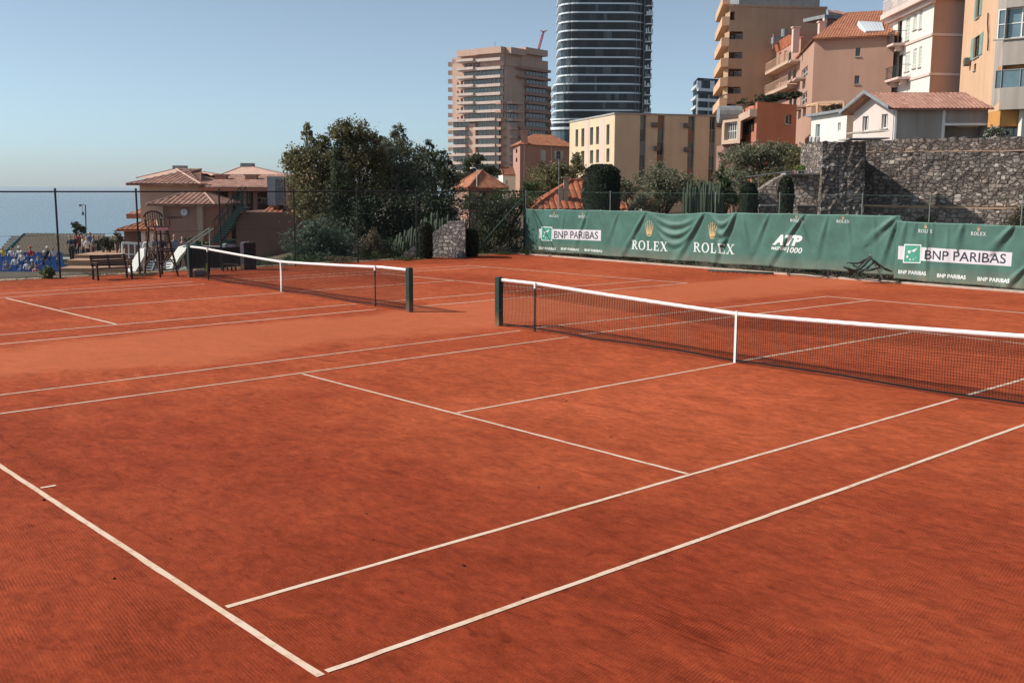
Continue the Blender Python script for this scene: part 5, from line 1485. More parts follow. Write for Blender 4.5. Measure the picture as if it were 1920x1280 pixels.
def hip_house(name, label, L, C, Rr, zb, rise, wallm, roofm, over=0.5, group=None, hipk=0.35, pitch=0.26):
    root = thing(name, label, 'house', vf((C[0]-960)*C[2]/FPX, C[2], zb), 0, group)
    FL, FR, pts, z1 = block(L, C, Rr, zb)
    l, c, r, b = [Vector((p.x, p.y, z1)) for p in pts]; ctr = (l+r)/2
    e = lambda p: p+(p-ctr).normalized()*over
    long_r = (r-c).length >= (c-l).length
    if long_r: m0, m1 = (l+c)/2, (r+b)/2
    else: m0, m1 = (c+r)/2, (b+l)/2
    k = hipk; r0 = m0.lerp(m1, k)+Vector((0, 0, rise)); r1 = m1.lerp(m0, k)+Vector((0, 0, rise)); eps = (r1-r0)*0.001
    mb = MB()
    if long_r:
        tiled(mb, e(c), e(r), r1, r0, pitch); tiled(mb, e(r), e(b), r1+eps, r1, pitch); tiled(mb, e(b), e(l), r0, r1, pitch); tiled(mb, e(l), e(c), r0, r0+eps, pitch)
    else:
        tiled(mb, e(l), e(c), r0, r1, pitch); tiled(mb, e(c), e(r), r0+eps, r0, pitch); tiled(mb, e(r), e(b), r1, r0, pitch); tiled(mb, e(b), e(l), r1+eps, r1, pitch)
    roof = mb.build('roof', roofm, root)
    mb = MB()
    for p, q in ((e(c), r0), (e(r), r1 if long_r else r0), (e(l), r0 if long_r else r1), (r0, r1)): mb.tube([p+Vector((0, 0, .04)), q+Vector((0, 0, .05))], 0.09, 6)
    mb.build('ridge_tiles', roofm, roof)
    return root, FL, FR, pts, z1, mb
g1, FL, FR, pts, z1, _ = hip_house('garden_house', 'low house whose weathered orange roof shows behind the dark trees, below the brown tower', (858, 76), (880, 353, 70), (942, 74), -1, 1.15, M['salmon'], M['roof_orange'])
mb = MB(); wall_holes(mb, FL, []); wall_holes(mb, FR, [FR.rect(905, 360, 912, 372)]); back_and_roof(mb, pts, -1, z1, flat=False); mb.build('wall', M['salmon'], g1)
mb = MB(); a = at(894, 350, 68); b = at(894, 318, 68); mb.tube([a, b, b+RH*-0.12+Vector((0, 0, .12)), b-RH*0.3+Vector((0, 0, .12))], 0.03, 6); mb.lathe(b-RH*0.35+Vector((0, 0, .02)), [(0.06, 0), (0.1, 0.06), (0.05, .12)], 10)
tag(mb.build('street_lamp', M['white_paint']), 'small white curved lamp above the weathered orange roof', 'street lamp')
g2, FL, FR, pts, z1, _ = hip_house('garden_house', 'low house with a bright red ribbed roof over the left banner end', (1003, 59), (1010, 392, 55), (1172, 56), -0.2, 1.5, M['salmon_pale'], M['roof_red'], hipk=0.42, pitch=0.34)
mb = MB(); wall_holes(mb, FL, []); wall_holes(mb, FR, []); back_and_roof(mb, pts, -0.2, z1, flat=False); mb.build('wall', M['salmon_pale'], g2)
for (xa, xb, y0, y1) in ((1048, 1056, 352, 374), (1057, 1066, 334, 370)):
    p = at(xa, y1, 55.6); q = at(xb, y1, 55.6); t = at(xa, y0, 55.6); mb = MB(); mb.obox(p-Vector((0, 0, .4)), q-p, FH*0.35, Vector((0, 0, t.z-p.z+.4)))
    if xa > 1050: mb.obox(t-RH*0.12-FH*.1, (q-p)+RH*0.24, FH*0.55, Vector((0, 0, 0.07)))
    mb.build('chimney', M['salmon_pale'], g2)
mb = MB(); a = at(1048, 395, 54.5); mb.tube([a, at(1048, 300, 54.5)], 0.02, 5); tag(mb.build('aerial_mast', M['grey_metal']), 'thin grey mast beside the chimney of the red roofed house', 'mast')
g3, FL, FR, pts, z1, _ = hip_house('garden_house', 'low pink walled house half hidden behind the banner, right of the big hedge', (1165, 62), (1205, 388, 55), (1240, 57), -0.2, 0.7, M['cream_pink'], M['roof_red'])
mb = MB(); wall_holes(mb, FL, []); wall_holes(mb, FR, []); back_and_roof(mb, pts, -0.2, z1, flat=False); mb.build('wall', M['cream_pink'], g3)
# ================================================================ RIGHT HAND HILLSIDE TOWN
def simple_walls(L, C, Rr, zb, mt, root, openL=(), openR=(), depth=0.2, flat=True, mtR=None, name='wall'):
    FL, FR, pts, z1 = block(L, C, Rr, zb)
    rl2 = [FL.rect(*o) for o in openL]; rr2 = [FR.rect(*o) for o in openR]
    mb = MB(); a = wall_holes(mb, FL, rl2, depth); b = wall_holes(mb, FR, rr2, depth, mi=1 if mtR else 0); back_and_roof(mb, pts, zb, z1, flat=flat)
    mb.build(name, [mt, mtR] if mtR else mt, root)
    return FL, FR, pts, z1, a, b
def root_at(name, label, cat, px, D, zb, group=None):
    return thing(name, label, cat, vf((px-960)*D/FPX, D, zb), 0, group)

# small dark glass tower far behind
dt = root_at('glass_tower', 'small dark glass office tower with white grid, far behind the yellow block roof', 'office tower', 1320, 260, 0)
FL, FR, pts, z1, _, _ = simple_walls((1296, 272), (1304, 146, 260), (1352, 264), 0, M['tower_glass'], dt)
mb = MB()
for y in (172, 191, 208):
    for F in (FL, FR): z = F.uz(1325 if F is FR else 1300, y)[1]; fbox(mb, F, -0.2, z, F.L+0.2, z+0.7, 0, 0.5)
mb.build('floor_slab', M['tower_slab'], dt)
mb = MB()
for px in (1306, 1326, 1346): u = FR.uz(px, 180)[0]; fbox(mb, FR, u, 0, u+0.5, z1-4, 0, 0.4)
mb.build('mullion', M['grey_metal'], dt)
for (x0, x1) in ((1306, 1314), (1331, 1339)):
    r = FR.rect(x0, 152, x1, 168); mb = MB(); fbox(mb, FR, r[0], r[1], r[2], r[3], 0.05, 0.2); mb.build('window', M['tower_slab'], dt)

# tall ochre block with loggias
ob = root_at('apartment_block', 'tall ochre block with a column of orange loggias and balconies on its left edge', 'apartment block', 1359, 120, 0, None)
lg = [(1362, 22, 1378, 38), (1362, 59, 1393, 74), (1361, 98, 1392, 110), (1360, 129, 1391, 144), (1359, 163, 1389, 176), (1358, 195, 1380, 206)]
FL, FR, pts, z1, a, b = simple_walls((1346, 133), (1359.5, 12.5, 120), (1536, 121.5), 0, M['brown_yellow'], ob, openR=lg, depth=1.6)
for i, r in enumerate(b):
    mb = MB(); fbox(mb, FR, r[0], r[1], r[2], r[3], -1.65, -1.6); mb.build('loggia_wall', M['orange_soffit'], ob)  # warm light inside the loggias, painted as an orange back wall
    mb = MB(); fbox(mb, FR, r[0]+(r[2]-r[0])*0.45, r[1], r[2]-0.1, r[3]-0.15, -1.58, -1.5); w = mb.build('window', M['glass_dark'], ob)
    if i: 
        mb = MB(); railing(mb, FR.pt(r[0]+(r[2]-r[0])*.45, r[1]), FR.pt(r[2], r[1]), 0.55, 10, 0.02); mb.build('railing', M['grey_metal'], ob)
ysb = [12.5+37.0, 85, 118, 150, 182, 214]
for i, (yl, yr) in enumerate(((54, 14), (85, 48), (117, 82), (147, 116), (177, 149), (208, 184))):
    # parapets on the narrow sunny flank, seen almost edge on
    z = FL.uz(1358, yr+6)[1]; mb = MB(); fbox(mb, FL, 0.0, z-0.8, FL.L, z, 0.75, 0.85); fbox(mb, FL, 0.0, z-0.95, FL.L, z-0.8, 0.02, 0.85)
    fbox(mb, FL, 0.0, z-0.8, 0.12, z, 0.02, 0.75); fbox(mb, FL, FL.L-0.12, z-0.8, FL.L, z, 0.02, 0.75)
    mb.build('balcony', M['peach'], ob)
mb = MB(); p = at(1386, 0, 124); mb.obox(Vector((p.x, p.y, z1+0.01)), RH*9.3, FH*5, Vector((0, 0, 3.2))); mb.build('roof_cabin', M['roof_grey'], ob)
mb = MB(); 
for F in (FL, FR): fbox(mb, F, -0.1, z1, F.L+0.1, z1+0.25, -0.35, 0.1)
mb.build('roof_edge', M['brown_yellow'], ob)
mb = MB(); p = at(1449, 92, 118); q = at(1452, 66, 118)
for dx in (0, 1.6): mb.bar(p+RH*dx, p+RH*dx+Vector((0, 0, 1.6)), .08, .08)
mb.box(p+RH*0.8+Vector((0, 0, 0.9)), (1.8, 1.0, 0.7), -YAW); mb.tube([p+RH*1.2+Vector((0, 0, 1.2)), p+RH*1.2+Vector((0, 0, 2.1))], 0.35, 10)
tag(mb.build('rooftop_machine', M['roof_grey']), 'dark rooftop ventilation machine against the ochre block wall', 'ventilator')

# pinkish building with balconies and a hipped roof, and its wing
pb = root_at('apartment_house', 'pink brown apartment house with two tiny windows on its blank shaded side', 'apartment house', 1517, 95, 2)
FL, FR, pts, z1, a, b = simple_walls((1487, 109), (1517, 74, 95), (1664, 92.5), 1, M['pinkbrown'], pb,
    openL=[(1503, 128, 1514, 146), (1501, 175, 1513, 196)], openR=[(1604, 90, 1613, 106), (1602, 142, 1611, 158)], flat=False)
for r in a: window(FL, r, pb, pane='glass_dark', sill=False, bars=1)
for r in b: window(FR, r, pb, pane='glass_dark', frame='roof_grey', bars=1, cross=0, w=0.04)
for (px, py) in ((1497, 152), (1507, 148), (1499, 205), (1508, 200), (1493, 120)):
    u, z = FL.uz(px, py); u = max(0.3, u-0.9); mb = MB(); fbox(mb, FL, u, z-0.15, min(FL.L, u+2.6), z, 0.01, 0.95); 
    bl = mb.build('balcony', M['cream_pink'], pb)
    mb = MB(); railing(mb, FL.pt(u, z, 0.92), FL.pt(min(FL.L, u+2.6), z, 0.92), 0.85, 14, 0.015); mb.build('railing', M['black_metal'], bl)
l, c, r, b_ = [Vector((p.x, p.y, z1)) for p in pts]
ap = at(1621, 24, 108); mb = MB(); ov = 0.5
e = lambda p: p+(p-(l+r)/2).normalized()*ov
rd0 = at(1575, 46, 103); rd0 = Vector((rd0.x, rd0.y, rd0.z))
tiled(mb, e(c), e(r), ap+RH*2.2, ap-RH*1.6); tiled(mb, e(l), e(c), ap-RH*1.6, ap-RH*1.7); tiled(mb, e(r), e(b_), ap+RH*2.3, ap+RH*2.2)
mb.build('roof', M['roof_orange'], pb)
mb = MB(); p0 = at(1607, 48, 98.6); p1 = at(1652, 50, 98.6); p2 = at(1657, 66, 94.6); p3 = at(1621, 67, 94.6)
n = 7
for i in range(n):
    a0 = p0.lerp(p1, i/n); a1 = p0.lerp(p1, (i+0.8)/n); b0 = p3.lerp(p2, i/n); b1 = p3.lerp(p2, (i+0.8)/n)
    up = Vector((0, 0, 0.35))-FH*0.3
    mb.add([a0+up, a1+up, b1+up, b0+up, a0, a1, b1, b0], [(0, 1, 2, 3), (4, 7, 6, 5), (0, 4, 5, 1), (3, 2, 6, 7), (1, 5, 6, 2), (0, 3, 7, 4)])
mb.build('roof_glazing', M['tower_slab'], pb)
for px, py, h in ((1487, 78, 1.3), (1536, 62, 1.0)):
    p = at(px, py, 104); mb = MB(); mb.obox(p-Vector((0, 0, 1)), RH*0.6, FH*0.6, Vector((0, 0, h+1))); mb.obox(p+Vector((0, 0, h))-RH*.1-FH*.1, RH*0.8, FH*0.8, Vector((0, 0, 0.12))); mb.build('chimney', M['cream_pink'], pb)
wg = root_at('row_house', 'shaded pink row house with long balconies beside the ochre block', 'row house', 1470, 108, 1)
FL, FR, pts, z1, a, b = simple_walls((1444, 122), (1448, 98, 120), (1492, 108), 1, M['salmon'], wg, openR=[(1451, 102, 1456, 124), (1460, 99, 1465, 122), (1470, 96, 1475, 118), (1452, 148, 1460, 168), (1463, 146, 1478, 168)], flat=False)
for i, r in enumerate(b): window(FR, r, wg, pane='glass_dark', frame='cream_pink', sill=False)
for (y0) in (128, 170):
    z = FR.uz(1470, y0)[1]; mb = MB(); fbox(mb, FR, 0, z-0.3, FR.L, z, 0.02, 1.2); railing(mb, FR.pt(0, z, 1.15), FR.pt(FR.L, z, 1.15), 0.9, 40, 0.02); mb.build('balcony', M['salmon_pale'], wg)
l, c, r, b_ = [Vector((p.x, p.y, z1)) for p in pts]
mb = MB(); tiled(mb, c-FH*0.8+Vector((0, 0, -.1)), r-FH*0.8-Vector((0, 0, .1)), r+FH*5+Vector((0, 0, 0.9)), c+FH*5+Vector((0, 0, 0.9))); mb.build('roof', M['roof_red'], wg)
rh = root_at('rooftop_house', 'small dark red attic house between the ochre block and the orange roof', 'house', 1548, 112, 8)
FL, FR, pts, z1, a, b = simple_walls((1530, 120), (1534, 35, 112), (1566, 113), 8, M['terracotta'], rh)
mb = MB(); fbox(mb, FR, -0.3, z1, FR.L+0.3, z1+0.35, -3, 0.3); mb.build('roof', M['roof_grey'], rh)
mb = MB(); fbox(mb, FR, -0.3, 8, 0.1, z1, 0.02, 0.3); fbox(mb, FR, FR.L-0.4, 8, FR.L, z1, 0.02, 0.3); mb.build('pilaster', M['whitepink'], rh)
h2 = root_at('house', 'far low roofs on the hill crest behind the attic house', 'house', 1575, 150, 10)
FL, FR, pts, z1, a, b = simple_walls((1536, 160), (1540, 22, 150), (1600, 156), 10, M['greybeige'], h2, openR=[(1572, 27, 1576, 32), (1582, 29, 1586, 34)])
for r in b: window(FR, r, h2, sill=False)
mb = MB(); l, c, r, b_ = [Vector((p.x, p.y, z1)) for p in pts]; tiled(mb, c, r, r.lerp(b_, .5)+Vector((0, 0, .8)), c.lerp(l, .5)+Vector((0, 0, 1.2))); mb.build('roof', M['roof_pink'], h2)

# terracotta low building with glazed corner
tb = root_at('terrace_building', 'low terracotta building with a hedge topped roof terrace and framed glass corner', 'building', 1416, 85, 3)
FL, FR, pts, z1, a, b = simple_walls((1385, 96), (1416, 191, 85), (1490, 88), 2.0, M['terracotta'], tb, openL=[(1389, 221, 1414, 251)], openR=[(1472, 215, 1484, 233)], depth=0.5)
for r in a: window(FL, r, tb, pane='glass_dark', frame='roof_grey', bars=4, cross=0, sill=False, depth=0.4)
for r in b: window(FR, r, tb, pane='glass_blue', frame='white_paint', bars=0, cross=0, sill=True, depth=0.3)
mb = MB(); zt = FL.uz(1400, 215)[1]; fbox(mb, FL, -0.2, zt-0.6, FL.L+0.2, zt, 0.02, 0.6); mb.build('ledge', M['salmon_pale'], tb)
shrub('terrace_hedge', 'dark clipped hedge along the terracotta building roof', 'hedge', 86.5, [(1430, 184, 14, 7), (1450, 183, 16, 7), (1470, 181, 16, 7), (1490, 178, 12, 6), (1402, 194, 14, 8), (1390, 196, 8, 8)], LEAF['hedge'], 0.2, 2.2, None, base_z=at(1440, 192, 86.5).z)
gb = root_at('glazed_bay', 'pink framed glazed bay jutting left of the terracotta building', 'building', 1370, 92, 2)
FL, FR, pts, z1, a, b = simple_walls((1351.5, 98), (1353, 226, 91), (1386, 88), at(1360, 271, 91).z, M['salmon_pale'], gb, openR=[(1358, 229, 1382, 262)], depth=0.5)
FLq, FRq = FL, FR
for r in b: window(FR, r, gb, pane='glass_dark', frame='white_paint', bars=5, cross=1, sill=False, depth=0.4)
mb = MB(); p = at(1354, 340, 93); q = at(1392, 340, 92); mb.obox(Vector((p.x, p.y, -0.5)), Vector((q.x-p.x, q.y-p.y, 0)), FH*3, Vector((0, 0, at(1360, 272, 93).z+0.5))); mb.build('base_wall', M['brick_brown'], gb)
mb = MB(); p = at(1368, 215, 93); mb.tube([p-RH*1.0, p+RH*1.0], 0.75, 14); tag(mb.build('water_tank', M['roof_grey']), 'grey round tank on the roof between the glazed bay and the ochre block', 'tank')

# whitish small building
wb = root_at('small_house', 'sunlit white shed roofed house in front of the pink brown apartment house', 'house', 1585, 72, 4)
FL, FR, pts, z1, a, b = simple_walls((1518, 78), (1584, 209, 72), (1606, 74), 2.5, M['white_render'], wb, openL=[(1571, 230, 1576, 246), (1529, 233, 1537, 262)], flat=True)
for r in a: window(FL, r, wb, pane='glass_blue', frame='white_paint', bars=0, cross=0, sill=False)
mb = MB(); fbox(mb, FL, -0.3, z1, FL.L+0.3, z1+0.18, -1.2, 0.35); mb.build('roof', M['roof_grey'], wb)
pg = thing('pergola', 'cream roof frame with climbing plants behind the sunlit white house', 'pergola', at(1560, 200, 80), 0)
mb = MB(); z_ = at(1560, 193, 80).z
A, B = at(1533, 194, 80), at(1583, 186, 79); A.z = B.z = z_
mb.bar(A, B, 0.15, 0.2); mb.bar(A+FH*3, B+FH*3, 0.15, 0.2)
for k in range(6): p = A.lerp(B, k/5); mb.bar(p, p+FH*3, 0.1, 0.12); 
for k in (0, 5): p = A.lerp(B, k/5); mb.bar(p, p-Vector((0, 0, 4)), 0.14, 0.14)
mb.build('frame', M['peach'], pg)
shrub('climbing_plant', 'olive climbing plants hanging on the cream pergola', 'plant', 80, [(1548, 204, 10, 5), (1562, 202, 12, 5), (1575, 201, 8, 5)], LEAF['dry'], 0.14, 1.6, None, base_z=at(1560, 212, 80).z)
lt = thing('laundry', 'white sheets drying below the sunlit white house', 'laundry', at(1530, 262, 70), 0)
for i, (x0, x1) in enumerate(((1517, 1524), (1526, 1531), (1532, 1538))):
    mb = MB(); p = at(x0, 256, 70); q = at(x1, 256, 70); n = 8
    for k in range(n+1):
        a = p.lerp(q, k/n)+FH*0.04*math.sin(k*1.7); mb.v += [a+Vector((0, 0, 0)), a+Vector((0, 0, -0.45))+FH*0.05*math.sin(k*2.3)]
    for k in range(n): mb.f.append([2*k, 2*k+2, 2*k+3, 2*k+1]); mb.m.append(0)
    mb.build('sheet', M['white_paint'], lt)

# gable house with a long tiled roof
gh = root_at('gable_house', 'pale pink gabled house with grey barge boards and a long reddish tiled roof', 'house', 1675, 60, 5)
zb = 4.5
GL = at(1601, 211, 66.5); GC = at(1676, 205, 62.5)
gl = Vector((GL.x, GL.y, 0)); gc = Vector((GC.x, GC.y, 0)); z_e = at(1601, 207, 66.5).z; z_a = at(1632, 176, 64.9).z
Fg = Face(gl, gc, zb, z_e); 
wins = [Fg.rect(1617, 218, 1628, 246), Fg.rect(1653, 214, 1664, 241)]
mb = MB(); wall_holes(mb, Fg, wins, 0.25)
ua = Fg.uz(1634, 176)[0]; ua = Fg.L*0.5
mb.add([Fg.pt(0, z_e), Fg.pt(Fg.L, z_e), Fg.pt(ua, z_a)], [(0, 1, 2)])
deep = Fg.n*-1
GR = at(1850, 250, 62.0); gr = Vector((GR.x, GR.y, 0))
Fs = Face(gc, gr, zb, z_e); 
mb.build('gable_wall', M['whitepink'], gh)
for i, r in enumerate(wins):
    window(Fg, r, gh, pane='glass_dark', frame='white_paint', bars=1, cross=0, sill=True, depth=0.18)
mb = MB()
r1_ = Fs.rect(1769, 236, 1849, 262); wall_holes(mb, Fs, [(r1_[0], zb+0.02, Fs.L-0.05, r1_[3])], 1.2)
bk = gr-gc; mb.quad(gl+Vector((0, 0, zb)), gl+bk+Vector((0, 0, zb)), gl+bk+Vector((0, 0, z_e)), gl+Vector((0, 0, z_e)))
mb.build('side_wall', M['greybeige'], gh)  # grey of the shaded side, put into the wall colour
mb = MB(); fbox(mb, Fs, r1_[0], zb, Fs.L, r1_[3], -1.4, -1.25); mb.build('porch_back', M['greybeige'], gh)
mb = MB(); u = Fs.uz(1769, 220)[0]; fbox(mb, Fs, u-0.08, zb, u+0.08, z_e, 0.02, 0.12); u = 0.05; fbox(mb, Fs, u, zb, u+0.12, z_e, 0.02, 0.14); fbox(mb, Fs, r1_[0], r1_[3], Fs.L, r1_[3]+0.14, 0.02, 0.3); mb.build('downpipe', M['white_paint'], gh)
# roof: ridge runs back from the gable along the long side
up = Vector((0, 0, 1)); ov = 0.55
nL, nC = gl+up*z_e, gc+up*z_e; apx = Fg.pt(ua, z_a)
dn = (nL-apx).normalized()*ov; dn2 = (nC-apx).normalized()*ov; fr = Fg.n*0.6
side = (gr-gc)
mb = MB(); tiled(mb, nC+dn2+fr, gr+up*z_e+dn2, apx+side, apx+fr, 0.22, 0.045); tiled(mb, nL+dn+fr, nL+dn+side, apx+side, apx+fr, 0.22, 0.045); mb.build('roof', M['roof_pink'], gh)
mb = MB()
for s, q in ((-1, nL+dn), (1, nC+dn2)):
    a_, b_2 = apx+fr*1.15, q+fr*1.15; t = (b_2-a_); mb.obox(a_-up*0.02, t, Fg.n*0.06, up*0.20)
mb.build('barge_board', M['roof_grey'], gh)
mb = MB(); p = at(1600, 250, 61); q = at(1668, 246, 58.5); mb.obox(p, q-p, FH*1.4, up*0.08); tag(mb.build('awning_board', M['greybeige']), 'pale flat canopy panel in front of the gabled house above the wall', 'canopy')

# tall white and brown house
tw = root_at('tall_house', 'tall house with a white shuttered front and a plain brown side', 'apartment house', 1730, 85, 8)
zbt = 7.0
FL, FR, pts, z1 = block((1655, 95.5), (1734, -62, 85), (1816, 85.6), zbt)
winsL = [(1667, 50, 1674, 74), (1683, 40, 1691, 80), (1698, 32, 1706, 76), (1713, 26, 1719, 56), (1724, 18, 1729, 54), (1666, 110, 1673, 140), (1682, 104, 1692, 145), (1697, 98, 1706, 134), (1712, 92, 1718, 128), (1723, 88, 1728, 126),
         (1668, 6, 1675, 26), (1684, -8, 1692, 18), (1699, -14, 1706, 10), (1714, -22, 1720, 4), (1724, -26, 1729, -2)]
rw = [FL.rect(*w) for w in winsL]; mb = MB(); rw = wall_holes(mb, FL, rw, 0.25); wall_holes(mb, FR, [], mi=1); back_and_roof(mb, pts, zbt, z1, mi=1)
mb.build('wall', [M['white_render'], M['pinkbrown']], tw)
for i, r in enumerate(rw):
    if i in (1, 6): window(FL, r, tw, pane='glass_dark', frame='brown_wood', bars=1, sill=False, depth=0.2)
    else: window(FL, r, tw, pane='shutter_pale', frame='white_paint', bars=1, cross=5, sill=True, depth=0.1, w=0.05)
mb = MB()
for F, yl in ((FL, 22), ):
    z = FL.uz(1734, 1)[1]; fbox(mb, FL, -0.4, z-0.25, FL.L+0.5, z+0.15, 0.0, 0.8); fbox(mb, FL, -0.2, z-0.6, FL.L+0.25, z-0.25, 0.0, 0.4); fbox(mb, FR, -0.5, z-0.25, FR.L, z+0.1, 0, 0.5)
for y in (72, 143): z = FL.uz(1730, y)[1]; fbox(mb, FL, 0, z-0.1, FL.L+0.06, z+0.1, 0, 0.1); fbox(mb, FR, -0.06, z-0.1, FR.L, z+0.1, 0, 0.08)
mb.build('cornice', M['cream_pink'], tw)
for (xa, xb, yb) in ((1662, 1699, 88), (1660, 1708, 151)):
    ua, za = FL.uz(xa, yb); ub, zb2 = FL.uz(xb, yb); z = FL.uz((xa+xb)/2, yb)[1]; mb = MB(); fbox(mb, FL, max(0, ua), z-0.18, ub, z, 0.02, 1.1)
    for u in (ua+0.8, (ua+ub)/2, ub-0.8): fbox(mb, FL, max(0.1, u), z-0.6, max(0.3, u+0.2), z-0.18, 0.02, 0.7)
    bl = mb.build('balcony', M['cream_pink'], tw); mb = MB(); railing(mb, FL.pt(max(0, ua), z, 1.05), FL.pt(ub, z, 1.05), 1.0, 30, 0.02); mb.bar(FL.pt(ub, z+1, 1.05), FL.pt(ub, z+1, 0.05), 0.04, 0.04); mb.build('railing', M['black_metal'], bl)
mb = MB(); z = FL.uz(1734, 1)[1]+0.15
railing(mb, FL.pt(0, z, 0.7), FL.pt(FL.L, z, 0.7), 1.1, 44, 0.04); mb.build('balustrade', M['whitepink'], tw)
db = root_at('block', 'sliver of a dark distant block left of the tall white house', 'building', 1658, 180, 5)
simple_walls((1650, 186), (1652, 14, 180), (1662, 182), 5, M['brick_brown'], db)

# peach house with green shutters
pe = root_at('tall_house', 'peach house with mint green shutters near the right edge', 'apartment house', 1820, 80, 6)
FL, FR, pts, z1 = block((1818, 80.5), (1822, -70, 74), (1868, 70), 5.0)
FL, FR, pts, z1 = block((1790, 84), (1812, -70, 78), (1872, 67.5), 5.0)
wp = [(1826, -12, 1838, 35), (1825, 69, 1837, 108), (1826, 120, 1830, 132)]
rp_ = [FR.rect(*w) for w in wp]; mb = MB(); wall_holes(mb, FL, []); rp_ = wall_holes(mb, FR, rp_, 0.2); back_and_roof(mb, pts, 5.0, z1); mb.build('wall', M['peach'], pe)
for i, r in enumerate(rp_): window(FR, r, pe, pane='glass_dark', frame='brown_wood', sill=True, shutters='shutter_green' if i < 2 else None, depth=0.12)
u, z = FR.uz(1818, 122); air_unit(FR, u-0.3, z, pe, 0.7)
mb = MB(); 
mb.tube([FR.pt(FR.uz(1856, y)[0]+0.12*math.sin(y/9), FR.uz(1856, y)[1], 0.12) for y in (25, 45, 60, 78, 95)], 0.05, 6); mb.build('drain_pipe', M['brown_wood'], pe)

# right-most building with glazed loggia
rm = root_at('balcony_building', 'pale grey building at the right edge with a glazed loggia and orange balcony', 'apartment building', 1860, 60, 4)
FL, FR, pts, z1 = block((1851, 66), (1866, -70, 60), (2080, 56), 4.8)
r_g = FR.rect(1868, 7, 2060, 66); r_b = FR.rect(1866, 117, 2060, 160)
mb = MB(); wall_holes(mb, FL, [], z0=FL.uz(1858, 205)[1]); z_u = FR.uz(1900, 205)[1]; wall_holes(mb, FR, [r_g, r_b], 1.4, z0=z_u); l, c, r, b_ = [Vector((p.x, p.y, 0)) for p in pts]
mb.quad(l+up*z_u, c+up*z_u, r+up*z_u, b_+up*z_u); mb.build('wall', M['greybeige'], rm)
mb = MB(); fbox(mb, FR, r_b[0], r_b[1], r_b[2], r_b[3], -1.5, -1.4); fbox(mb, FR, r_b[0], r_b[3]-0.5, r_b[2], r_b[3], -0.5, -0.4); mb.build('balcony_back', M['orange_soffit'], rm)
mb = MB(); fbox(mb, FR, r_b[0], r_b[1], r_b[2], r_b[1]+0.95, -0.12, -0.08); gp_ = mb.build('balcony_glass', M['glass_blue'], rm)
mb = MB()
for k in range(5): u = r_b[0]+(r_b[2]-r_b[0])*k/4; fbox(mb, FR, u, r_b[1], u+0.04, r_b[1]+0.98, -0.06, -0.02)
fbox(mb, FR, r_b[0], r_b[1]+0.95, r_b[2], r_b[1]+0.99, -0.14, -0.03); mb.build('railing', M['grey_metal'], gp_)
window(FR, r_g, rm, pane='glass_blue', frame='white_paint', bars=3, cross=1, sill=True, depth=0.3, w=0.07)
mb = MB(); z_s = FR.uz(1880, 207)[1]; F2 = Face(l+FH*1.6, c+FH*1.6, 4.8, z_s); F3 = Face(c+FH*1.6+RH*0.3, r+FH*1.6, 4.8, z_u)
rd = F3.rect(1872, 231, 1912, 256); wall_holes(mb, F3, [rd], 0.3); wall_holes(mb, Face(l+FH*1.6, c+FH*1.6+RH*0.3, 4.8, z_u), []); mb.build('lower_wall', M['greybeige'], rm)
window(F3, rd, rm, pane='glass_dark', frame='roof_grey', bars=2, cross=0, sill=False)
mb = MB(); mb.obox(Vector((c.x, c.y, z_u-0.9))+RH*0.1, RH*3.0, FH*1.5, up*0.88); mb.build('soffit', M['orange_soffit'], rm)
mb = MB(); pp = at(1915, 240, 59.5); mb.obox(Vector((pp.x, pp.y, 4.8)), RH*0.25, FH*0.4, up*(z_u-4.8)); mb.build('pillar', M['white_render'], rm)
shrub('oleander', 'white flowering oleander under the right building balcony', 'shrub', 57.5, [(1868, 246, 12, 12), (1880, 250, 10, 9), (1853, 250, 8, 8)], LEAF['mid'], 0.12, 1.2, None, base_z=5.2, extra=(LEAF['blossom'], 0.22, 0.12))
# ================================================================ LEFT: CLUBHOUSE, STAND, COURT FURNITURE
ZL = -4.55
ch = root_at('clubhouse', 'salmon clubhouse with ribbed tile roofs and a round wall clock, beyond the left fence', 'clubhouse', 300, 62, ZL)
def wall_px(name, D, x0, x1, ytop, zb, mt, parent, thick=0.4, holes=(), depth=0.25):
    a, b = at(x0, 360, D), at(x1, 360, D); z1 = at((x0+x1)/2, ytop, D).z
    F = Face(a, b, zb, z1); hr = [F.rect(*h) for h in holes]
    mb = MB(); hr = wall_holes(mb, F, hr, depth)
    e = -F.n*thick
    mb.quad(F.pt(0, z1), F.pt(F.L, z1), F.pt(F.L, z1)+e, F.pt(0, z1)+e); mb.quad(F.pt(0, zb), F.pt(0, z1), F.pt(0, z1)+e, F.pt(0, zb)+e); mb.quad(F.pt(F.L, zb), F.pt(F.L, z1), F.pt(F.L, z1)+e, F.pt(F.L, zb)+e)
    mb.quad(F.pt(0, zb)+e, F.pt(F.L, zb)+e, F.pt(F.L, z1)+e, F.pt(0, z1)+e)
    mb.build(name, mt, parent); return F, hr
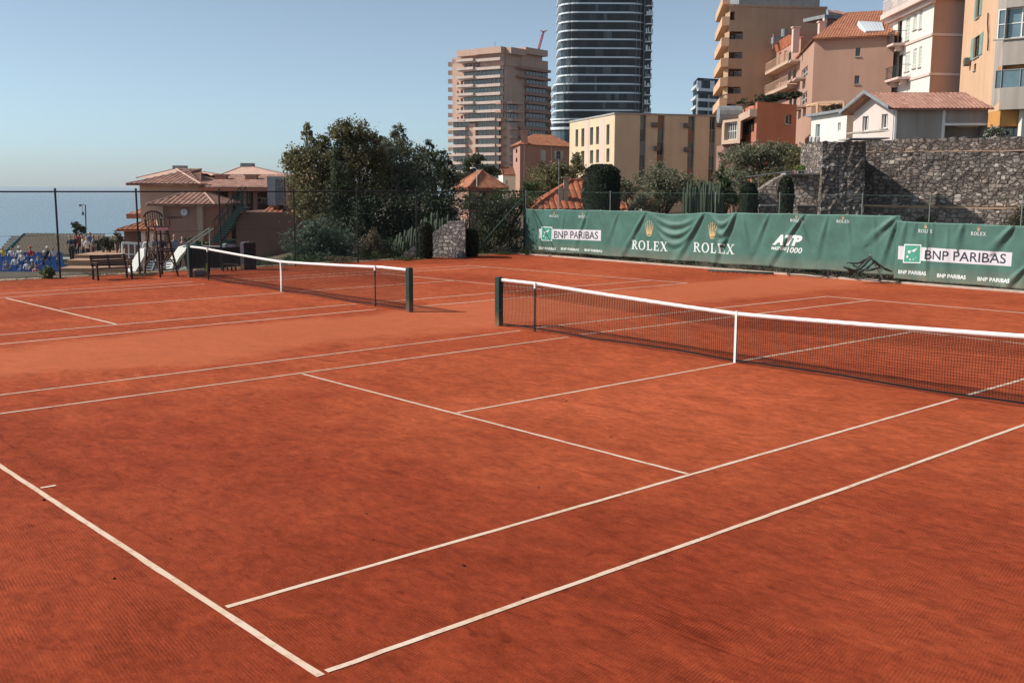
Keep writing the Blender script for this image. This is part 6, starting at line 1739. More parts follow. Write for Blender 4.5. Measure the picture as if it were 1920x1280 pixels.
def hip(x0, x1, D0, D1, z_e, rise, inset, mt, parent, name='roof', over=0.45, pitch=0.26, amp=0.055):
    k0, k1 = D0/FPX, D1/FPX
    a = vf((x0-960)*k0, D0, z_e)-RH*over-FH*over; b = vf((x1-960)*k0, D0, z_e)+RH*over-FH*over
    c = vf((x1-960)*k0, D1, z_e)+RH*over+FH*over; d = vf((x0-960)*k0, D1, z_e)-RH*over+FH*over
    m0 = (a+d)/2+RH*inset+Vector((0, 0, rise)); m1 = (b+c)/2-RH*inset+Vector((0, 0, rise)); ep = (m1-m0)*0.002+RH*0.01
    mb = MB(); tiled(mb, a, b, m1, m0, pitch, amp); tiled(mb, d, a, m0, m0+ep, pitch, amp); tiled(mb, b, c, m1-ep, m1, pitch, amp); tiled(mb, c, d, m0, m1, pitch, amp)
    ro = mb.build(name, mt, parent)
    mb = MB()
    for p, q in ((a, m0), (b, m1), (m0, m1), (d, m0), (c, m1)): mb.tube([p+Vector((0, 0, .03)), q+Vector((0, 0, .04))], 0.055, 6)
    mb.build('ridge_tiles', M['roof_hip'], ro)
    return ro
M['roof_hip'] = tilemat('roof_hip', (0.40, 0.24, 0.19), (0.60, 0.42, 0.34))
M['roof_club'] = tilemat('roof_club', (0.20, 0.095, 0.07), (0.46, 0.26, 0.195))
M['grey_panel'] = mat('grey_panel', (0.30, 0.31, 0.34), rough=0.6, var=0.1)
M['shaded_brown'] = stucco('shaded_brown', (0.17, 0.10, 0.085))  # club walls lying in shade, the shade put into this darker brown
M['green_dark'] = mat('stair_green', (0.03, 0.06, 0.055), rough=0.5)
ze = at(300, 345.5, 62).z
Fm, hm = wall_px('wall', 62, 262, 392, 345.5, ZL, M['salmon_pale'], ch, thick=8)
Fv, hv = wall_px('upper_wall', 64.0, 392, 600, 349, ZL, M['shaded_brown'], ch, thick=6, holes=[(430, 356, 443, 382), (447, 356, 455, 382), (460, 356, 470, 382), (478, 370, 502, 381), (545, 362, 560, 385)])
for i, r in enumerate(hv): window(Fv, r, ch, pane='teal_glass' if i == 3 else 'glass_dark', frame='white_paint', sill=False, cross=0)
mb = MB(); p = at(466, 359, 63.6); q = at(600, 359, 63.6); mb.obox(p, q-p, FH*0.3, Vector((0, 0, 0.3))); mb.build('wall_band', M['white_render'], ch)
mb = MB()
for px in (398, 428, 456, 475):
    p = at(px, 395, 62.4); t = at(px, 349, 62.4); mb.obox(p, RH*0.22, FH*0.22, t-p)
mb.build('veranda_post', M['salmon'], ch)
hip(262, 372, 62, 71, ze, 0.92, 3.0, M['roof_club'], ch, 'roof')
z2 = ze-0.15
a = at(372, 349, 61.6); b = at(603, 349, 61.6); a.z = b.z = z2; mb = MB(); tiled(mb, a, b, b+FH*6+Vector((0, 0, 0.80)), a+FH*6+Vector((0, 0, 0.80)), 0.26, 0.02)
mb.build('veranda_roof', M['roof_club'], ch)
mb = MB(); mb.obox(a-Vector((0, 0, .22)), b-a, FH*0.1, Vector((0, 0, 0.16))); mb.build('fascia', M['terracotta'], ch)
for px in (343, 413, 470):
    p = at(px, 333, 65); mb = MB(); mb.obox(p-RH*.35-Vector((0, 0, .5)), RH*0.7, FH*0.5, Vector((0, 0, 0.62))); mb.obox(p-RH*.45+Vector((0, 0, .12)), RH*0.9, FH*0.6, Vector((0, 0, 0.08))); mb.build('chimney', M['brick_brown'], ch)
for (xc, xl, xr, ya, yb_) in ((345, 262, 440, 318.5, 334), (470, 410, 545, 314.5, 331)):
    D = 78; zc = at(xc, ya, D+5).z; z0 = at(xc, yb_, D).z; k = D/FPX
    cx = (xl+xr)/2; A = vf((xl-960)*k, D, z0); B = vf((xr-960)*k, D, z0); w = (B-A).length; C_ = B+FH*w*0.8; Dd = A+FH*w*0.8; T = vf((xc-960)*(D+w*.4)/FPX, D+w*0.4, zc)
    s = 0.45; mb = MB(); tp = [T+RH*sx*s+FH*sy*s for sx, sy in ((-1, -1), (1, -1), (1, 1), (-1, 1))]
    mb.add([A, B, C_, Dd]+tp, [(0, 1, 5, 4), (1, 2, 6, 5), (2, 3, 7, 6), (3, 0, 4, 7), (4, 5, 6, 7), (3, 2, 1, 0)])
    for p, q in zip((A, B, C_, Dd), tp): mb.bar(p, q, 0.08, 0.08)
    mb.build('tent_roof', M['tent_pink'] if 'tent_pink' in M else M.setdefault('tent_pink', mat('tent_pink', (0.62, 0.40, 0.31), rough=0.85, var=0.1)), ch)
    mb = MB(); mb.obox(tp[0]+Vector((0, 0, 0.01)), RH*0.9, FH*0.9, Vector((0, 0, 0.28))); mb.build('roof_vent', M['roof_grey'], ch)
# porch with the clock
Fp, hp = wall_px('porch_wall', 56, 303, 394, 383, ZL, M['salmon'], ch, thick=4)
zp = at(345, 383.5, 56).z
hip(303, 394, 56, 60.5, zp, 0.62, 1.35, M['roof_club'], ch, 'porch_roof', over=0.5)
for (x0, x1) in ((302, 311), (374, 384)):
    r = Fp.rect(x0, 384, x1, 470); mb = MB(); fbox(mb, Fp, r[0], ZL, r[2], zp-0.02, 0.02, 0.35); mb.build('pilaster', M['salmon_pale'], ch)
u, z = Fp.uz(346.5, 398); c = Fp.pt(u, z, 0.02)
mb = MB(); mb.tube([c, c+Fp.n*0.10], 0.21, 20); ck = mb.build('clock', M['grey_panel'], ch)
mb = MB(); mb.tube([c+Fp.n*0.101, c+Fp.n*0.112], 0.175, 20); mb.build('dial', M['white_paint'], ck)
mb = MB(); o = c+Fp.n*0.12
mb.bar(o, o+Fp.t*0.08+Vector((0, 0, 0.06)), 0.02, 0.01); mb.bar(o, o-Fp.t*0.02+Vector((0, 0, 0.14)), 0.015, 0.01); mb.build('hands', M['black_metal'], ck)
mb = MB(); r = Fp.rect(314, 407, 342, 408.4); fbox(mb, Fp, r[0], r[1], r[2], r[3], 0.01, 0.06); mb.build('ledge', M['brown_wood'], ch)
# left low wings
for (x0, x1, y0, y1, D, nm) in ((236, 288, 402, 410, 63, 'side_roof'),):
    a, b = at(x0, y0, D), at(x1, y0, D); mb = MB(); tiled(mb, a, b, b+FH*2.5+Vector((0, 0, .65)), a+FH*2.5+RH*1.0+Vector((0, 0, .65)), 0.26, 0.04); mb.build(nm, M['roof_club'], ch)
    a, b = at(x0+1, y1, D), at(x1, y1, D); mb = MB(); mb.obox(a, b-a, FH*1.5, Vector((0, 0, 0.28))); mb.build('side_fascia', M['terracotta'], ch)
zl = at(260, 431, 60).z
hip(234, 296, 60, 64, zl, 0.45, 1.0, M['roof_orange'], ch, 'bar_roof', over=0.3)
mb = MB(); p = at(234, 470, 60.4); q = at(263, 470, 60.4); mb.obox(Vector((p.x, p.y, ZL)), q-p, FH*3.2, Vector((0, 0, zl-ZL-0.02))); mb.build('bar_wall', M['shaded_brown'], ch)
for px in (267, 283, 298):
    mb = MB(); p = at(px, 470, 60); mb.obox(Vector((p.x-.1, p.y, ZL)), RH*0.22, FH*0.22, Vector((0, 0, zl-ZL))); mb.build('pillar', M['white_render'], ch)
mb = MB(); p = at(263, 470, 62.5); q = at(303, 470, 62.5); mb.obox(Vector((p.x, p.y, ZL)), q-p, FH*.3, Vector((0, 0, zl-ZL-.02))); mb.build('bar_back', M['glass_dark'], ch)
# dark side volume and the outside stair
Fd, hd = wall_px('side_wall', 53, 440, 600, 398, ZL, M['shaded_brown'], ch, thick=5)
a, b = at(484, 404, 53), at(527, 404, 53); mb = MB(); tiled(mb, a, b, b+FH*3-RH*.4+Vector((0, 0, .62)), a+FH*3+RH*.3+Vector((0, 0, .62)), 0.26, 0.05); mb.build('low_roof', M['roof_orange'], ch)
a, b = at(541, 400, 52.8), at(600, 404, 52.8); mb = MB(); tiled(mb, a, b, b+FH*3+Vector((0, 0, .5)), a+FH*3+Vector((0, 0, .5)), 0.26, 0.05); mb.build('low_roof', M['roof_orange'], ch)
mb = MB(); p = at(505, 385, 54.5); mb.obox(Vector((p.x, p.y, at(500, 405, 54.5).z)), RH*0.5, FH*3, Vector((0, 0, 0.9))); mb.build('pier', M['salmon'], ch)
mb = MB(); p = at(502, 385, 54); q = at(534, 385, 54); t = at(502, 331, 54); mb.obox(p, q-p, FH*2, Vector((0, 0, t.z-p.z)))
for k in range(12): mb.obox(p+(q-p)*(0.45+k*0.04)-FH*0.03, RH*0.012, FH*0.03, Vector((0, 0, t.z-p.z-.1)))
gp2 = mb.build('metal_box', M['grey_panel'], ch)
mb = MB(); s = at(536, 385, 54); mb.obox(s, RH*0.12, FH*2, Vector((0, 0, t.z-p.z))); s = at(541, 350, 54); mb.obox(s, RH*0.08, FH*1, Vector((0, 0, t.z-s.z))); mb.build('metal_box_edge', M['salmon_pale'], gp2)
st = thing('outdoor_staircase', 'dark green steel staircase climbing from the porch to the upper veranda', 'staircase', vf((420-960)*53/FPX, 53, ZL))
A, B = at(402, 452, 52.6), at(452, 388, 52.6); mb = MB()
for off in (0, 1.1): mb.bar(A+FH*off, B+FH*off, 0.08, 0.26)
n = 13
for k in range(n): p = A.lerp(B, (k+.5)/n); mb.obox(p, RH*0.26, FH*1.1, Vector((0, 0, 0.04)))
mb.build('flight', M['green_dark'], st)
mb = MB()
for off in (0, 1.1):
    mb.bar(A+FH*off+Vector((0, 0, 1)), B+FH*off+Vector((0, 0, 1)), 0.05, 0.05); mb.bar(A+FH*off+Vector((0, 0, .55)), B+FH*off+Vector((0, 0, .55)), 0.03, 0.03)
    for k in range(7): p = A.lerp(B, k/6)+FH*off; mb.bar(p, p+Vector((0, 0, 1)), 0.03, 0.03)
mb.build('handrail', M['green_dark'], st)
mb = MB(); p = at(395, 455, 52.6); q = at(433, 455, 52.6); mb.obox(p, q-p, FH*1.6, Vector((0, 0, .1))); mb.obox(Vector((p.x, p.y, ZL))+FH*1.5, q-p, FH*0.1, Vector((0, 0, p.z-ZL))); mb.build('landing', M['green_dark'], st)
mb = MB()
for (x0, y0, x1, y1) in ((343, 460, 393, 427), (350, 463, 400, 428)):
    a, b = at(x0, y0, 50), at(x1, y1, 50); mb.bar(a, b, 0.06, 0.06)
for k in range(4): p = at(350+k*14, 457-k*9, 50); mb.bar(p, p-Vector((0, 0, 0.9)), 0.04, 0.04)
tag(mb.build('ramp_railing', M['rail_cream'] if 'rail_cream' in M else M.setdefault('rail_cream', mat('rail_cream', (0.5, 0.47, 0.38), rough=0.6)), origin=None), 'pale double handrail slanting up in front of the clock wall', 'handrail')
for i, (px, py, D) in enumerate(((345, 450, 54), (360, 446, 54), (375, 452, 54))):
    pass
shrub('bush', 'dark bush under the clock wall', 'shrub', 54, [(350, 455, 16, 9), (372, 458, 14, 8), (388, 462, 12, 8)], LEAF['dark'], 0.14, 1.6, 'bushes in front of the houses', base_z=-3)

# white stair parapets
def ramp_wall(label, D, poly, thick):
    o = stone_prism('stair_parapet', label, 'parapet', D, poly, thick, M['white_paint'], group='white stair parapets', skew=0.035); return o
ramp_wall('sloping white stair parapet left of the umpire chair', 44, [(240, 502), (262, 466), (270, 466), (270, 480), (252, 512), (240, 512)], 0.5)
ramp_wall('sloping white stair parapet right of the umpire chair, below the green tarp', 43, [(311, 512), (311, 495), (335, 462), (349, 460), (349, 468), (338, 480), (324, 502), (326, 512)], 0.5)
mb = MB()
A, B = at(229, 455, 47), at(264, 457, 47); mb.bar(A, B, 0.07, 0.10); 
for k in range(4): p = A.lerp(B, k/3); mb.bar(p, p-Vector((0, 0, 0.7)), 0.05, 0.05)
mb.bar(A-Vector((0, 0, .5)), B-Vector((0, 0, .5)), .05, .05)
tag(mb.build('white_barrier', M['white_paint']), 'white post and rail barrier in front of the club bar', 'barrier')
mb = MB()
for k in range(5):
    p = at(288+k*2.2, 512-k*5, 38.5+k*0.3); mb.obox(p-RH*0.45, RH*0.9, FH*0.28, Vector((0, 0, 0.035)))
a, b = at(283, 514, 38.4), at(292, 488, 39.9); mb.bar(a, b, 0.04, 0.12); mb.bar(a+RH*0.75, b+RH*0.75, 0.04, 0.12)
tag(mb.build('metal_steps', M['grey_metal']), 'short grey metal steps behind the umpire chair', 'steps')

# tan terrace walls
def tan(label, D, x0, x1, y0, y1, d, mt='tan_render', z=None):
    a, b = at(x0, y1, D), at(x1, y1, D); t = at((x0+x1)/2, y0, D)
    mb = MB(); mb.obox(Vector((a.x, a.y, ZL)), Vector((b.x-a.x, b.y-a.y, 0)), FH*d, Vector((0, 0, t.z-ZL)))
    mb.obox(Vector((a.x, a.y, t.z))-FH*0.06, Vector((b.x-a.x, b.y-a.y, 0)), FH*(d+.1), Vector((0, 0, 0.1)))
    return tag(mb.build('terrace_wall', M[mt]), label, 'terrace wall', 'stepped tan terrace walls beside the stand')
tan('lowest tan terrace wall behind the wooden bench', 58, 112, 240, 506, 520, 1.5)
tan('middle tan terrace wall with a pale coping', 60, 127, 236, 491, 500, 1.5)
tan('highest tan terrace wall below the standing spectators', 62, 140, 262, 481, 488, 6)
mb = MB(); a = at(60, 530, 56); mb.obox(Vector((a.x, a.y, ZL)), RH*7, FH*22, Vector((0, 0, 0.5))); 

# ---------------------------------------------------------------- grandstand
gs = root_at('grandstand', 'stepped grandstand with a teal fabric edge on the left', 'grandstand', 80, 84, ZL)
D0, rise, run, NR = 77.0, 0.28, 0.80, 6
z_first = at(80, 528, D0).z
mb = MB()
xl = lambda k: -18+k*2.2; SL = (-14-960)*D0/FPX; SR = (118-960)*D0/FPX
for k in range(NR):
    p = vf(SL, D0+k*run, ZL-4); mb.obox(p, RH*(SR-SL), FH*(run+0.001 if k < NR-1 else 2.0), Vector((0, 0, z_first+k*rise-p.z)))
mb.build('terrace', M['concrete'], gs)
M['teal_cloth'] = mat('teal_cloth', (0.10, 0.26, 0.27), rough=0.7, var=0.2)
# the opposite stand, farther away
fs_ = root_at('grandstand', 'farther stand of tan seats with a teal fabric edge, above the blue seats', 'grandstand', 110, 166, -12, 'grandstands at the far left')
gs['group'] = 'grandstands at the far left'; gs['label'] = 'nearer grandstand of blue seats with seated spectators at the left edge'
DF, NF = 163.0, 9
zf = at(110, 481, DF).z
mb = MB()
for k in range(NF):
    p = vf((-14-960)*DF/FPX, DF+k*run, -38); mb.obox(p, RH*((212+14)*DF/FPX), FH*(run+0.001 if k < NF-1 else 2.0), Vector((0, 0, zf+k*0.36-p.z)))
mb.build('terrace', M['concrete'], fs_)
mb = MB()
A = at(-14, 492, DF-4); B = at(44, 437, DF+NF*run); C_ = at(104, 437, DF+NF*run+.5)
for p, q, hh in ((A, B, 3.4), (B, C_, 2.2)):
    n = 22; base = len(mb.v)
    for k in range(n+1):
        r_ = p.lerp(q, k/n); w = FH*0.08*math.sin(k*2.1); mb.v += [r_+w, r_-Vector((0, 0, hh))-w]
    for k in range(n): mb.f.append([base+2*k, base+2*k+2, base+2*k+3, base+2*k+1]); mb.m.append(0)
o = mb.build('side_cloth', M['teal_cloth'], fs_); so = o.modifiers.new('t', 'SOLIDIFY'); so.thickness = 0.03
M['seat_blue'] = mat('seat_blue', (0.015, 0.075, 0.26), rough=0.4, var=0.25)
M['seat_tan'] = mat('seat_tan', (0.30, 0.25, 0.19), rough=0.7, var=0.2)
def seat_proto(mt, label, group):
    t = thing('stadium_seat', label, 'seat', (0, 0, 0), 0, group)
    mb = MB(); mb.box((0, 0, 0.40), (0.42, 0.38, 0.04)); mb.obox((-0.21, 0.17, 0.40), (0.42, 0, 0), (0, 0.04, 0), (0, 0.10, 0.42)); mb.box((0, 0.05, 0.20), (0.06, 0.2, 0.4))
    mb.build('shell', mt, t, local=True, bevel=0.01); return t
protos = {'b': seat_proto(M['seat_blue'], 'empty blue plastic seat in the lower rows of the grandstand', 'blue grandstand seats'),
          't': seat_proto(M['seat_tan'], 'empty tan slatted seat in the upper rows of the grandstand', 'tan grandstand seats')}
used = {'b': False, 't': False}
rs = random.Random(9)
def fill_row(kind, D, z, x0, x1, step):
    s = (x0-960)*D/FPX; s1 = (x1-960)*D/FPX
    while s < s1:
        pos = vf(s, D, z)
        if not used[kind]:
            protos[kind].location = pos; protos[kind].rotation_euler = (0, 0, -YAW); used[kind] = True
        else: copy_thing(protos[kind], pos, -YAW)
        s += step
for k in range(NR-1): fill_row('b', D0+k*run+0.45, z_first+k*rise, -4, 114, 0.52)
for k in range(NF-1): fill_row('t', DF+k*run+0.45, zf+k*0.36, 20+k*4.5, 196, 0.50)

# ---------------------------------------------------------------- people
M['skin'] = mat('skin', (0.42, 0.24, 0.17), rough=0.6, var=0.08); M['hair'] = mat('hair', (0.035, 0.022, 0.015), rough=0.6, var=0.3)
M['shoe'] = mat('shoe', (0.05, 0.05, 0.05), rough=0.6)
CL = {'white': (0.74, 0.73, 0.72), 'navy': (0.025, 0.035, 0.08), 'black': (0.02, 0.02, 0.022), 'grey': (0.22, 0.22, 0.24), 'red': (0.50, 0.05, 0.07), 'blue': (0.10, 0.20, 0.45), 'beige': (0.45, 0.37, 0.28), 'pink': (0.55, 0.25, 0.28), 'yellow': (0.60, 0.52, 0.10)}
for k, v in CL.items(): M['cloth_'+k] = mat('cloth_'+k, v, rough=0.85, var=0.12, scale=6)
def body_mesh(pose, seed=0):
    r_ = random.Random(seed); V = []; E = []; RR = []
    def add(p, r, par=None):
        V.append(p); RR.append(r)
        if par is not None: E.append((par, len(V)-1))
        return len(V)-1
    sit = pose == 'sit'; h = 0.45 if sit else 0.92
    hip = add((0, 0, h), (0.15, 0.11)); waist = add((0, 0.01, h+0.20), (0.13, 0.095), hip); chest = add((0, 0.0, h+0.40), (0.165, 0.11), waist)
    neck = add((0, -0.01, h+0.56), (0.058, 0.058), chest); jaw = add((0, -0.02, h+0.64), (0.065, 0.075), neck); head = add((0, -0.02, h+0.73), (0.082, 0.098), jaw); top = add((0, -0.01, h+0.81), (0.055, 0.065), head)
    for s in (-1, 1):
        th = add((s*0.09, 0, h-0.05), (0.088, 0.088), hip)
        if sit: kn = add((s*0.11, -0.43, h+0.0), (0.062, 0.062), th); an = add((s*0.12, -0.46, 0.08), (0.042, 0.042), kn); add((s*0.13, -0.60, 0.04), (0.04, 0.03), an)
        else:
            st_ = r_.uniform(-.1, .1); kn = add((s*0.10, st_, 0.50), (0.062, 0.062), th); an = add((s*0.11, st_*1.4+.02, 0.09), (0.043, 0.043), kn); add((s*0.13, st_*1.4-0.13, 0.04), (0.045, 0.032), an)
        sh_ = add((s*0.19, 0.0, h+0.47), (0.06, 0.06), chest); 
        if sit: el = add((s*0.25, -0.10, h+0.20), (0.044, 0.044), sh_); wr = add((s*0.16, -0.32, h+0.13), (0.030, 0.030), el); hd_ = add((s*0.12, -0.40, h+0.11), (0.036, 0.022), wr)
        else:
            b = r_.choice([0, 0, 0.25]); el = add((s*0.25, -0.02-b*.3, h+0.20), (0.044, 0.044), sh_); wr = add((s*0.24, -0.10-b, h-0.04+b), (0.030, 0.030), el); hd_ = add((s*0.235, -0.13-b*1.2, h-0.13+b*1.1), (0.024, 0.038), wr)
    me = bpy.data.meshes.new('body'); me.from_pydata(V, E, []); ob = bpy.data.objects.new('tmp', me); COL.objects.link(ob)
    sk = ob.modifiers.new('s', 'SKIN'); sk.use_smooth_shade = True
    for i, r in enumerate(RR): me.skin_vertices[0].data[i].radius = r; me.skin_vertices[0].data[i].use_root = (i == 0)
    su = ob.modifiers.new('u', 'SUBSURF'); su.levels = 1; su.render_levels = 1
    dg = bpy.context.evaluated_depsgraph_get(); out = bpy.data.meshes.new_from_object(ob.evaluated_get(dg)); bpy.data.objects.remove(ob); bpy.data.meshes.remove(me)
    out.materials.clear()
    for _ in range(4): out.materials.append(M['skin'])
    for p in out.polygons:
        c = p.center; mi = 0
        if c.z > h+0.60: mi = 3 if (c.y > 0.015 or c.z > h+0.79) else 0
        elif c.z > h+0.54: mi = 0
        elif c.z < 0.07: mi = 4
        elif abs(c.x) > 0.19 and (c.z < h+0.24) and c.z > h-0.3 and not (sit and c.z < h+.06): mi = 0
        elif sit and c.y < -0.22 and c.z > h+0.08: mi = 0
        elif c.z > h+0.06: mi = 1
        else: mi = 2
        p.material_index = min(mi, 3) if mi != 4 else 2
    return out
BM_ = {('stand', s): body_mesh('stand', s) for s in range(3)}; BM_[('sit', 0)] = body_mesh('sit', 0)
M['straw'] = M['cloth_beige']
def person(label, pose, pos, rz, shirt, pants, seed=0, hat=None, group='spectators near the grandstand', hair='hair', sc=1.0):
    me = BM_[(pose, seed)].copy(); me.materials[0] = M['skin']; me.materials[1] = M['cloth_'+shirt]; me.materials[2] = M['cloth_'+pants]; me.materials[3] = M[hair] if hair in M else M['cloth_'+hair]
    o = bpy.data.objects.new('person', me); COL.objects.link(o); o.location = pos; o.rotation_euler = (0, 0, rz); o.scale = (sc, sc, sc); tag(o, label, 'person', group)
    if hat:
        h = 0.45 if pose == 'sit' else 0.92; mb = MB(); mb.lathe((0, -0.015, h+0.775), [(0.16, 0), (0.155, 0.012), (0.10, 0.018), (0.092, 0.08), (0.05, 0.115), (0.01, 0.12)], 14)
        mb.build('hat', M['cloth_'+hat], o, local=True)
    return o
toward = -YAW          # rz that turns the figure's front (-y) to the camera
def seat_at(px, k): D = D0+k*run+0.40; return vf((px-960)*D/FPX, D, z_first+k*rise-0.03)
seated = [(6, 4, 'yellow', 'navy', None, 'yellow shirt at the far left of the blue seats'), (22, 4, 'white', 'grey', None, 'white shirt, upper left of the blue seats'), (37, 4, 'white', 'navy', 'white', 'white shirt and white hat in the upper blue row'),
          (12, 1, 'grey', 'navy', None, 'grey shirt low at the left'), (28, 2, 'white', 'blue', None, 'white shirt two rows up, left of the red shirt'), (41, 3, 'white', 'black', 'white', 'white hat and shirt just above the white shirted pair'),
          (58, 4, 'red', 'navy', 'red', 'red shirt and red cap in the middle of the blue seats'), (50, 1, 'white', 'navy', None, 'white shirt under the red shirted spectator'), (60, 1, 'grey', 'black', 'white', 'grey shirt and white hat under the red shirted spectator'),
          (84, 3, 'navy', 'black', 'white', 'navy shirt and white hat, left of the fence post'), (90, 4, 'black', 'navy', 'white', 'black shirt and white hat in the top blue row by the post'), (100, 4, 'white', 'navy', None, 'white shirt right beside the fence post'),
          (72, 2, 'blue', 'grey', None, 'blue shirt right of the red shirted spectator'), (38, 0, 'blue', 'black', None, 'blue shirt in the front row left of the round bush'), (66, 0, 'pink', 'navy', None, 'pink shirt in the front row right above the round bush')]
for px, k, sh_, pa, hat, lab in seated: person('seated spectator, '+lab, 'sit', seat_at(px, k), toward, sh_, pa, hat=hat, group='seated spectators in the grandstand')
ZT = at(200, 493, 66).z
stand_ = [(134, 66, 'navy', 'black', None, 'in navy at the left end of the upper terrace'), (142, 67, 'black', 'black', None, 'in black left of the small palm'), (157, 66.5, 'beige', 'black', None, 'in a beige shirt, half behind the palm trunk'), (164.5, 64.5, 'white', 'navy', None, 'with grey hair in a bright white shirt and navy trousers'),
          (177, 66, 'grey', 'black', None, 'in grey right of the white shirted man'), (186, 66, 'black', 'navy', None, 'in black, left of the dark bush'),
          (212, 66, 'black', 'grey', None, 'in a black top and grey trousers'), (221, 66, 'black', 'black', None, 'in black at the right end beside the club bar'), (150, 70, 'red', 'navy', None, 'in dark red farther back on the terrace'), (171, 71, 'blue', 'navy', None, 'in blue farther back on the terrace')]
for i, (px, D, sh_, pa, hat, lab) in enumerate(stand_):
    person('spectator standing '+lab, 'stand', vf((px-960)*D/FPX, D, ZT+0.02), toward+rs.uniform(-1.6, 1.6), sh_, pa, seed=i % 3, hat=hat, group='people standing on the upper terrace', hair='grey_metal' if i == 3 else 'hair')
person('grey haired man in a grey shirt standing before the clock wall', 'stand', vf((328-960)*50/FPX, 50, at(328, 507, 50).z), toward+0.6, 'grey', 'navy', seed=1, hair='white_paint', group=None)
person('woman in a pink top leaning on the slanting handrail', 'stand', vf((343-960)*52/FPX, 52, at(343, 508, 52).z), toward+1.2, 'pink', 'black', seed=2, group=None)
for i, (px, D, c1) in enumerate(((291, 50, 'black'), (303, 49, 'navy'), (279, 51, 'white'))):
    person(['person in black behind the umpire chair', 'person in navy right behind the umpire chair legs', 'person in white at the top of the white parapet'][i], 'stand', vf((px-960)*D/FPX, D, at(px, 508, D).z), toward+rs.uniform(-1, 1), c1, 'black', seed=i, group='people behind the umpire chair')
# ground they stand on
mb = MB(); p = at(268, 490, 46); mb.obox(Vector((p.x, p.y, ZL)), RH*4.6, FH*9, Vector((0, 0, at(300, 508, 49).z-ZL-0.02)))
tag(mb.build('upper_landing', M['concrete']), 'concrete landing between the umpire chair and the clubhouse', 'landing')

# small palm, mast, bushes
tree('palm_tree', 'small dark palm like tree between the grandstand and the clubhouse', 'tree', 68, [(141, 420, 6, 4), (148, 426, 10, 6), (155, 432, 5, 5), (143, 434, 5, 4)], 149, LEAF['dark'], 0.22, 1.6, None, trunk_r=0.09, base_z=-2, aspect=0.25)
shrub('bush', 'dark bush among the standing people', 'shrub', 64.5, [(194, 452, 8, 11), (201, 458, 7, 12)], LEAF['dark'], 0.15, 1.8, 'bushes in front of the houses', base_z=-3)
shrub('bush', 'dark bush between the standing people and the club bar', 'shrub', 64, [(219, 446, 9, 10), (226, 452, 6, 8)], LEAF['dark'], 0.15, 1.5, 'bushes in front of the houses', base_z=-2)
mb = MB(); a = at(160, 470, 90); b = at(160, 384, 90); mb.tube([Vector((a.x, a.y, ZL)), b], [0.09, 0.06], 8); mb.bar(b, b-RH*0.55, 0.05, 0.05); mb.box(b-RH*0.5-Vector((0, 0, .05)), (0.3, 0.2, 0.18)); mb.box(b-RH*0.28-Vector((0, 0, .75)), (0.18, 0.18, 0.3)); mb.bar(b-RH*0.28, b-RH*0.28-Vector((0, 0, .6)), .03, .03)
tag(mb.build('camera_mast', M['grey_metal']), 'thin pale mast with cameras over the sea, beside the small palm', 'mast')
o = shrub('round_bush', 'round yellow green bush at the foot of the fence, left of the wooden bench', 'shrub', 34.4, [(88, 512, 13, 12)], LEAF['mid'], 0.07, 4.0, None, extra=(LEAF['bright'], 0.25, 0.06))
shrub('ground_weeds', 'dry grass along the fence foot behind the wooden bench', 'weeds', 35.5, [(200, 519, 45, 3), (150, 521, 30, 3), (270, 515, 30, 4)], LEAF['dry'], 0.06, 2.0, 'weeds at the foot of the fences')

# ---------------------------------------------------------------- wooden bench
def bench():
    t = thing('park_bench', 'dark slatted wooden bench on the clay by the left fence', 'bench', (-23.55, -2.27, 0), -math.pi/2+math.pi)
    W = 1.20
    # local: x along the length, front towards -y... rotated so that the front faces the court
    mb = MB()
    for k in range(4): mb.box((0, -0.38+k*0.115, 0.43), (W, 0.085, 0.03))
    mb.build('seat', M['brown_wood'], t, local=True, bevel=0.005)
    mb = MB()
    for k in range(5): mb.obox((-W/2, 0.065+k*0.028, 0.50+k*0.085), (W, 0, 0), (0, 0.025, 0), (0, 0.02, 0.066))
    mb.build('backrest', M['brown_wood'], t, local=True)
    for s in (-1, 0, 1):
        mb = MB()
        mb.obox((s*(W/2-0.05)-0.025, 0.03, 0.40), (0.05, 0, 0), (0, 0.04, 0), (0, 0.16, 0.52)); mb.build('back_support', M['brown_wood'], t, local=True)
    for s in (-1, 1):
        x = s*(W/2-0.04)
        mb = MB(); mb.obox((x-0.03, 0.02, 0.0), (0.06, 0, 0), (0, 0.06, 0), (0, 0.02, 0.43)); mb.build('leg', M['brown_wood'], t, local=True)
        mb = MB(); mb.obox((x-0.03, -0.42, 0.0), (0.06, 0, 0), (0, 0.06, 0), (0, 0.05, 0.64)); mb.build('leg', M['brown_wood'], t, local=True)
        mb = MB(); mb.obox((x-0.035, -0.44, 0.63), (0.07, 0, 0), (0, 0.50, 0), (0, 0, 0.04)); mb.build('armrest', M['brown_wood'], t, local=True, bevel=0.008)
    return t
bn_ = bench(); bn_.rotation_euler = (0, 0, math.pi/2); bn_.scale = (1, 1, 0.87)

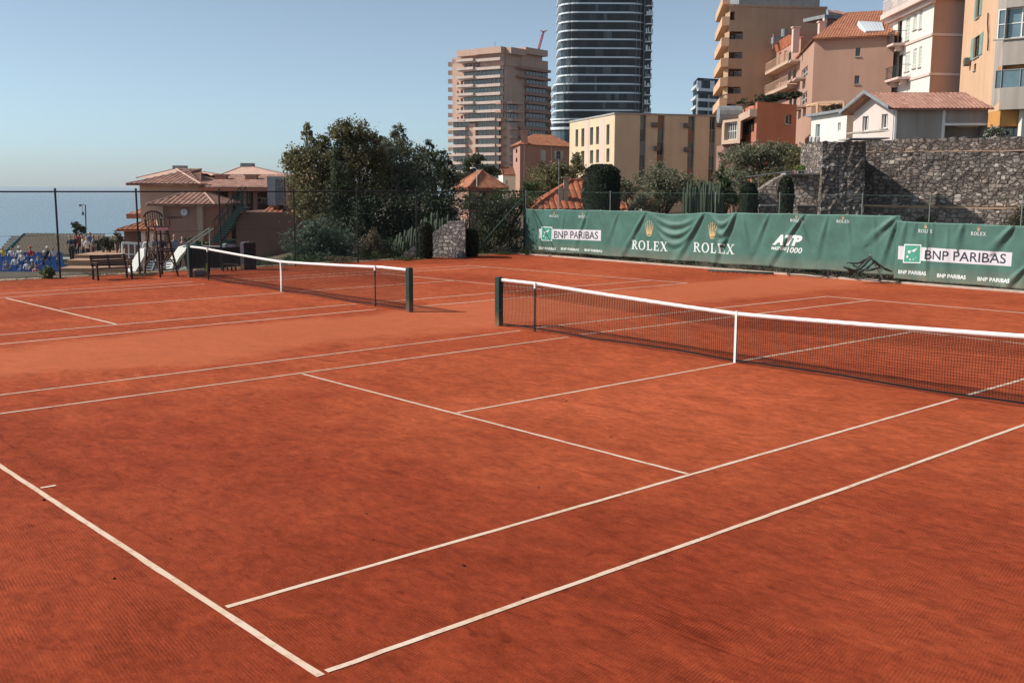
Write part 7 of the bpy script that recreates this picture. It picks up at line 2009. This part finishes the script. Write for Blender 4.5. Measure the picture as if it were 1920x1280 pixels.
# ---------------------------------------------------------------- umpire chair
uc = thing('umpire_chair', 'tall dark wooden umpire chair with a curved slatted back', 'umpire chair', (-23.65, -0.55, 0), 0)
W2, D2, SH = 0.24, 0.24, 1.66
legs = {}
for sx in (-1, 1):
    for sy in (-1, 1):
        mb = MB(); a = Vector((sx*(D2+0.16+(0.18 if sx > 0 else 0)), sy*(W2+0.10), 0)); b = Vector((sx*D2*0.85, sy*W2*0.9, SH)); mb.bar(a, b, 0.055, 0.05)
        mb.build('leg', M['brown_wood'], uc, local=True)
mb = MB()
for k in range(5):
    z = 0.25+k*0.30; f = z/SH; x = (D2+0.34)*(1-f)+D2*0.85*f; w = (W2+0.1)*(1-f)+W2*0.9*f; mb.box((x, 0, z), (0.07, 2*w, 0.035))
mb.build('ladder_rung', M['brown_wood'], uc, local=True)
mb = MB()
for s in (-1, 1): mb.bar((-0.34, s*0.34, 0.35), (0.30, s*0.30, 1.0), 0.035, 0.03); mb.bar((0.42, s*0.34, 0.35), (-0.28, s*0.29, 1.0), 0.035, 0.03)
mb.bar((-0.36, -0.33, 0.3), (-0.28, 0.3, 1.1), 0.03, 0.03); mb.bar((-0.36, 0.33, 0.3), (-0.28, -0.3, 1.1), 0.03, 0.03)
mb.build('cross_brace', M['brown_wood'], uc, local=True)
mb = MB(); mb.box((0, 0, SH+0.02), (0.52, 0.58, 0.04)); mb.build('seat', M['brown_wood'], uc, local=True)
mb = MB(); mb.box((0.262, 0, SH-0.05), (0.02, 0.46, 0.10)); mb.box((0.262, 0, SH+0.0), (0.016, 0.44, 0.02)); mb.build('name_board', mat('board_pink', (0.62, 0.36, 0.33), rough=0.6), uc, local=True)
mb = MB()
pr = [Vector((-0.26-0.04*math.cos(a*math.pi/8), 0.33*math.sin((a-4)*math.pi/8), SH+0.34+0.20*math.cos((a-4)*math.pi/8))) for a in range(9)]
for p, q in zip(pr, pr[1:]): mb.bar(p, q, 0.05, 0.05)
for k in range(7):
    y = -0.26+k*0.087; h = 0.34+0.20*math.sqrt(max(0, 1-(y/0.33)**2)); mb.bar((-0.24, y, SH+0.04), (-0.30, y, SH+h), 0.022, 0.03)
mb.build('backrest', M['brown_wood'], uc, local=True)
for s in (-1, 1):
    mb = MB(); mb.box((0.0, s*0.31, SH+0.27), (0.56, 0.06, 0.035)); mb.bar((0.24, s*0.31, SH+0.04), (0.24, s*0.31, SH+0.27), 0.035, 0.035); mb.bar((-0.24, s*0.31, SH+0.04), (-0.26, s*0.31, SH+0.27), 0.035, 0.035); mb.build('armrest', M['brown_wood'], uc, local=True)
mb = MB(); mb.box((0.45, 0, 0.95), (0.3, 0.5, 0.03)); mb.build('footrest', M['brown_wood'], uc, local=True)
uc.rotation_euler = (0, 0, 0.15)

# ---------------------------------------------------------------- clutter by the far net post
sc_ = thing('windscreen', 'dark fabric windscreen behind the far net post with a pale top rail', 'windscreen', vf((410-960)*39/FPX, 39, -0.1))
mb = MB()
A, B = at(349, 466, 39.0), at(452, 466, 40.2); n = 26
for k in range(n+1):
    p = A.lerp(B, k/n)+FH*0.03*math.sin(k*1.9); mb.v += [Vector((p.x, p.y, A.z)), Vector((p.x, p.y, -0.05))-FH*0.03*math.sin(k*1.2)]
for k in range(n): mb.f.append([2*k, 2*k+2, 2*k+3, 2*k+1]); mb.m.append(0)
M['dark_cloth'] = mat('dark_cloth', (0.022, 0.020, 0.022), rough=0.9, var=0.3)
o = mb.build('fabric', M['dark_cloth'], sc_); so = o.modifiers.new('t', 'SOLIDIFY'); so.thickness = 0.01
mb = MB(); mb.tube([at(368, 461.5, 39.3), at(413, 462.5, 39.8)], 0.028, 8); mb.build('top_rail', M['white_paint'], sc_)
for px in (349, 383, 418, 452):
    mb = MB(); D = 39+(px-349)/103*1.2; p = at(px, 466, D); mb.tube([Vector((p.x, p.y, -0.1)), p], 0.025, 6); mb.build('post', M['black_metal'], sc_)
mb = MB(); A = at(342, 462, 38.6); n = 8
for i in range(n+1):
    for j in range(n+1):
        p = A+RH*(0.55*i/n)+FH*(0.8*j/n); mb.v.append(p+Vector((0, 0, 0.05-0.10*abs(i/n-0.5)**1.5*2+0.02*math.sin(3*i+2*j))))
for i in range(n):
    for j in range(n): q = i*(n+1)+j; mb.f.append([q, q+n+1, q+n+2, q+1]); mb.m.append(0)
o = mb.build('green_tarp', M['green_metal']); so = o.modifiers.new('t', 'SOLIDIFY'); so.thickness = 0.015
tag(o, 'small green tarpaulin lying over the dark windscreen corner', 'tarpaulin')
def boxed(name, label, cat, x0, x1, y0, y1, D, d, mt, extra=None):
    a, b = at(x0, y1, D), at(x1, y1, D); t = at(x0, y0, D); root = thing(name, label, cat, (a.x, a.y, 0)); z0 = 0.0
    mb = MB(); mb.obox(Vector((a.x, a.y, z0)), Vector((b.x-a.x, b.y-a.y, 0)), FH*d, Vector((0, 0, t.z-z0))); mb.build('body', mt, root, bevel=0.01)
    return root, a, b, t
root, a, b, t = boxed('locker', 'tall dark locker with a pale side and yellow foot, right of the windscreen', 'locker', 459, 475, 455, 519, 38.2, 0.5, M['dark_cloth'])
mb = MB(); s = at(452, 519, 38.2); mb.obox(Vector((s.x, s.y, 0.22)), RH*0.13, FH*0.45, Vector((0, 0, t.z-0.22))); mb.build('side_panel', M['grey_metal'], root)
mb = MB(); mb.obox(Vector((s.x, s.y, 0.0)), RH*0.13, FH*0.45, Vector((0, 0, 0.215))); mb.build('foot', mat('yellow_foot', (0.55, 0.42, 0.20)), root)
mb = MB(); mb.tube([t+RH*0.12, t+RH*0.12+Vector((0, 0, 0.08))], 0.02, 8); mb.build('knob', M['grey_metal'], root)
nb = thing('notice_box', 'white box with a pink and grey notice board above the windscreen', 'notice box', vf((424-960)*40.6/FPX, 40.6, 0))
mb = MB(); p, q = at(417, 474, 40.6), at(422, 474, 40.6); z = at(417, 457.5, 40.6).z; mb.obox(p, q-p, FH*0.3, Vector((0, 0, z-p.z))); mb.build('box', M['white_paint'], nb)
mb = MB(); p, q = at(422.3, 472, 40.6), at(442, 472, 40.6); mb.obox(p, q-p, FH*0.05, Vector((0, 0, at(430, 458, 40.6).z-p.z))); mb.build('board', M['cloth_grey'], nb)
mb = MB(); p, q = at(429, 470, 40.55), at(435, 470, 40.55); mb.obox(p-FH*.01, q-p, FH*0.02, Vector((0, 0, at(430, 460, 40.6).z-p.z))); mb.build('poster', M['cloth_pink'], nb)
for px in (419, 440): mb = MB(); p = at(px, 470, 40.7); mb.tube([Vector((p.x, p.y, 0)), p], 0.02, 6); mb.build('post', M['black_metal'], nb)
lb = thing('side_bench', 'low dark bench under the far net, left of the locker', 'bench', on_z(430, 517))
p, q = at(417, 497, 37.6), at(443, 498, 38.0)
mb = MB(); mb.obox(p, q-p, FH*0.35, Vector((0, 0, 0.04))); mb.build('seat', M['brown_wood'], lb)
for f in (0.05, 0.35, 0.65, 0.95):
    mb = MB(); c = p.lerp(q, f); mb.bar(Vector((c.x, c.y, 0)), c, 0.05, 0.05); mb.build('leg', M['black_metal'], lb)
bg_ = thing('sports_bag', 'flat mauve sports bag on the clay beside the far singles stick', 'bag', on_z(375, 517))
c = on_z(375, 517); mb = MB(); mb.tube([c-RH*0.22+Vector((0, 0, .09)), c-RH*0.16+Vector((0, 0, .10)), c+RH*0.16+Vector((0, 0, .10)), c+RH*0.22+Vector((0, 0, .09))], [0.05, 0.10, 0.10, 0.05], 10); mb.build('body', mat('bag_mauve', (0.22, 0.17, 0.20)), bg_, smooth=True)
mb = MB(); mb.tube([c-RH*0.1+Vector((0, 0, .19)), c+Vector((0, 0, .27)), c+RH*0.1+Vector((0, 0, .19))], 0.012, 6); mb.build('handle', M['black_metal'], bg_)
rk = thing('racket_bag', 'upright bag with a yellow green stripe leaning behind the far net', 'bag', on_z(389, 517))
c = on_z(389, 516); mb = MB(); mb.tube([c+Vector((0, 0, 0.02)), c+Vector((0, 0, 0.2)), c+Vector((0, 0, .45)), c+RH*.03+Vector((0, 0, .55))], [0.07, 0.11, 0.09, 0.03], 10); mb.build('body', M['dark_cloth'], rk, smooth=True)
mb = MB(); mb.bar(c-FH*0.115+Vector((0, 0, 0.05)), c-FH*0.10+RH*.02+Vector((0, 0, .42)), 0.045, 0.02); mb.build('stripe', mat('bag_yellow', (0.5, 0.55, 0.06)), rk)

# ---------------------------------------------------------------- drag net, hose and tap in front of the banners
M['drag'] = mat('drag_net', (0.05, 0.07, 0.065), rough=0.9, var=0.4, scale=20)
dg_ = thing('drag_net', 'dark court drag net slung over two crossed wooden poles against the banner', 'drag net', on_z(1640, 527))
T = at(1631, 481, 34.0); P1 = on_z(1657, 527); P2 = on_z(1592, 519)
mb = MB(); mb.tube([P1, T+Vector((0, 0, .05))], 0.022, 7); mb.build('pole', M['grey_metal'], dg_)
mb = MB(); mb.tube([P2+Vector((0, 0, .02)), T+Vector((0, 0, .02))], 0.022, 7); mb.build('pole', M['brown_wood'], dg_)
rr_d = random.Random(2)
for (x0, y0, x1, y1, sag) in ((1588, 492, 1631, 482, .10), (1582, 500, 1632, 484, .25), (1590, 506, 1640, 490, .18), (1631, 482, 1672, 508, .06), (1600, 497, 1650, 500, .15)):
    a, b = at(x0, y0, 33.9+rr_d.uniform(-.2, .2)), at(x1, y1, 33.9+rr_d.uniform(-.2, .2)); pts_ = [a.lerp(b, k/8)-Vector((0, 0, sag*math.sin(math.pi*k/8)))+Vector((rr_d.uniform(-.02, .02), 0, rr_d.uniform(-.02, .02))) for k in range(9)]
    mb = MB(); mb.tube(pts_, [0.02+0.035*rr_d.random() for _ in pts_], 7); mb.build('net_fold', M['drag'], dg_, smooth=True)
tp_ = thing('water_tap', 'short grey standpipe with a tap beside the drag net', 'tap', on_z(1573, 518))
c = on_z(1573, 518); t = at(1573, 483, (c-CAM).dot(FH)); mb = MB(); mb.tube([c, Vector((c.x, c.y, t.z))], 0.028, 8); mb.build('pipe', M['grey_metal'], tp_)
mb = MB(); mb.bar(Vector((c.x, c.y, t.z))-RH*0.09, Vector((c.x, c.y, t.z))+RH*0.09, 0.03, 0.05); mb.tube([Vector((c.x, c.y, t.z-.08)), Vector((c.x, c.y, t.z-.08))-FH*0.1, Vector((c.x, c.y, t.z-.14))-FH*0.11], 0.014, 6); mb.build('tap', M['black_metal'], tp_)
hs_pts = [(1573, 519), (1560, 521), (1545, 518), (1525, 516), (1505, 513), (1480, 513), (1478, 516), (1505, 518), (1540, 521), (1562, 514), (1590, 521), (1630, 526), (1668, 531), (1690, 528), (1688, 523), (1660, 523), (1645, 528)]
def smooth_path(ps, n=6):
    out = []
    for i in range(len(ps)-1):
        p0, p1, p2, p3 = ps[max(i-1, 0)], ps[i], ps[i+1], ps[min(i+2, len(ps)-1)]
        for k in range(n):
            t = k/n; out.append(0.5*((2*p1)+(p2-p0)*t+(2*p0-5*p1+4*p2-p3)*t*t+(3*p1-p0-3*p2+p3)*t**3))
    out.append(ps[-1]); return out
mb = MB(); mb.tube(smooth_path([on_z(x, y, 0.045)+Vector((0, 0, .02)) for x, y in hs_pts]), 0.016, 7)
tag(mb.build('garden_hose', M['black_metal'], smooth=True), 'black hose snaking along the kerb from the tap', 'hose')
mb = MB(); a, b = on_z(1330, 508, 0.05), on_z(1450, 514, 0.05); a.z = b.z = 0.08; mb.tube([a, a.lerp(b, .4)+Vector((0, .03, 0)), b], 0.035, 8)
for k in range(14): p = a.lerp(b, k/13); mb.tube([p+Vector((0, .02, -.02)), p+Vector((0.06*math.sin(k*3), -.09, -.04))], 0.02, 5)
tag(mb.build('rolled_net', M['drag'], smooth=True), 'rolled dark net lying on the kerb under the right crown', 'net roll')

# pebbles and clods on the near clay
M['clod'] = mat('clod', (0.07, 0.018, 0.010), rough=0.95)
rq = random.Random(21); first = None
for i, (px, py) in enumerate(((687, 963), (868, 1060), (1056, 748), (82, 938), (870, 1061), (1062, 752), (700, 1012), (1010, 914), (320, 1010), (214, 1085), (980, 1120), (1310, 1010))):
    c = on_z(px, py); r_ = rq.uniform(0.008, 0.016); mb = MB(); mb.lathe((c.x, c.y, -0.002), [(r_*0.8, 0), (r_, r_*0.5), (r_*0.6, r_*1.0), (r_*0.1, r_*1.2)], 7)
    for v in mb.v: v += Vector((rq.uniform(-.003, .003), rq.uniform(-.003, .003), rq.uniform(-.001, .002)))
    tag(mb.build('clay_clod', M['clod']), 'tiny dark crumb of clay lying on the near court', 'clod', 'crumbs of clay on the near court')
# ================================================================ AIR
hz = bpy.data.materials.new('haze_air'); hz.use_nodes = True
_n = hz.node_tree; _n.nodes.clear()
_o = _n.nodes.new('ShaderNodeOutputMaterial'); _v = _n.nodes.new('ShaderNodeVolumePrincipled')
_v.inputs['Color'].default_value = (1, 1, 1, 1); _v.inputs['Density'].default_value = 0.00006; _v.inputs['Anisotropy'].default_value = 0.0
_n.links.new(_v.outputs['Volume'], _o.inputs['Volume'])
mb = MB(); mb.obox((-13000, -13000, -37.5), (26000, 0, 0), (0, 26000, 0), (0, 0, 190))
tag(mb.build('haze', hz, origin=(0, 0, -37.5)), kind='stuff')
